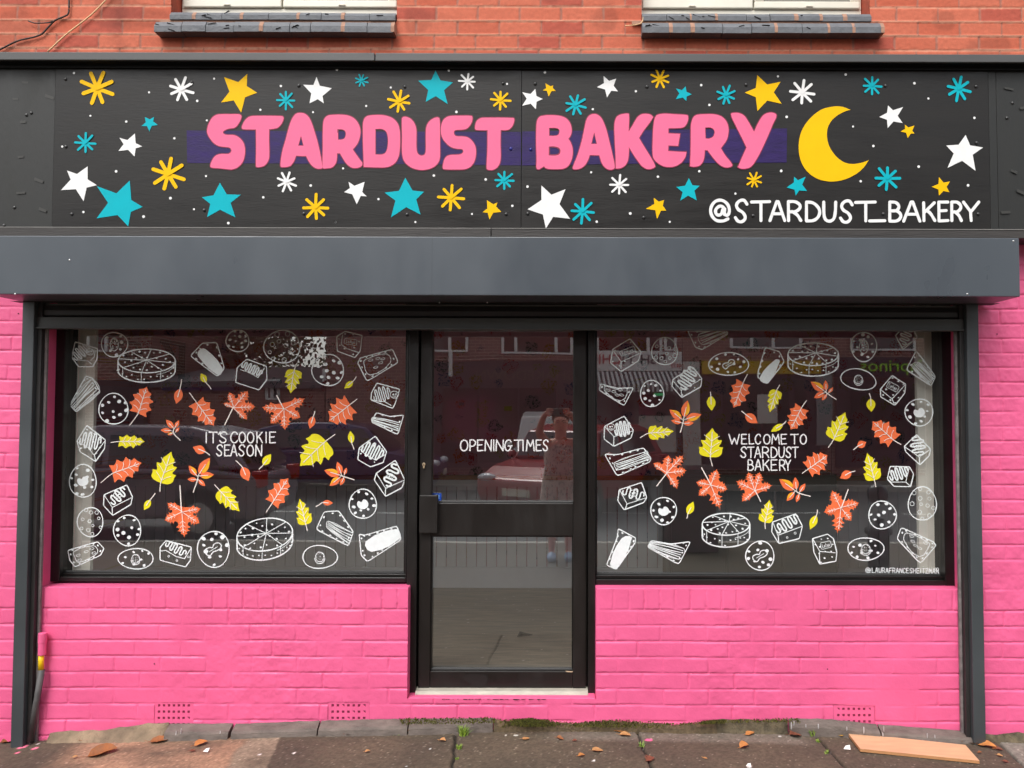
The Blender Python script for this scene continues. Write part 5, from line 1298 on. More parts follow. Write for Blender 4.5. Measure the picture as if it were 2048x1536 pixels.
slice_(W, TD, [(1375, 965), (1430, 975), (1760, 880), (1805, 1020), (1460, 1245), (1395, 1180)], fill=[(1440, 1040), (1755, 910), (1790, 1010), (1500, 1145)])
W = wr_
block(W, TE_, [(460, 243), (575, 380), (545, 470), (370, 580), (260, 490), (285, 350)], [[(285, 360), (370, 480), (575, 385)], [(370, 480), (368, 550)]], None, 9, text=(435, 372, 150, 48, -21))
cookie(W, TE_, 815, 372, 133, 140, ring=True, n=11); slice_(W, TE_, [(1050, 160), (1180, 168), (1430, 135), (1465, 195), (1200, 355), (1130, 330)], lines=(((1165, 200), (1210, 305)), ((1400, 140), (1455, 190)), 6))
cookie(W, TE_, 1470, 503, 205, 117, 'bar', n=12); slice_(W, TE_, [(1845, 332), (1990, 375), (2040, 480), (1865, 705), (1770, 640), (1775, 570)], fill=[(1950, 455), (1995, 475), (1862, 695), (1785, 645)])
slice_(W, TE_, [(160, 705), (330, 750), (495, 745), (400, 930), (145, 770)], dash=True); cookie(W, TE_, 685, 805, 120, 135, n=11)
block(W, TE_, [(1100, 530), (1195, 650), (1185, 735), (990, 845), (890, 730), (900, 660)], [[(905, 680), (985, 770), (1195, 655)], [(985, 770), (990, 840)]], ((1110, 550), (985, 745), 78, 4, 3.0), 8)
block(W, TE_, [(400, 1035), (495, 1180), (470, 1260), (295, 1345), (195, 1270), (200, 1140)], [[(200, 1140), (295, 1245), (495, 1185)], [(295, 1245), (293, 1340)]], ((305, 1180), (465, 1150), 80, 4, 2.6), ring=(265, 1145, 38))
slice_(W, TG, [(200, 145), (330, 150), (600, 80), (675, 190), (660, 225), (330, 370)], lines=(((305, 230), (340, 305)), ((640, 115), (668, 190)), 6))
cake(W, TF, (520, 388), (492, 402), 258, 116, 108); cookie(W, TF, 1010, 325, 132, 150, 'pod', n=10); cookie(W, TF, 955, 660, 183, 105, 'kiss', n=0, rot=.2)
block(W, TF, [(1440, 100), (1500, 105), (1560, 230), (1410, 355), (1335, 210)], [[(1335, 215), (1400, 320), (1415, 352)], [(1410, 328), (1560, 240)]], ((1480, 115), (1405, 295), 55, 4, 2.2))
slice_(W, TF, [(1545, 368), (1590, 420), (1745, 630), (1700, 725), (1445, 560)], lines=(((1500, 525), (1570, 485)), ((1682, 705), (1738, 640)), 6))
block(W, TF, [(1300, 620), (1440, 710), (1430, 800), (1330, 925), (1185, 840), (1180, 760)], [[(1185, 765), (1300, 860), (1435, 715)], [(1300, 860), (1325, 920)]], None, 11, text=(1307, 735, 112, 58, 28))
cookie(W, TF, 1577, 997, 143, 138, 'blob', n=9); block(W, TF, [(1550, 1225), (1695, 1375), (1680, 1440), (1585, 1535), (1440, 1400), (1425, 1345)], [[(1425, 1345), (1580, 1455), (1690, 1375)], [(1580, 1455), (1582, 1530)]], ((1550, 1250), (1575, 1435), 74, 3, 2.8), ring=(1560, 1340, 40))
block(W, TG, [(580, 435), (632, 590), (600, 640), (400, 715), (335, 620), (350, 510)], [[(355, 510), (430, 655), (630, 590)], [(430, 655), (410, 710)]], ((390, 520), (600, 575), 55, 3, 2.2), ring=(497, 545, 40))
cookie(W, TG, 805, 725, 132, 140, 'blob', n=9); slice_(W, TG, [(340, 908), (515, 1000), (515, 1050), (320, 1325), (220, 1280), (330, 1000)], fill=[(375, 1005), (480, 1000), (330, 1310), (255, 1275)])
slice_(W, TG, [(680, 1030), (880, 1065), (1080, 1040), (960, 1275), (640, 1095)], lines=(((1010, 1110), (960, 1220)), ((668, 1045), (655, 1095)), 6)); cake(W, TG, (1475, 832), (1443, 862), 243, 112, 122)
cookie(W, TG, 1792, 1185, 145, 150, 'bar', n=10); block(W, TH, [(315, 755), (382, 880), (350, 1010), (140, 1060), (68, 940), (75, 840)], [[(85, 855), (130, 975), (375, 885)], [(135, 985), (140, 1055)]], ((115, 925), (335, 790), 60, 4, 2.6), 5, ringdots=True)
block(W, TH, [(1280, 270), (1480, 275), (1520, 350), (1490, 478), (1320, 475), (1252, 400)], [[(1255, 400), (1290, 430), (1440, 430), (1475, 280)], [(1440, 430), (1490, 475)]], ((1275, 375), (1460, 310), 66, 4, 2.6))
cookie(W, TH, 1610, 652, 145, 172, ring=True, n=12); cookie(W, TH, 1200, 768, 142, 143, n=10); block(W, TH, [(640, 963), (700, 1010), (735, 1150), (725, 1240), (560, 1270), (500, 1150), (485, 1010)], [[(490, 1015), (560, 1140), (720, 1155)], [(555, 1150), (560, 1265)]], None, 12, text=(622, 1075, 100, 60, -14))
cookie(W, TH, 1030, 1115, 185, 115, 'kiss', n=10); slice_(W, TH, [(1395, 895), (1720, 1040), (1750, 1080), (1590, 1265), (1350, 1010)], dash=True)

# lettering on the glass
def words(root, name, tl, rows, w, m=txt_w):
    for word, y0, y1, spans in rows:
        p = Paint(YG); p.y -= .0016
        for ch, (a, b) in zip(word, spans):
            if ch == ' ': continue
            q0, q1 = tl(a, y0), tl(b, y1 if ch != "'" else y0 + (y1 - y0) * .30); letter(p, ch, q0[0], q1[0], q0[1], q1[1], w)
        o = p.build(name, m, root); o['label'] = 'white hand lettering ' + word
words(wl_, 'painted_lettering', tile(400, 850, 12.8), [("IT'SCOOKIE", 165, 470, [(140, 190), (220, 460), (465, 540), (495, 715), (780, 980), (995, 1185), (1205, 1400), (1450, 1625), (1685, 1725), (1780, 1960)]), ("SEASON", 495, 805, [(415, 595), (620, 785), (780, 970), (985, 1170), (1200, 1395), (1420, 1610)])], 2.5)
words(door, 'painted_lettering', tile(910, 865, 10.24), [("OPENINGTIMES", 140, 385, [(100, 275), (295, 435), (450, 588), (605, 760), (780, 810), (830, 1005), (1010, 1170), (1205, 1385), (1375, 1415), (1450, 1635), (1650, 1780), (1790, 1920)])], 2.55)
words(wr_, 'painted_lettering', tile(1450, 860, 11.38), [("WELCOMETO", 85, 330, [(75, 335), (360, 500), (530, 665), (670, 815), (860, 1030), (1045, 1240), (1255, 1400), (1465, 1665), (1685, 1850)]), ("STARDUST", 375, 640, [(345, 500), (495, 672), (660, 822), (835, 1005), (1030, 1192), (1205, 1355), (1365, 1510), (1500, 1670)]), ("BAKERY", 665, 930, [(510, 660), (668, 832), (848, 1012), (1030, 1188), (1220, 1372), (1350, 1495)])], 2.4)
tg = "@LAURAFRANCESHEITZMAN"; sp_ = []; x = 1025
for i, ch in enumerate(tg):
    wd = 58 if i == 0 else (16 if ch == 'I' else 31); sp_.append((x, x + wd)); x += wd + (8 if i == 0 else 3.2)
words(wr_, 'painted_lettering', TH, [(tg, 1305, 1360, sp_)], 1.25, win_w)
p = Paint(YG); p.y -= .0016; hx, hy = TH(1757, 1322); p.stroke(smooth_pts([(hx, hy + 5, True), (hx - 3.6, hy), (hx - 2, hy - 2.6), (hx, hy - .8, True), (hx + 2, hy - 2.6), (hx + 3.6, hy)], n=3), .9, closed=True); p.build('painted_heart', win_w, wr_)

# ================================================================== loose things by the wall
r = random.Random(21)
# plank of pale board
ply = mat('pale_board', lin(206, 164, 126), rough=.6, var=.13, vscale=7, stretch=(1, 6, 1), bump=.0004, bscale=30); plye = mat('board_edge', lin(184, 132, 88), rough=.8, var=.1, vscale=30)
tc = [ground_pt(1695, 1464.7, .018), ground_pt(1930.5, 1489.7, .018), ground_pt(1959, 1521.5, .018), ground_pt(1720.5, 1497.5, .018)]
m = MB(); v = [tuple(p) for p in tc] + [(p[0], p[1], p[2] - .0135) for p in tc]
m.add(v, [(3, 2, 1, 0)], 0); m.add(v, [(4, 5, 6, 7), (0, 1, 5, 4), (1, 2, 6, 5), (2, 3, 7, 6), (3, 0, 4, 7)], 1)
c = [sum(p[i] for p in tc) / 4 for i in range(3)]
tag(m.build('board_offcut', [ply, plye], loc=(c[0], c[1], c[2] - .0135)), 'pale orange offcut of board lying on the pavement by the right guide rail', 'board')

# fallen leaves
leafm = [mat('dry_leaf_' + n, lin(*c_), rough=.7, var=.25, vscale=40, bump=.002, bscale=60) for n, c_ in (('brown', (138, 82, 42)), ('tan', (176, 126, 78)), ('yellow', (190, 148, 62)), ('rust', (118, 66, 46)), ('orange', (182, 118, 62)))]
def fallen_leaf(px, py, size, mi, ang, curl=.35, lobed=False, label=None, group=None, dz=.004, standing=False):
    g = ground_pt(px, py, dz); L = size * .88 / 400.0; W = L * (.9 if lobed else .44 if curl > .75 else .62)
    n = 8; mb = MB(); v = []; f = []; rr = random.Random(int(px * 3 + py)); ca, sa = math.cos(ang), math.sin(ang)
    for i in range(n + 1):
        u = i / n; w = math.sin(math.pi * min(1, u ** .8)) ** .75 * W / 2 + .0004
        if lobed: w *= (1, .55, 1.25, .6, 1.2, .6, 1.1, .5, 1)[i]
        for j, t in enumerate((-1, -.5, 0, .5, 1)):
            x = (u - .5) * L; y = t * w * rr.uniform(.78, 1.14)
            z = abs(t) * w * curl * (1.3 if t > 0 else .7) + L * .12 * curl * math.sin(3.2 * u + px) + rr.uniform(0, .0012) + .002
            if standing: y, z = z - .01, y + w
            v.append((g[0] + x * ca - y * sa, g[1] + x * sa + y * ca, g[2] + z))
    for i in range(n):
        for j in range(4): f.append((i * 5 + j, i * 5 + j + 1, (i + 1) * 5 + j + 1, (i + 1) * 5 + j))
    mb.add(v, f)
    e = Vector(v[2]); d = Vector((-ca, -sa, .15)) * L * .3
    mb.tube([e, e + d * .5 + Vector((0, 0, .002)), e + d], [.0011, .0009, .0007], 5)
    tag(mb.build('fallen_leaf', leafm[mi], loc=g, smooth=True), label, 'leaf', group)
FL = [(205, 1506, 56, 0, .5, .72, 0, 'large curled brown leaf lying on the tan patch of pavement'), (318, 1482, 40, 0, .1, .5, 0, 'curled brown leaf against the first slate below the left air brick'), (402, 1488, 30, 4, .9, .4, 0, 'orange brown leaf lying on the tan paving right of the left air brick'),
      (487, 1473, 22, 2, .5, .4, 0, 'yellow leaf over the crack between the first two slates'), (22, 1482, 40, 0, .6, .8, 0, 'brown leaf heaped against the pink wall left of the left guide rail'), (112, 1476, 30, 4, .4, .7, 0, 'orange leaf by the foot of the grey waste pipe'),
      (700, 1469, 20, 3, .3, .5, 0, 'small rust leaf beside a white paper scrap below the middle air brick'), (825, 1464, 24, 1, .2, .6, 0, 'tan curled leaf on the slate left of the door'), (905, 1461, 24, 2, .6, .7, 0, 'yellow leaf next to the largest grass tuft'),
      (1002, 1449, 22, 4, 1.2, .8, 0, 'orange leaf tucked against the wall at the end of the slates'), (1027, 1450, 20, 2, .3, .8, 0, 'pale yellow leaf at the left end of the moss'), (1240, 1461, 36, 4, -.1, .15, 0, 'broad flat orange leaf on the pavement right of the door'),
      (1250, 1471, 26, 1, -.3, .4, 0, 'tan leaf touching the broad flat orange leaf'), (1195, 1502, 24, 1, .2, .4, 0, 'tan leaf alone on the dark slab in front of the door'), (1163, 1512, 16, 4, .5, .5, 0, 'small folded orange leaf on the dark slab in front of the door'),
      (1300, 1519, 24, 3, .8, .3, 1, 'dark rust lobed leaf beside the joint right of the door'), (1500, 1468, 24, 4, .4, .4, 0, 'orange leaf nearer the wall on the slab under the right window'), (1489, 1494, 26, 4, .5, .7, 0, 'folded orange leaf nearer the road on the slab under the right window'),
      (1591, 1471, 30, 3, .2, .5, 1, 'dark rust leaf on the left end of the right hand slates'), (1552, 1461, 26, 3, .1, .7, 0, 'rust leaf in the rubble below the right air brick'), (1684, 1471, 22, 2, .1, .2, 0, 'yellow leaf at the corner of the pale board'),
      (1972, 1492, 40, 4, -.5, .4, 0, 'large orange leaf at the foot of the right guide rail'), (1918, 1480, 28, 0, 1.4, .8, 0, 'brown leaf standing by the inner side of the right guide rail'), (1945, 1486, 28, 1, -.4, .6, 0, 'tan leaf between the slates and the right guide rail'),
      (1998, 1468, 26, 0, .3, .8, 0, 'brown leaf behind the right guide rail'), (2032, 1478, 24, 3, .1, .6, 0, 'rust leaf by the wall at the right edge of the picture')]
for a in FL: fallen_leaf(*a[:4], a[4], a[5], bool(a[6]), a[7])
fallen_leaf(78, 1450, 34, 0, 1.2, .6, False, 'brown leaf standing upright behind the waste pipe', None, .02, True)
GS = 'small dry leaf bits scattered on the pavement'; LS = 'tiny dry leaf fragment lying on the pavement'
for (x, y) in ((165, 1482), (150, 1515), (385, 1502), (885, 1482), (1150, 1482), (1052, 1478), (735, 1504), (1120, 1478), (1960, 1506), (2000, 1512), (2012, 1524), (1925, 1466), (1330, 1460), (1310, 1452), (60, 1483), (1410, 1517), (1398, 1463), (995, 1444), (1985, 1477), (2022, 1476), (1575, 1462), (2000, 1500), (1990, 1496)):
    fallen_leaf(x, y, r.uniform(9, 17), r.choice((0, 3, 3, 1)), r.uniform(-.5, .8), r.uniform(.2, .7), False, LS, GS)
paper = mat('white_paper', (.75, .73, .70), rough=.8)
for px, py, s, lb in ((412, 1503, 12, 'torn white paper scrap on the tan paving'), (711, 1466, 13, 'white paper scrap leaning on the slate below the middle air brick'), (1694, 1498, 13, 'white paper scrap lying left of the pale board'), (1497, 1532, 9, 'white chewed scrap at the bottom edge under the right window')):
    g = ground_pt(px, py, .004); s /= 400; mb = MB()
    mb.add([(g[0] - s / 2, g[1], g[2]), (g[0] + s * .4, g[1] - s * .3, g[2] + .001), (g[0] + s / 2, g[1] + s * .2, g[2] + s * .5), (g[0] - s * .1, g[1] + s * .3, g[2] + s * .35), (g[0] + s * .1, g[1] - s * .02, g[2] + s * .15)], [(0, 1, 4), (1, 2, 4), (2, 3, 4), (3, 0, 4)])
    tag(mb.build('paper_scrap', paper, loc=g), lb, 'litter')

# weeds in the joints
grassm = [mat('grass_blade', lin(128, 152, 48), rough=.6, var=.25, vscale=30), mat('grass_blade_dark', lin(84, 112, 40), rough=.6, var=.2, vscale=30)]
def tuft(px, py, n, hgt, spread, label, mset=(0, 0, 1), Yd=None, broad=1.0):
    g = ground_pt(px, py, -.002); mb = MB(); rr = random.Random(int(px))
    for i in range(n):
        a = rr.uniform(0, 6.283); l = hgt * rr.uniform(.5, 1.1); sp = spread * rr.uniform(.2, 1.0); b = (g[0] + rr.gauss(0, spread * .22), g[1] + rr.gauss(0, spread * .18)); w = rr.uniform(.0009, .0018) * broad
        pts = [(b[0] + math.cos(a) * sp * t ** 1.5, b[1] + math.sin(a) * sp * t ** 1.5, g[2] + l * (t - .25 * t * t)) for t in (0, .35, .7, 1)]
        v = []; k = 0
        for q, ww in zip(pts, (w, w * 1.1, w * .8, .0001)): v += [(q[0] - ww, q[1], q[2]), (q[0] + ww, q[1] - ww * .4, q[2])]
        mb.add(v, [(0, 1, 3, 2), (2, 3, 5, 4), (4, 5, 7, 6)], rr.choice(mset))
    tag(mb.build('grass_tuft', grassm, loc=g), label, 'weed')
tuft(926, 1471, 90, .060, .042, 'largest green grass tuft, in front of the slate left of the door')
tuft(918, 1498, 34, .028, .022, 'small grass tuft in the joint below the largest tuft')
tuft(914, 1519, 30, .012, .012, 'thin line of grass at the bottom of the joint left of the door')
tuft(1282, 1494, 22, .028, .026, 'sparse grass sprig in the joint right of the door')
tuft(1274, 1460, 22, .026, .03, 'dry pale weed where the joint right of the door meets the wall')
tuft(1624, 1472, 46, .046, .024, 'upright grass in the joint left of the pale board')
tuft(1636, 1484, 26, .016, .016, 'low grass in the joint below the upright grass')
tuft(1654, 1507, 22, .018, .018, 'yellow green sprig low in the joint left of the pale board')
tuft(957, 1441, 26, .018, .02, 'tiny weed growing between slate and pink wall left of the door')
tuft(795, 1471, 18, .016, .03, 'faint green weed at the foot of the slate left of the door')
tuft(570, 1474, 14, .014, .02, 'faint green weed below the second slate')
tuft(2022, 1468, 46, .062, .045, 'dark leafy weed against the pink wall right of the right guide rail', (1, 1, 1), broad=4.0)

# waste pipe and conduit beside the left guide rail
pipe_g = mat('grey_pipe', lin(78, 76, 76), rough=.6, var=.3, vscale=20); yel_pl = mat('yellow_sleeve', lin(236, 196, 20), rough=.45, var=.1, vscale=30)
wp_ = thing('waste_pipe', 'leaning grey pipe with yellow sleeve and pink cap by the left guide rail', 'pipe', (X_(62, 1475, -.03), -.03, -1.6))
a = P(60, 1482, -.035); b = P(84, 1340, -.035)
m = MB(); m.tube([(a[0], -.035, a[1]), (b[0] - .001, -.035, b[1])], .0145, 16); m.build('pipe', pipe_g, wp_, smooth=True)
a2 = P(82.0, 1336, -.03); b2 = P(82.5, 1308, -.03); m = MB(); m.tube([(a2[0], -.03, a2[1] - .01), (b2[0], -.03, b2[1])], .0125, 14); m.build('sleeve', yel_pl, wp_, smooth=True)
a3 = P(84, 1310, -.03); b3 = P(85.5, 1266, -.03); m = MB(); m.tube([(a3[0], -.03, a3[1]), (b3[0], -.03, b3[1])], [.018] * 2, 16); m.tube([(a3[0] * .5 + b3[0] * .5, -.03, a3[1] * .45 + b3[1] * .55), (b3[0], -.03, b3[1] + .001)], .0195, 16); m.build('cap', pink, wp_, bevel=.003)
cementm = mat('grey_cement', lin(120, 116, 112), rough=.9, var=.25, vscale=30)
# cables on the red wall, cord in the window corner
cab = mat('black_cable', lin(46, 38, 36), rough=.5); tanc = mat('painted_cable', lin(226, 186, 140), rough=.7, var=.1, vscale=40)
def cable(pts, rad, m_, label, name='cable', Y=-.012):
    q = smooth_pts(pts, False, 6); w = [P(x, y, Y) for x, y in q]; mb = MB(); mb.tube([(a, Y, b) for a, b in w], rad, 8)
    tag(mb.build(name, m_, loc=(w[0][0], Y, w[0][1]), smooth=True), label, 'cable')
cable([(-30, 112), (0, 99), (35, 82), (80, 70), (97, 54), (110, 41), (128, 33), (136, 28), (138, 10), (138, -40)], .0042, cab, 'black cable curving down the red bricks to the left edge')
cable([(57, 42), (70, 46), (98, 45), (106, 42)], .0034, cab, 'short black cable stub joining the black cable on the red bricks', Y=-.016)
cable([(95, 104), (130, 71), (182, 30), (214, -2), (240, -30)], .0036, tanc, 'straight cable painted tan running up the red bricks', Y=-.014)
cable([(1250, 52), (1275, 49), (1284, 44), (1286, 34)], .0028, tanc, 'short cream cable end by the left corner of the right sill', Y=-.018)
cable([(111, 662), (117, 700), (122, 735), (127, 748), (121, 740)], .003, mat('beige_cord', lin(128, 112, 100), rough=.7), 'beige cord dangling in the top left corner of the left shop window', 'cord', .105)
cable([(1880, 840), (1872, 865), (1858, 902), (1848, 912), (1838, 915)], .004, cab, 'black lead hanging over the white pier inside the right shop window', 'cord', .20)
# things inside the shop
blk = mat('black_plastic_box', (.02, .018, .016), rough=.5)
gx0, gx1 = X_(1342, 1130, 1.2), X_(1458, 1130, 1.2); m = MB(); m.box(gx0, gx1, 1.1, 1.45, ZFL, ZFL + .30); m.box(gx0 + .02, gx1 - .02, 1.12, 1.43, ZFL + .3, ZFL + .33)
tag(m.build('storage_box', blk, loc=((gx0 + gx1) / 2, 1.27, ZFL), bevel=.008), 'black box on the shop floor behind the right window', 'box')
cab_m = mat('dark_grey_cupboard', lin(72, 74, 74), rough=.5, var=.05, vscale=2)
cx0, cx1 = X_(1338, 1000, 2.2), X_(1372, 1000, 2.2)
cup = thing('cupboard', 'tall dark cupboard against the panelled back wall behind the right window', 'cupboard', ((cx0 + cx1) / 2 + .5, 2.3, ZFL))
m = MB(); m.box(cx0, cx0 + 1.3, 2.16, 2.56, ZFL, ZFL + .98); m.build('carcass', cab_m, cup, bevel=.004)
for k in range(3):
    m = MB(); m.box(cx0 + .01 + k * .43, cx0 + .42 + k * .43, 2.135, 2.158, ZFL + .08, ZFL + .95); dd = m.build('cupboard_door', cab_m, cup, bevel=.003)
    m = MB(); m.box(cx0 + .37 + k * .43, cx0 + .385 + k * .43, 2.11, 2.134, ZFL + .70, ZFL + .85); m.build('handle', steel, dd, bevel=.003)
# wall brackets and shelf at the left
br = MB(); by = YB - .02
for px in (255, 345):
    x = X_(px, 690, YB - .2); zt_ = Z_(300, 682, YB - .2); br.box(x - .02, x + .02, YB - .36, by, zt_ - .03, zt_); br.box(x - .02, x + .02, by - .03, by, zt_ - .3, zt_ - .031); br.add([(x - .02, YB - .34, zt_ - .03), (x + .02, YB - .34, zt_ - .03), (x + .02, by - .01, zt_ - .29), (x - .02, by - .01, zt_ - .29), (x - .02, YB - .30, zt_ - .03), (x + .02, YB - .30, zt_ - .03), (x + .02, by - .01, zt_ - .25), (x - .02, by - .01, zt_ - .25)], [(0, 1, 2, 3), (4, 5, 6, 7), (0, 3, 7, 4), (1, 2, 6, 5)])
tag(br.build('shelf_bracket', blk, loc=(X_(300, 690, YB), YB, .3)), 'pair of black wall brackets on the papered wall behind the left window', 'bracket')
for px, py, w, h, c_ in ((1016, 817, 15, 9, (196, 176, 60)), (923, 808, 10, 6, (150, 140, 135))):
    x, z = P(px, py, YB - .003); m = MB(); s = (YB + D) / F; m.box(x - w * s / 2, x + w * s / 2, YB - .006, YB - .0005, z - h * s / 2, z + h * s / 2)
    tag(m.build('wall_note', mat('note_%d' % px, lin(*c_), rough=.7), loc=(x, YB, z)), ('yellow note stuck on the papered wall behind the door' if px == 1016 else 'pale switch plate on the papered wall behind the door'), 'note')
g = P(1050, 1273, .6); zz = ZFL + .002
x_, y_ = G(1048, 1273, ZFL); m = MB(); m.add([(x_ - .045, y_ - .02, zz), (x_ - .03, y_ + .05, zz + .018), (x_ + .06, y_ + .03, zz), (x_ - .01, y_ - .01, zz + .02)], [(0, 2, 3), (2, 1, 3), (1, 0, 3), (0, 1, 2)])
tag(m.build('plastic_scrap', blk, loc=(x_, y_, zz)), 'black folded scrap on the shop floor behind the door', 'litter')
dr = random.Random(6); m = MB()
for i in range(40):
    px, py = dr.uniform(866, 1140), dr.uniform(1180, 1325); x_, y_ = G(px, py, ZFL + .001); s = dr.uniform(.004, .014); m.add([(x_ - s, y_, ZFL + .0015), (x_, y_ - s * .6, ZFL + .0015), (x_ + s, y_ + s * .3, ZFL + .002), (x_, y_ + s * .8, ZFL + .0018)], [(0, 1, 2, 3)])
tag(m.build('floor_crumbs', mat('pale_crumb', lin(190, 180, 170), rough=.9), loc=(0, 1, ZFL)), 'pale bits of debris scattered over the shop floor', 'debris', kind='stuff')

# ================================================================== the other side of the street (seen mirrored in the glass)
def V(px, py, Yo):      # where something must stand at Y = Yo to be mirrored at this pixel
    return P(px, py, 2 * YG - Yo)
YO = -15.6
sc_ = (2 * YG - YO + D) / F
fb = mat('far_brick', lin(138, 92, 78), rough=.9, var=.15, vscale=1.5, bump=.01, bscale=30)
def far_brick_mat():
    m = fb; n, l = m.node_tree.nodes, m.node_tree.links; b = n['Principled BSDF']
    tc = n.new('ShaderNodeTexCoord'); mp = n.new('ShaderNodeMapping'); mp.inputs['Rotation'].default_value = (R_(90), 0, 0); l.new(tc.outputs['Object'], mp.inputs[0])
    br = n.new('ShaderNodeTexBrick'); br.inputs['Scale'].default_value = 1.0; br.inputs['Brick Width'].default_value = .235; br.inputs['Row Height'].default_value = .078; br.inputs['Mortar Size'].default_value = .008
    br.inputs['Color1'].default_value = (*lin(140, 84, 70), 1); br.inputs['Color2'].default_value = (*lin(112, 66, 58), 1); br.inputs['Mortar'].default_value = (*lin(190, 176, 165), 1)
    l.new(mp.outputs[0], br.inputs['Vector']); l.new(br.outputs['Color'], b.inputs['Base Color'])
far_brick_mat()
trim_w = mat('far_white_trim', (.78, .77, .74), rough=.5); darkg = mat('dark_shop_glass', (.015, .016, .018), rough=.08, spec=.8); grey_r = mat('roof_slates', lin(92, 90, 94), rough=.8, var=.2, vscale=4)
dkfront = mat('dark_shopfront', lin(58, 46, 52), rough=.5); wall_cream = mat('cream_render', lin(214, 206, 198), rough=.8, var=.06, vscale=1)
def text_mesh(name, body, size, m, parent, x, y, z, align='CENTER', sx=1.0):
    cu = bpy.data.curves.new(name, 'FONT'); cu.body = body; cu.size = size; cu.align_x = align; cu.align_y = 'CENTER'; cu.extrude = .004; cu.resolution_u = 3
    t = bpy.data.objects.new(name + '_src', cu); COL.objects.link(t)
    dg = bpy.context.evaluated_depsgraph_get(); me = bpy.data.meshes.new_from_object(t.evaluated_get(dg)); bpy.data.objects.remove(t)
    # faces the pink shop: upright, reading towards -x
    me.transform(Matrix.Translation(Vector((x, y, z)) - wpos(parent)) @ Matrix.Diagonal((sx, 1, 1, 1)) @ Matrix.Rotation(R_(180), 4, 'Z') @ Matrix.Rotation(R_(90), 4, 'X'))
    me.materials.clear(); me.materials.append(m); me.name = name
    o = bpy.data.objects.new(name, me); COL.objects.link(o); o.parent = parent; return o
def far_window(b, px0, px1, py0, py1, mull=(), name='window'):
    x0, z1 = V(px0, py0, YO); x1, z0 = V(px1, py1, YO); z1 = max(z1, z0 + .4); y = YO
    m = MB(); m.box(x0, x1, y + .01, y + .06, z0 - .05, z0); m.box(x0, x1, y + .01, y + .06, z1, z1 + .06); m.box(x0, x0 + .07, y + .011, y + .06, z0 + .001, z1 - .001); m.box(x1 - .07, x1, y + .011, y + .06, z0 + .001, z1 - .001)
    for p_ in mull: x = V(p_, py0, YO)[0]; m.box(x - .04, x + .04, y + .012, y + .058, z0 + .001, z1 - .001)
    w = m.build(name, trim_w, b)
    m = MB(); m.quad((x0 + .07, y + .02, z0), (x1 - .07, y + .02, z0), (x1 - .07, y + .02, z1), (x0 + .07, y + .02, z1)); m.build('pane', darkg, w)
ZG2 = -1.6
def terrace(px0, px1, label, h=7.2, mt=fb, y=YO, name='terraced_shop', rh=2.0):
    x0 = V(px0, 824, y)[0]; x1 = V(px1, 824, y)[0]
    b = thing(name, label, 'building', ((x0 + x1) / 2, y - 3, ZG2))
    m = MB(); m.box(x0 + .003, x1 - .003, y - 6, y, ZG2, ZG2 + h); m.build('wall', mt, b)
    m = MB(); m.prism_x([(y + .2, ZG2 + h), (y - 3, ZG2 + h + rh), (y - 6.2, ZG2 + h), (y - 6.2, ZG2 + h - .15), (y + .2, ZG2 + h - .15)], x0 + .01, x1 - .01); m.build('roof', grey_r, b)
    return b
def box_v(b, name, mt, px0, px1, py0, py1, y0, y1, bev=0):
    x0, zt = V(px0, py0, YO); x1, zb = V(px1, py1, YO); m = MB(); m.box(x0, x1, YO + y0, YO + y1, zb, zt); return m.build(name, mt, b, bevel=bev)
bA = terrace(652, 1172, 'brick terraced shop with thin lettered front, mirrored in the bakery door')
far_window(bA, 1003, 1146, 640, 705, (1032, 1112)); far_window(bA, 860, 935, 640, 700, (900,))
box_v(bA, 'shopfront', dkfront, 862, 1165, 722, 935, .004, .05)
text_mesh('shop_lettering', 'SHAKEDOWN', .34, mat('thin_sign_letters', lin(124, 106, 90), rough=.6), bA, V(1048, 751, YO)[0], YO + .07, V(1048, 751, YO)[1], sx=1.15)
for a, b in ((885, 955), (960, 1035), (1040, 1110)): box_v(bA, 'shop_glass', darkg, a, b, 775, 925, .051, .07)
box_v(bA, 'downpipe', trim_w, 898, 905, 700, 752, .06, .12)
bB = terrace(1172, 1366, 'chip shop with FISH AND CHIPS sign and striped awning, mirrored in the right window')
far_window(bB, 1192, 1322, 640, 702, (1294,)); far_window(bB, 1326, 1352, 684, 698)
sg = box_v(bB, 'shop_sign', trim_w, 1178, 1363, 704, 743, .004, .10)
redl = mat('red_sign_letters', lin(196, 34, 40), rough=.5); blkl = mat('black_sign_letters', (.02, .02, .02), rough=.5)
xs_, zs_ = V(1275, 722, YO)
text_mesh('sign_lettering', "FISH 'N'", .36, blkl, sg, V(1284, 721, YO)[0], YO + .115, zs_ + .02); text_mesh('sign_lettering', "CHIPS", .36, redl, sg, V(1206, 722, YO)[0], YO + .115, zs_ + .02); text_mesh('sign_lettering', '0123', .14, redl, sg, V(1350, 733, YO)[0], YO + .115, V(1350, 733, YO)[1])
stripe = [mat('awning_white', (.75, .74, .72), rough=.8), mat('awning_grey', lin(88, 84, 86), rough=.8)]
x0, zt = V(1176, 744, YO); x1, zb = V(1363, 776, YO - 0.0); m = MB(); n = 42
for i in range(n):
    a, b_ = x0 + (x1 - x0) * i / n, x0 + (x1 - x0) * (i + 1) / n
    m.quad((a, YO + .12, zt), (b_, YO + .12, zt), (b_, YO + 1.1, zb + .03), (a, YO + 1.1, zb + .03), i % 2); m.quad((a, YO + 1.1, zb + .03), (b_, YO + 1.1, zb + .03), (b_, YO + 1.101, zb - .12), (a, YO + 1.101, zb - .12), i % 2)
m.build('awning', stripe, bB)
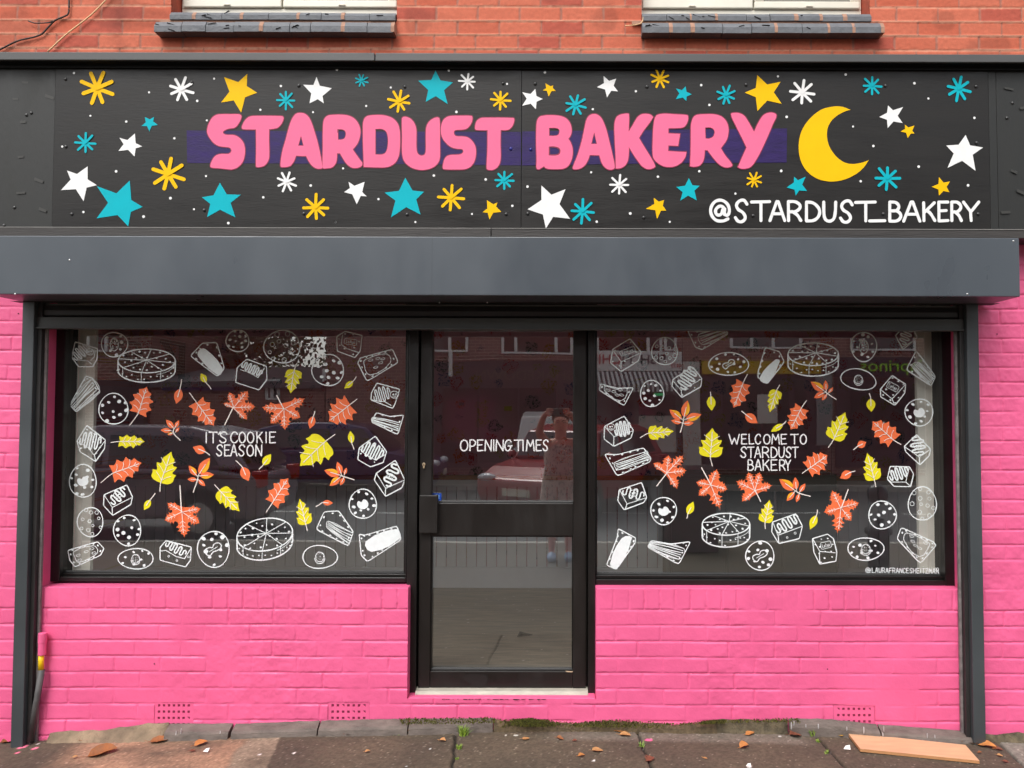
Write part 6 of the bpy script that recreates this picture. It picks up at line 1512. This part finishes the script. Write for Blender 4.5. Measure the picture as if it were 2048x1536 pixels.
box_v(bB, 'shopfront', mat('grey_chip_front', lin(96, 100, 102), rough=.4), 1178, 1362, 778, 940, .004, .06); box_v(bB, 'door', dkfront, 1222, 1266, 800, 935, .062, .09); box_v(bB, 'shop_glass', darkg, 1276, 1350, 790, 830, .062, .08); box_v(bB, 'panel', wall_cream, 1276, 1352, 832, 905, .062, .085)
box_v(bB, 'open_sign', mat('green_sign', lin(20, 190, 110), rough=.5, emit=.6), 1306, 1326, 786, 791, .1, .13)
box_v(bB, 'wall_pier', wall_cream, 1365, 1400, 724, 940, .01, .12)
bC = terrace(1367, 1662, 'shop with a yellow fascia below white upstairs windows, mirrored in the right window')
far_window(bC, 1460, 1602, 640, 694, (1502, 1545)); 
sg = box_v(bC, 'shop_sign', mat('yellow_fascia', lin(206, 170, 20), rough=.6), 1404, 1638, 722, 749, .004, .10)
for a, c_, z_ in ((1455, 'Barber Shop', 730), (1560, 'Haircuts', 730), (1600, 'walk in welcome', 741)): text_mesh('sign_lettering', c_, .15 if z_ == 730 else .10, mat('brown_sign_letters', lin(120, 60, 10), rough=.6), sg, V(a, z_, YO)[0], YO + .115, V(a, z_, YO)[1])
box_v(bC, 'shopfront', dkfront, 1404, 1640, 752, 935, .004, .06)
for a, b_ in ((1446, 1520), (1524, 1576), (1588, 1612)): box_v(bC, 'shop_glass', darkg, a, b_, 762, 900, .061, .08)
box_v(bC, 'poster', wall_cream, 1512, 1552, 790, 845, .081, .09); box_v(bC, 'pilaster', mat('grey_pilaster', lin(140, 140, 140), rough=.6), 1628, 1660, 750, 890, .062, .14)
bD = terrace(1664, 1960, 'takeaway with green lettering on a dark fascia, mirrored in the right window')
far_window(bD, 1700, 1830, 640, 699, (1726,)); far_window(bD, 1860, 1930, 640, 699)
sg = box_v(bD, 'shop_sign', mat('dark_purple_fascia', lin(52, 38, 50), rough=.5), 1666, 1956, 716, 756, .004, .10)
text_mesh('sign_lettering', 'Caprinos', .42, mat('green_sign_letters', lin(120, 170, 40), rough=.5, emit=.25), sg, V(1788, 734, YO)[0], YO + .115, V(1788, 734, YO)[1], sx=1.15)
box_v(bD, 'shopfront', dkfront, 1670, 1950, 760, 935, .004, .06)
for a, b_ in ((1700, 1742), (1748, 1810), (1818, 1900)): box_v(bD, 'shop_glass', darkg, a, b_, 775, 900, .061, .08)
# low houses and a garage row on the left
bE = terrace(302, 650, 'low brick building with horizontal cladding and a flat blue fascia, mirrored in the left window', h=2.35, rh=.5)
box_v(bE, 'cladding', mat('grey_cladding', lin(120, 112, 112), rough=.7, var=.08, vscale=8, stretch=(.3, 1, 20)), 475, 646, 735, 768, .004, .05)
far_window(bE, 532, 560, 775, 795, (545,)); box_v(bE, 'fascia', mat('blue_fascia', lin(40, 48, 120), rough=.6), 330, 470, 772, 782, .05, .12)
bF = terrace(40, 300, 'tall brick house at the street corner, mirrored in the left window', h=6.6)
far_window(bF, 150, 215, 640, 700, (180,)); box_v(bF, 'shopfront', dkfront, 190, 296, 760, 935, .004, .06)
# trees beyond the low building
barkm = mat('bark', lin(86, 70, 56), rough=.9, var=.2, vscale=8); leafg = [mat('tree_leaf', lin(94, 100, 50), rough=.6, var=.3, vscale=2), mat('tree_leaf_brown', lin(122, 92, 44), rough=.6, var=.3, vscale=2)]
def tree(x, y, h, cr, seed, label):
    rr = random.Random(seed); t = thing('street_tree', label, 'tree', (x, y, ZG2)); m = MB()
    m.tube([(x, y, ZG2), (x + .1, y, ZG2 + h * .3), (x + .05, y + .1, ZG2 + h * .6), (x, y, ZG2 + h * .9)], [.22, .17, .11, .03], 8); cl = []
    for i in range(26):
        a = rr.uniform(0, 6.28); e = rr.uniform(-.5, 1.2); q = cr * rr.uniform(.35, 1.0); c_ = (x + math.cos(a) * q * math.cos(e), y + math.sin(a) * q * math.cos(e), ZG2 + h * .62 + cr * .9 * math.sin(e)); cl.append(c_)
        if i < 12: m.tube([(x + .05, y, ZG2 + h * rr.uniform(.3, .6)), ((x + c_[0]) / 2, (y + c_[1]) / 2, c_[2] - .2), c_], [.07, .04, .01], 5)
    m.build('trunk', barkm, t); m = MB()
    for c_ in cl:
        for k in range(170):
            p = [c_[j] + rr.gauss(0, cr * .19) for j in range(3)]; s = rr.uniform(.05, .13); d = Vector((rr.uniform(-1, 1), rr.uniform(-1, 1), rr.uniform(-1, 1))).normalized(); e = d.orthogonal().normalized() * s; g_ = d.cross(e).normalized() * s * .6; P0 = Vector(p)
            m.add([P0 - e, P0 + g_, P0 + e, P0 - g_], [(0, 1, 2, 3)], rr.choice((0, 0, 1)))
    m.build('crown', leafg, t)
tx = V(410, 824, -19)[0]; tree(tx, -21.5, 6.6, 2.1, 5, 'bushy autumn tree behind the low brick building, mirrored at the top of the left window')
tx = V(665, 824, -19)[0]; tree(tx, -22.5, 5.8, 1.5, 9, 'thin autumn tree right of the low brick building, mirrored in the left window')

# cars
def car(name, label, cx, cy, rot, paint, L=4.2, H=1.5, W=1.76, suv=False):
    t = bpy.data.objects.new(name, None); COL.objects.link(t); tag(t, label, 'car'); zr = -1.715
    hl, b = L / 2, .34 * H / 1.5
    low = [(-hl + .05, .28), (-hl, .55), (-hl + .06, .86), (-hl + .6, .94), (-hl * .2, .96), (hl - 1.15, .95), (hl - .5, .84), (hl - .04, .66), (hl, .42), (hl - .08, .26)]
    roof = [(-hl + .16, .93), (-hl + .55, H - .10), (-hl + 1.0, H), (.10, H), (.62, H - .10), (hl - 1.05, .95)] if not suv else [(-hl + .08, .93), (-hl + .25, H - .08), (-hl + .6, H), (.3, H), (.75, H - .1), (hl - 1.0, .95)]
    def loft(prof, ws, mb, mi=0):
        n = len(prof); v = []
        for s_, k in ((-1, 0), (-1, 1), (1, 1), (1, 0)):
            for (x, z), w in zip(prof, ws): v.append((x * (1 if k == 0 else .985), s_ * (w if k == 1 else w * .90), z if k == 1 else z))
        # simple: two side skins and a belt between them
        v = [(x, -w, z) for (x, z), w in zip(prof, ws)] + [(x, w, z) for (x, z), w in zip(prof, ws)]
        f = [tuple(range(n)), tuple(range(2 * n - 1, n - 1, -1))] + [(i, n + i, n + (i + 1) % n, (i + 1) % n) for i in range(n)]
        mb.add(v, f, mi)
    def mk(nm, mb, mats, parent=t, bevel=0):
        o = mb.build(nm, mats, None); o.parent = parent
        if bevel: bb = o.modifiers.new('bevel', 'BEVEL'); bb.width = bevel; bb.segments = 3; bb.limit_method = 'ANGLE'; bb.angle_limit = R_(25)
        return o
    mb = MB(); loft(low, [W / 2 * k for k in (.86, .93, .95, .97, 1, 1, .98, .93, .86, .82)], mb); body = mk('body', mb, paint, bevel=.06)
    mb = MB(); loft(roof, [W / 2 * k for k in (.90, .78, .76, .76, .78, .90)], mb); mk('cabin', mb, paint, bevel=.05)
    mb = MB()
    for s_ in (-1, 1):
        y0, y1 = s_ * (W / 2 * .895 + .012), s_ * (W / 2 * .80 + .012)
        for a, b2, c_, d_ in ((-hl + .55, -.12, -hl + .86, -.10), (-.02, hl - 1.22, 0, .55)): mb.add([(a, y0, 1.0), (b2, y0, 1.0), (d_, y1, H - .13), (c_, y1, H - .13)], [(0, 1, 2, 3)])
    mk('side_glass', mb, darkg)
    for nm, q in (('windscreen', ((hl - 1.08, .99), (.66, H - .12))), ('rear_window', ((-hl + (.18 if not suv else .10), 1.0), (-hl + (.50 if not suv else .24), H - .14)))):
        mb = MB(); (xa, za), (xb, zb_) = q; dx = .03 if nm == 'windscreen' else -.03; mb.add([(xa + dx, -W * .40, za), (xa + dx, W * .40, za), (xb + dx, W * .35, zb_), (xb + dx, -W * .35, zb_)], [(0, 1, 2, 3)]); mk(nm, mb, darkg)
    tyre = mat('tyre', (.02, .02, .02), rough=.8); rim = mat('alloy', (.5, .5, .52), rough=.3, metallic=.9); arch = mat('arch_black', (.01, .01, .01), rough=.9)
    for x in (-hl + .78, hl - .82):
        for s_ in (-1, 1):
            y = s_ * (W / 2 - .10); mb = MB(); mb.tube([(x, y - .10, .31), (x, y + .10, .31)], .315, 20); w = mk('wheel', mb, tyre)
            mb = MB(); mb.tube([(x, y + s_ * .101, .31), (x, y + s_ * .108, .31)], .20, 18); mk('rim', mb, rim, w)
            mb = MB(); mb.tube([(x, s_ * (W / 2 - .16), .33), (x, s_ * (W / 2 + .004), .33)], .37, 20); mk('wheel_arch', mb, arch)
    for s_ in (-1, 1):
        mb = MB(); mb.ball((hl - .10, s_ * W * .36, .68), .10, .17, .07); mk('headlight', mb, mat('headlamp', (.7, .72, .75), rough=.1))
        mb = MB(); mb.box(-hl - .005, -hl + .12, s_ * W * .30, s_ * W * .46, .70, .92); mk('tail_light', mb, mat('tail_lamp', (.45, .01, .01), rough=.2), bevel=.02)
        mb = MB(); mb.ball((hl - 1.25, s_ * (W / 2 + .07), 1.0), .10, .08, .07); mk('door_mirror', mb, paint)
    for x in (-hl - .012, hl + .012):
        mb = MB(); mb.box(x - .006, x + .006, -.26, .26, .42, .53); mk('number_plate', mb, mat('plate', (.7, .68, .55), rough=.5))
    t.location = (cx, cy, zr); t.rotation_euler = (0, 0, rot); return t
cp = lambda n, c_: mat(n, c_, rough=.25, coat=.6)
xr = V(545, 1000, -6.7)[0]
car('parked_car', 'dark grey hatchback parked close to the bakery, mirrored across the left window', xr - 2.1, -6.9, math.pi, cp('charcoal_car_paint', lin(124, 114, 126)), L=4.3, H=1.52)
xr = V(1160, 920, -9.3)[0]
car('parked_car', 'red hatchback parked across the road, mirrored in the bakery door', xr, -9.3, R_(122), cp('red_car_paint', lin(150, 18, 26)), L=3.9)
xr = V(1108, 860, -13.45)[0]
car('parked_car', 'white off roader parked behind the red car, mirrored in the bakery door', xr, -13.45, R_(92), cp('white_car_paint', (.68, .68, .66)), L=4.0, H=1.72, suv=True)
xr = V(690, 900, -12)[0]
car('parked_car', 'dark blue car parked across the road, mirrored in the left window', xr, -12.0, 0, cp('blue_car_paint', lin(36, 38, 92)))
# bollard with a ball top, and a pavement sign
bo = MB(); x, z = V(1755, 988, -2.2); by = -2.2
prof = [(.085, ZG2 + .05), (.085, -1.0), (.11, -.98), (.11, -.94), (.05, -.92), (.05, -.86)]
bo.tube([(x, by, zz) for r_, zz in prof], [r_ for r_, zz in prof], 18); bo.ball((x, by, z), .085, seg=18, rings=12)
tag(bo.build('bollard', mat('black_bollard_paint', (.02, .02, .022), rough=.35), loc=(x, by, ZG2), smooth=True), 'black ball topped bollard on the pavement, mirrored low in the right window', 'bollard')
x, z = V(1325, 880, -7); m = MB(); ab = thing('pavement_sign', 'leaning grey A board on the pavement, mirrored in the right window', 'sign board', (x, -5, ZG2))
for s_ in (-1, 1):
    m = MB(); m.add([(x - .3, -5 + s_ * .02, -.62), (x + .3, -5 + s_ * .02, -.62), (x + .3, -5 + s_ * .3, -1.58), (x - .3, -5 + s_ * .3, -1.58), (x - .3, -5 + s_ * .05, -.62), (x + .3, -5 + s_ * .05, -.62), (x + .3, -5 + s_ * .33, -1.58), (x - .3, -5 + s_ * .33, -1.58)], [(0, 1, 2, 3), (4, 7, 6, 5), (0, 4, 5, 1), (2, 6, 7, 3), (0, 3, 7, 4), (1, 5, 6, 2)]); m.build('panel', mat('grey_board', lin(120, 118, 116), rough=.6), ab)

# ================================================================== the photographer, mirrored in the door
skin = mat('skin', lin(214, 160, 140), rough=.55, var=.05, vscale=6); px_, py_ = .085, -D - .36
per = thing('person', 'person in a knitted dress holding up a phone, mirrored in the bakery door', 'person', (px_, py_, -1.58))
def skinned(name, chains, m_, parent, sub=2):
    """chains: list of (points with radius); the first is the trunk; later chains start on an existing point index or stand alone"""
    verts = []; edges = []; rad = []; roots = []
    for ch in chains:
        start = ch[0]; prev = None
        if isinstance(start, int): prev = start; pts = ch[1:]
        else: pts = ch; roots.append(len(verts))
        for q in pts:
            verts.append(q[:3]); rad.append(q[3]); k = len(verts) - 1
            if prev is not None: edges.append((prev, k))
            prev = k
    off = wpos(parent); me = bpy.data.meshes.new(name); me.from_pydata([tuple(Vector(v) - off) for v in verts], edges, [])
    o = bpy.data.objects.new(name, me); COL.objects.link(o); o.parent = parent
    md = o.modifiers.new('skin', 'SKIN'); md.use_smooth_shade = True
    sv = me.skin_vertices[0].data if me.skin_vertices else None
    if sv is None:
        bm = bmesh.new(); bm.from_mesh(me); bm.verts.layers.skin.verify(); bm.to_mesh(me); bm.free(); sv = me.skin_vertices[0].data
    for i, q in enumerate(rad): sv[i].radius = (q, q); sv[i].use_root = i in roots
    s_ = o.modifiers.new('sub', 'SUBSURF'); s_.levels = sub; s_.render_levels = sub
    me.materials.append(m_); return o
X0, Y0 = px_, py_
def hand(cx, cz, side):
    """palm beside the phone, four fingers over its far edge, thumb under the near face"""
    out = []; y = -D - .035
    for k, (dz, l) in enumerate(((.030, .060), (.012, .068), (-.006, .064), (-.023, .052))):
        b = (cx + side * .022, y - .012, cz + dz); out.append([(b[0], b[1], b[2], .0095), (cx + side * .004, y + .022, cz + dz + .010, .0085), (cx - side * (l - .035), y + .030, cz + dz + .008, .0075), (cx - side * (l - .015), y + .024, cz + dz + .004, .006)])
    out.append([(cx + side * .018, y - .024, cz - .022, .011), (cx - side * .004, y - .012, cz - .036, .009), (cx - side * .022, y + .002, cz - .034, .0075)])
    return out
hl_, hr_ = (-.045, -.005), (.150, -.005)
body = [
 [(X0, Y0, -.72, .125), (X0, Y0, -.55, .115), (X0, Y0 + .01, -.42, .12), (X0, Y0 + .005, -.335, .095), (X0, Y0 + .01, -.285, .055), (X0, Y0 + .022, -.225, .060), (X0, Y0 + .012, -.150, .088), (X0, Y0 + .004, -.085, .090), (X0, Y0, -.040, .062)],
 [0, (X0 - .085, Y0, -.82, .105), (X0 - .09, Y0 + .01, -1.08, .072), (X0 - .09, Y0 - .01, -1.30, .055), (X0 - .09, Y0 - .02, -1.50, .036), (X0 - .09, Y0 + .05, -1.545, .036), (X0 - .095, Y0 + .13, -1.555, .028)],
 [0, (X0 + .085, Y0, -.82, .105), (X0 + .09, Y0 + .01, -1.08, .072), (X0 + .09, Y0 - .01, -1.30, .055), (X0 + .09, Y0 - .02, -1.50, .036), (X0 + .09, Y0 + .05, -1.545, .036), (X0 + .095, Y0 + .13, -1.555, .028)],
 [3, (X0 - .155, Y0 + .01, -.345, .062), (X0 - .225, Y0 + .12, -.235, .048), (X0 - .215, Y0 + .20, -.16, .042), (hl_[0] - .055, -D - .075, hl_[1] - .055, .030), (hl_[0] - .028, -D - .05, hl_[1] - .02, .030), (hl_[0] - .018, -D - .046, hl_[1] + .012, .026)],
 [3, (X0 + .155, Y0 + .01, -.345, .062), (X0 + .235, Y0 + .12, -.235, .048), (X0 + .215, Y0 + .20, -.16, .042), (hr_[0] + .055, -D - .075, hr_[1] - .055, .030), (hr_[0] + .028, -D - .05, hr_[1] - .02, .030), (hr_[0] + .018, -D - .046, hr_[1] + .012, .026)],
 [(X0, Y0 + .098, -.135, .014), (X0, Y0 + .113, -.158, .017), (X0, Y0 + .100, -.168, .012)],
 [(X0 - .093, Y0 + .0, -.120, .014), (X0 - .098, Y0, -.150, .015), (X0 - .092, Y0 + .005, -.172, .010)], [(X0 + .093, Y0, -.120, .014), (X0 + .098, Y0, -.150, .015), (X0 + .092, Y0 + .005, -.172, .010)],
] + hand(hl_[0], hl_[1], -1) + hand(hr_[0], hr_[1], 1)
skinned('body', body, skin, per)
hair = MB(); hair.ball((X0, Y0 - .030, -.062), .098, .092, .088, 20, 12); hm = hair.build('hair', mat('short_brown_hair', lin(110, 70, 50), rough=.7, var=.3, vscale=60), per, smooth=True)
fm = MB(); 
for s_ in (-1, 1): fm.ball((X0 + s_ * .034, Y0 + .091, -.112), .011, .006, .007)
fm.build('eyes', mat('eye_dark', (.05, .04, .03), rough=.3), per)
fm = MB(); fm.ball((X0, Y0 + .086, -.192), .026, .010, .007); fm.build('mouth', mat('lips', lin(180, 100, 96), rough=.5), per)
fm = MB()
for s_ in (-1, 1): fm.tube([(X0 + s_ * .018, Y0 + .093, -.092), (X0 + s_ * .036, Y0 + .094, -.088), (X0 + s_ * .054, Y0 + .085, -.094)], .004, 6)
fm.build('eyebrows', mat('brow', lin(120, 80, 60), rough=.8), per)
def knit():
    m = bpy.data.materials.new('openwork_knit'); m.use_nodes = True; n, l = m.node_tree.nodes, m.node_tree.links; b = n['Principled BSDF']; b.inputs['Roughness'].default_value = .9
    tc = n.new('ShaderNodeTexCoord'); vo = n.new('ShaderNodeTexVoronoi'); vo.inputs['Scale'].default_value = 42; mp = n.new('ShaderNodeMapping'); mp.inputs['Scale'].default_value = (1, 1, .55); l.new(tc.outputs['Object'], mp.inputs[0]); l.new(mp.outputs[0], vo.inputs['Vector'])
    cr = n.new('ShaderNodeValToRGB'); cr.color_ramp.elements[0].position = .28; cr.color_ramp.elements[0].color = (.02, .012, .012, 1); cr.color_ramp.elements[1].position = .40; cr.color_ramp.elements[1].color = (.62, .52, .46, 1); l.new(vo.outputs['Distance'], cr.inputs[0]); l.new(cr.outputs[0], b.inputs['Base Color']); return m
dr = MB(); rings = [(-.345, .150, .092), (-.40, .175, .125), (-.48, .182, .145), (-.60, .172, .140), (-.75, .195, .155), (-.90, .215, .165), (-1.05, .225, .170)]; v = []; f = []; n = 28
for z, a, b in rings:
    for k in range(n): t = 2 * math.pi * k / n; v.append((X0 + a * math.cos(t), Y0 + .005 + b * math.sin(t) * (1 + .02 * math.sin(5 * t + z * 9)), z))
for i in range(len(rings) - 1):
    for k in range(n): f.append((i * n + k, (i + 1) * n + k, (i + 1) * n + (k + 1) % n, i * n + (k + 1) % n))
dr.add(v, f); dr.add([(X0 + a * math.cos(2 * math.pi * k / n), Y0 + b * math.sin(2 * math.pi * k / n), z) for (z, a, b) in ((-.345, .150, .092), (-.318, .10, .065)) for k in range(n)], [(k, n + k, n + (k + 1) % n, (k + 1) % n) for k in range(n)])
dr.build('dress', knit(), per, smooth=True)
shb = mat('pale_blue_shoe', lin(150, 178, 214), rough=.5)
for s_ in (-1, 1):
    q = MB(); q.ball((X0 + s_ * .093, Y0 + .065, -1.545), .052, .135, .050, 16, 10); q.build('shoe', shb, per, smooth=True)
ph = thing('phone', 'mobile phone held up sideways by the photographer, mirrored in the bakery door', 'phone', (.052, -D - .016, 0))
q = MB(); q.box(-.026, .128, -D - .020, -D - .011, -.040, .036); q.build('case', mat('green_phone_case', lin(48, 92, 84), rough=.4), ph, bevel=.004)
q = MB(); q.cyl_y(0.0, 0.0, -D - .0108, -D - .0095, .010, 16); q.cyl_y(0.0, -.024, -D - .0108, -D - .0095, .010, 16); q.build('camera_lens', mat('lens_black', (.005, .005, .008), rough=.1), ph)
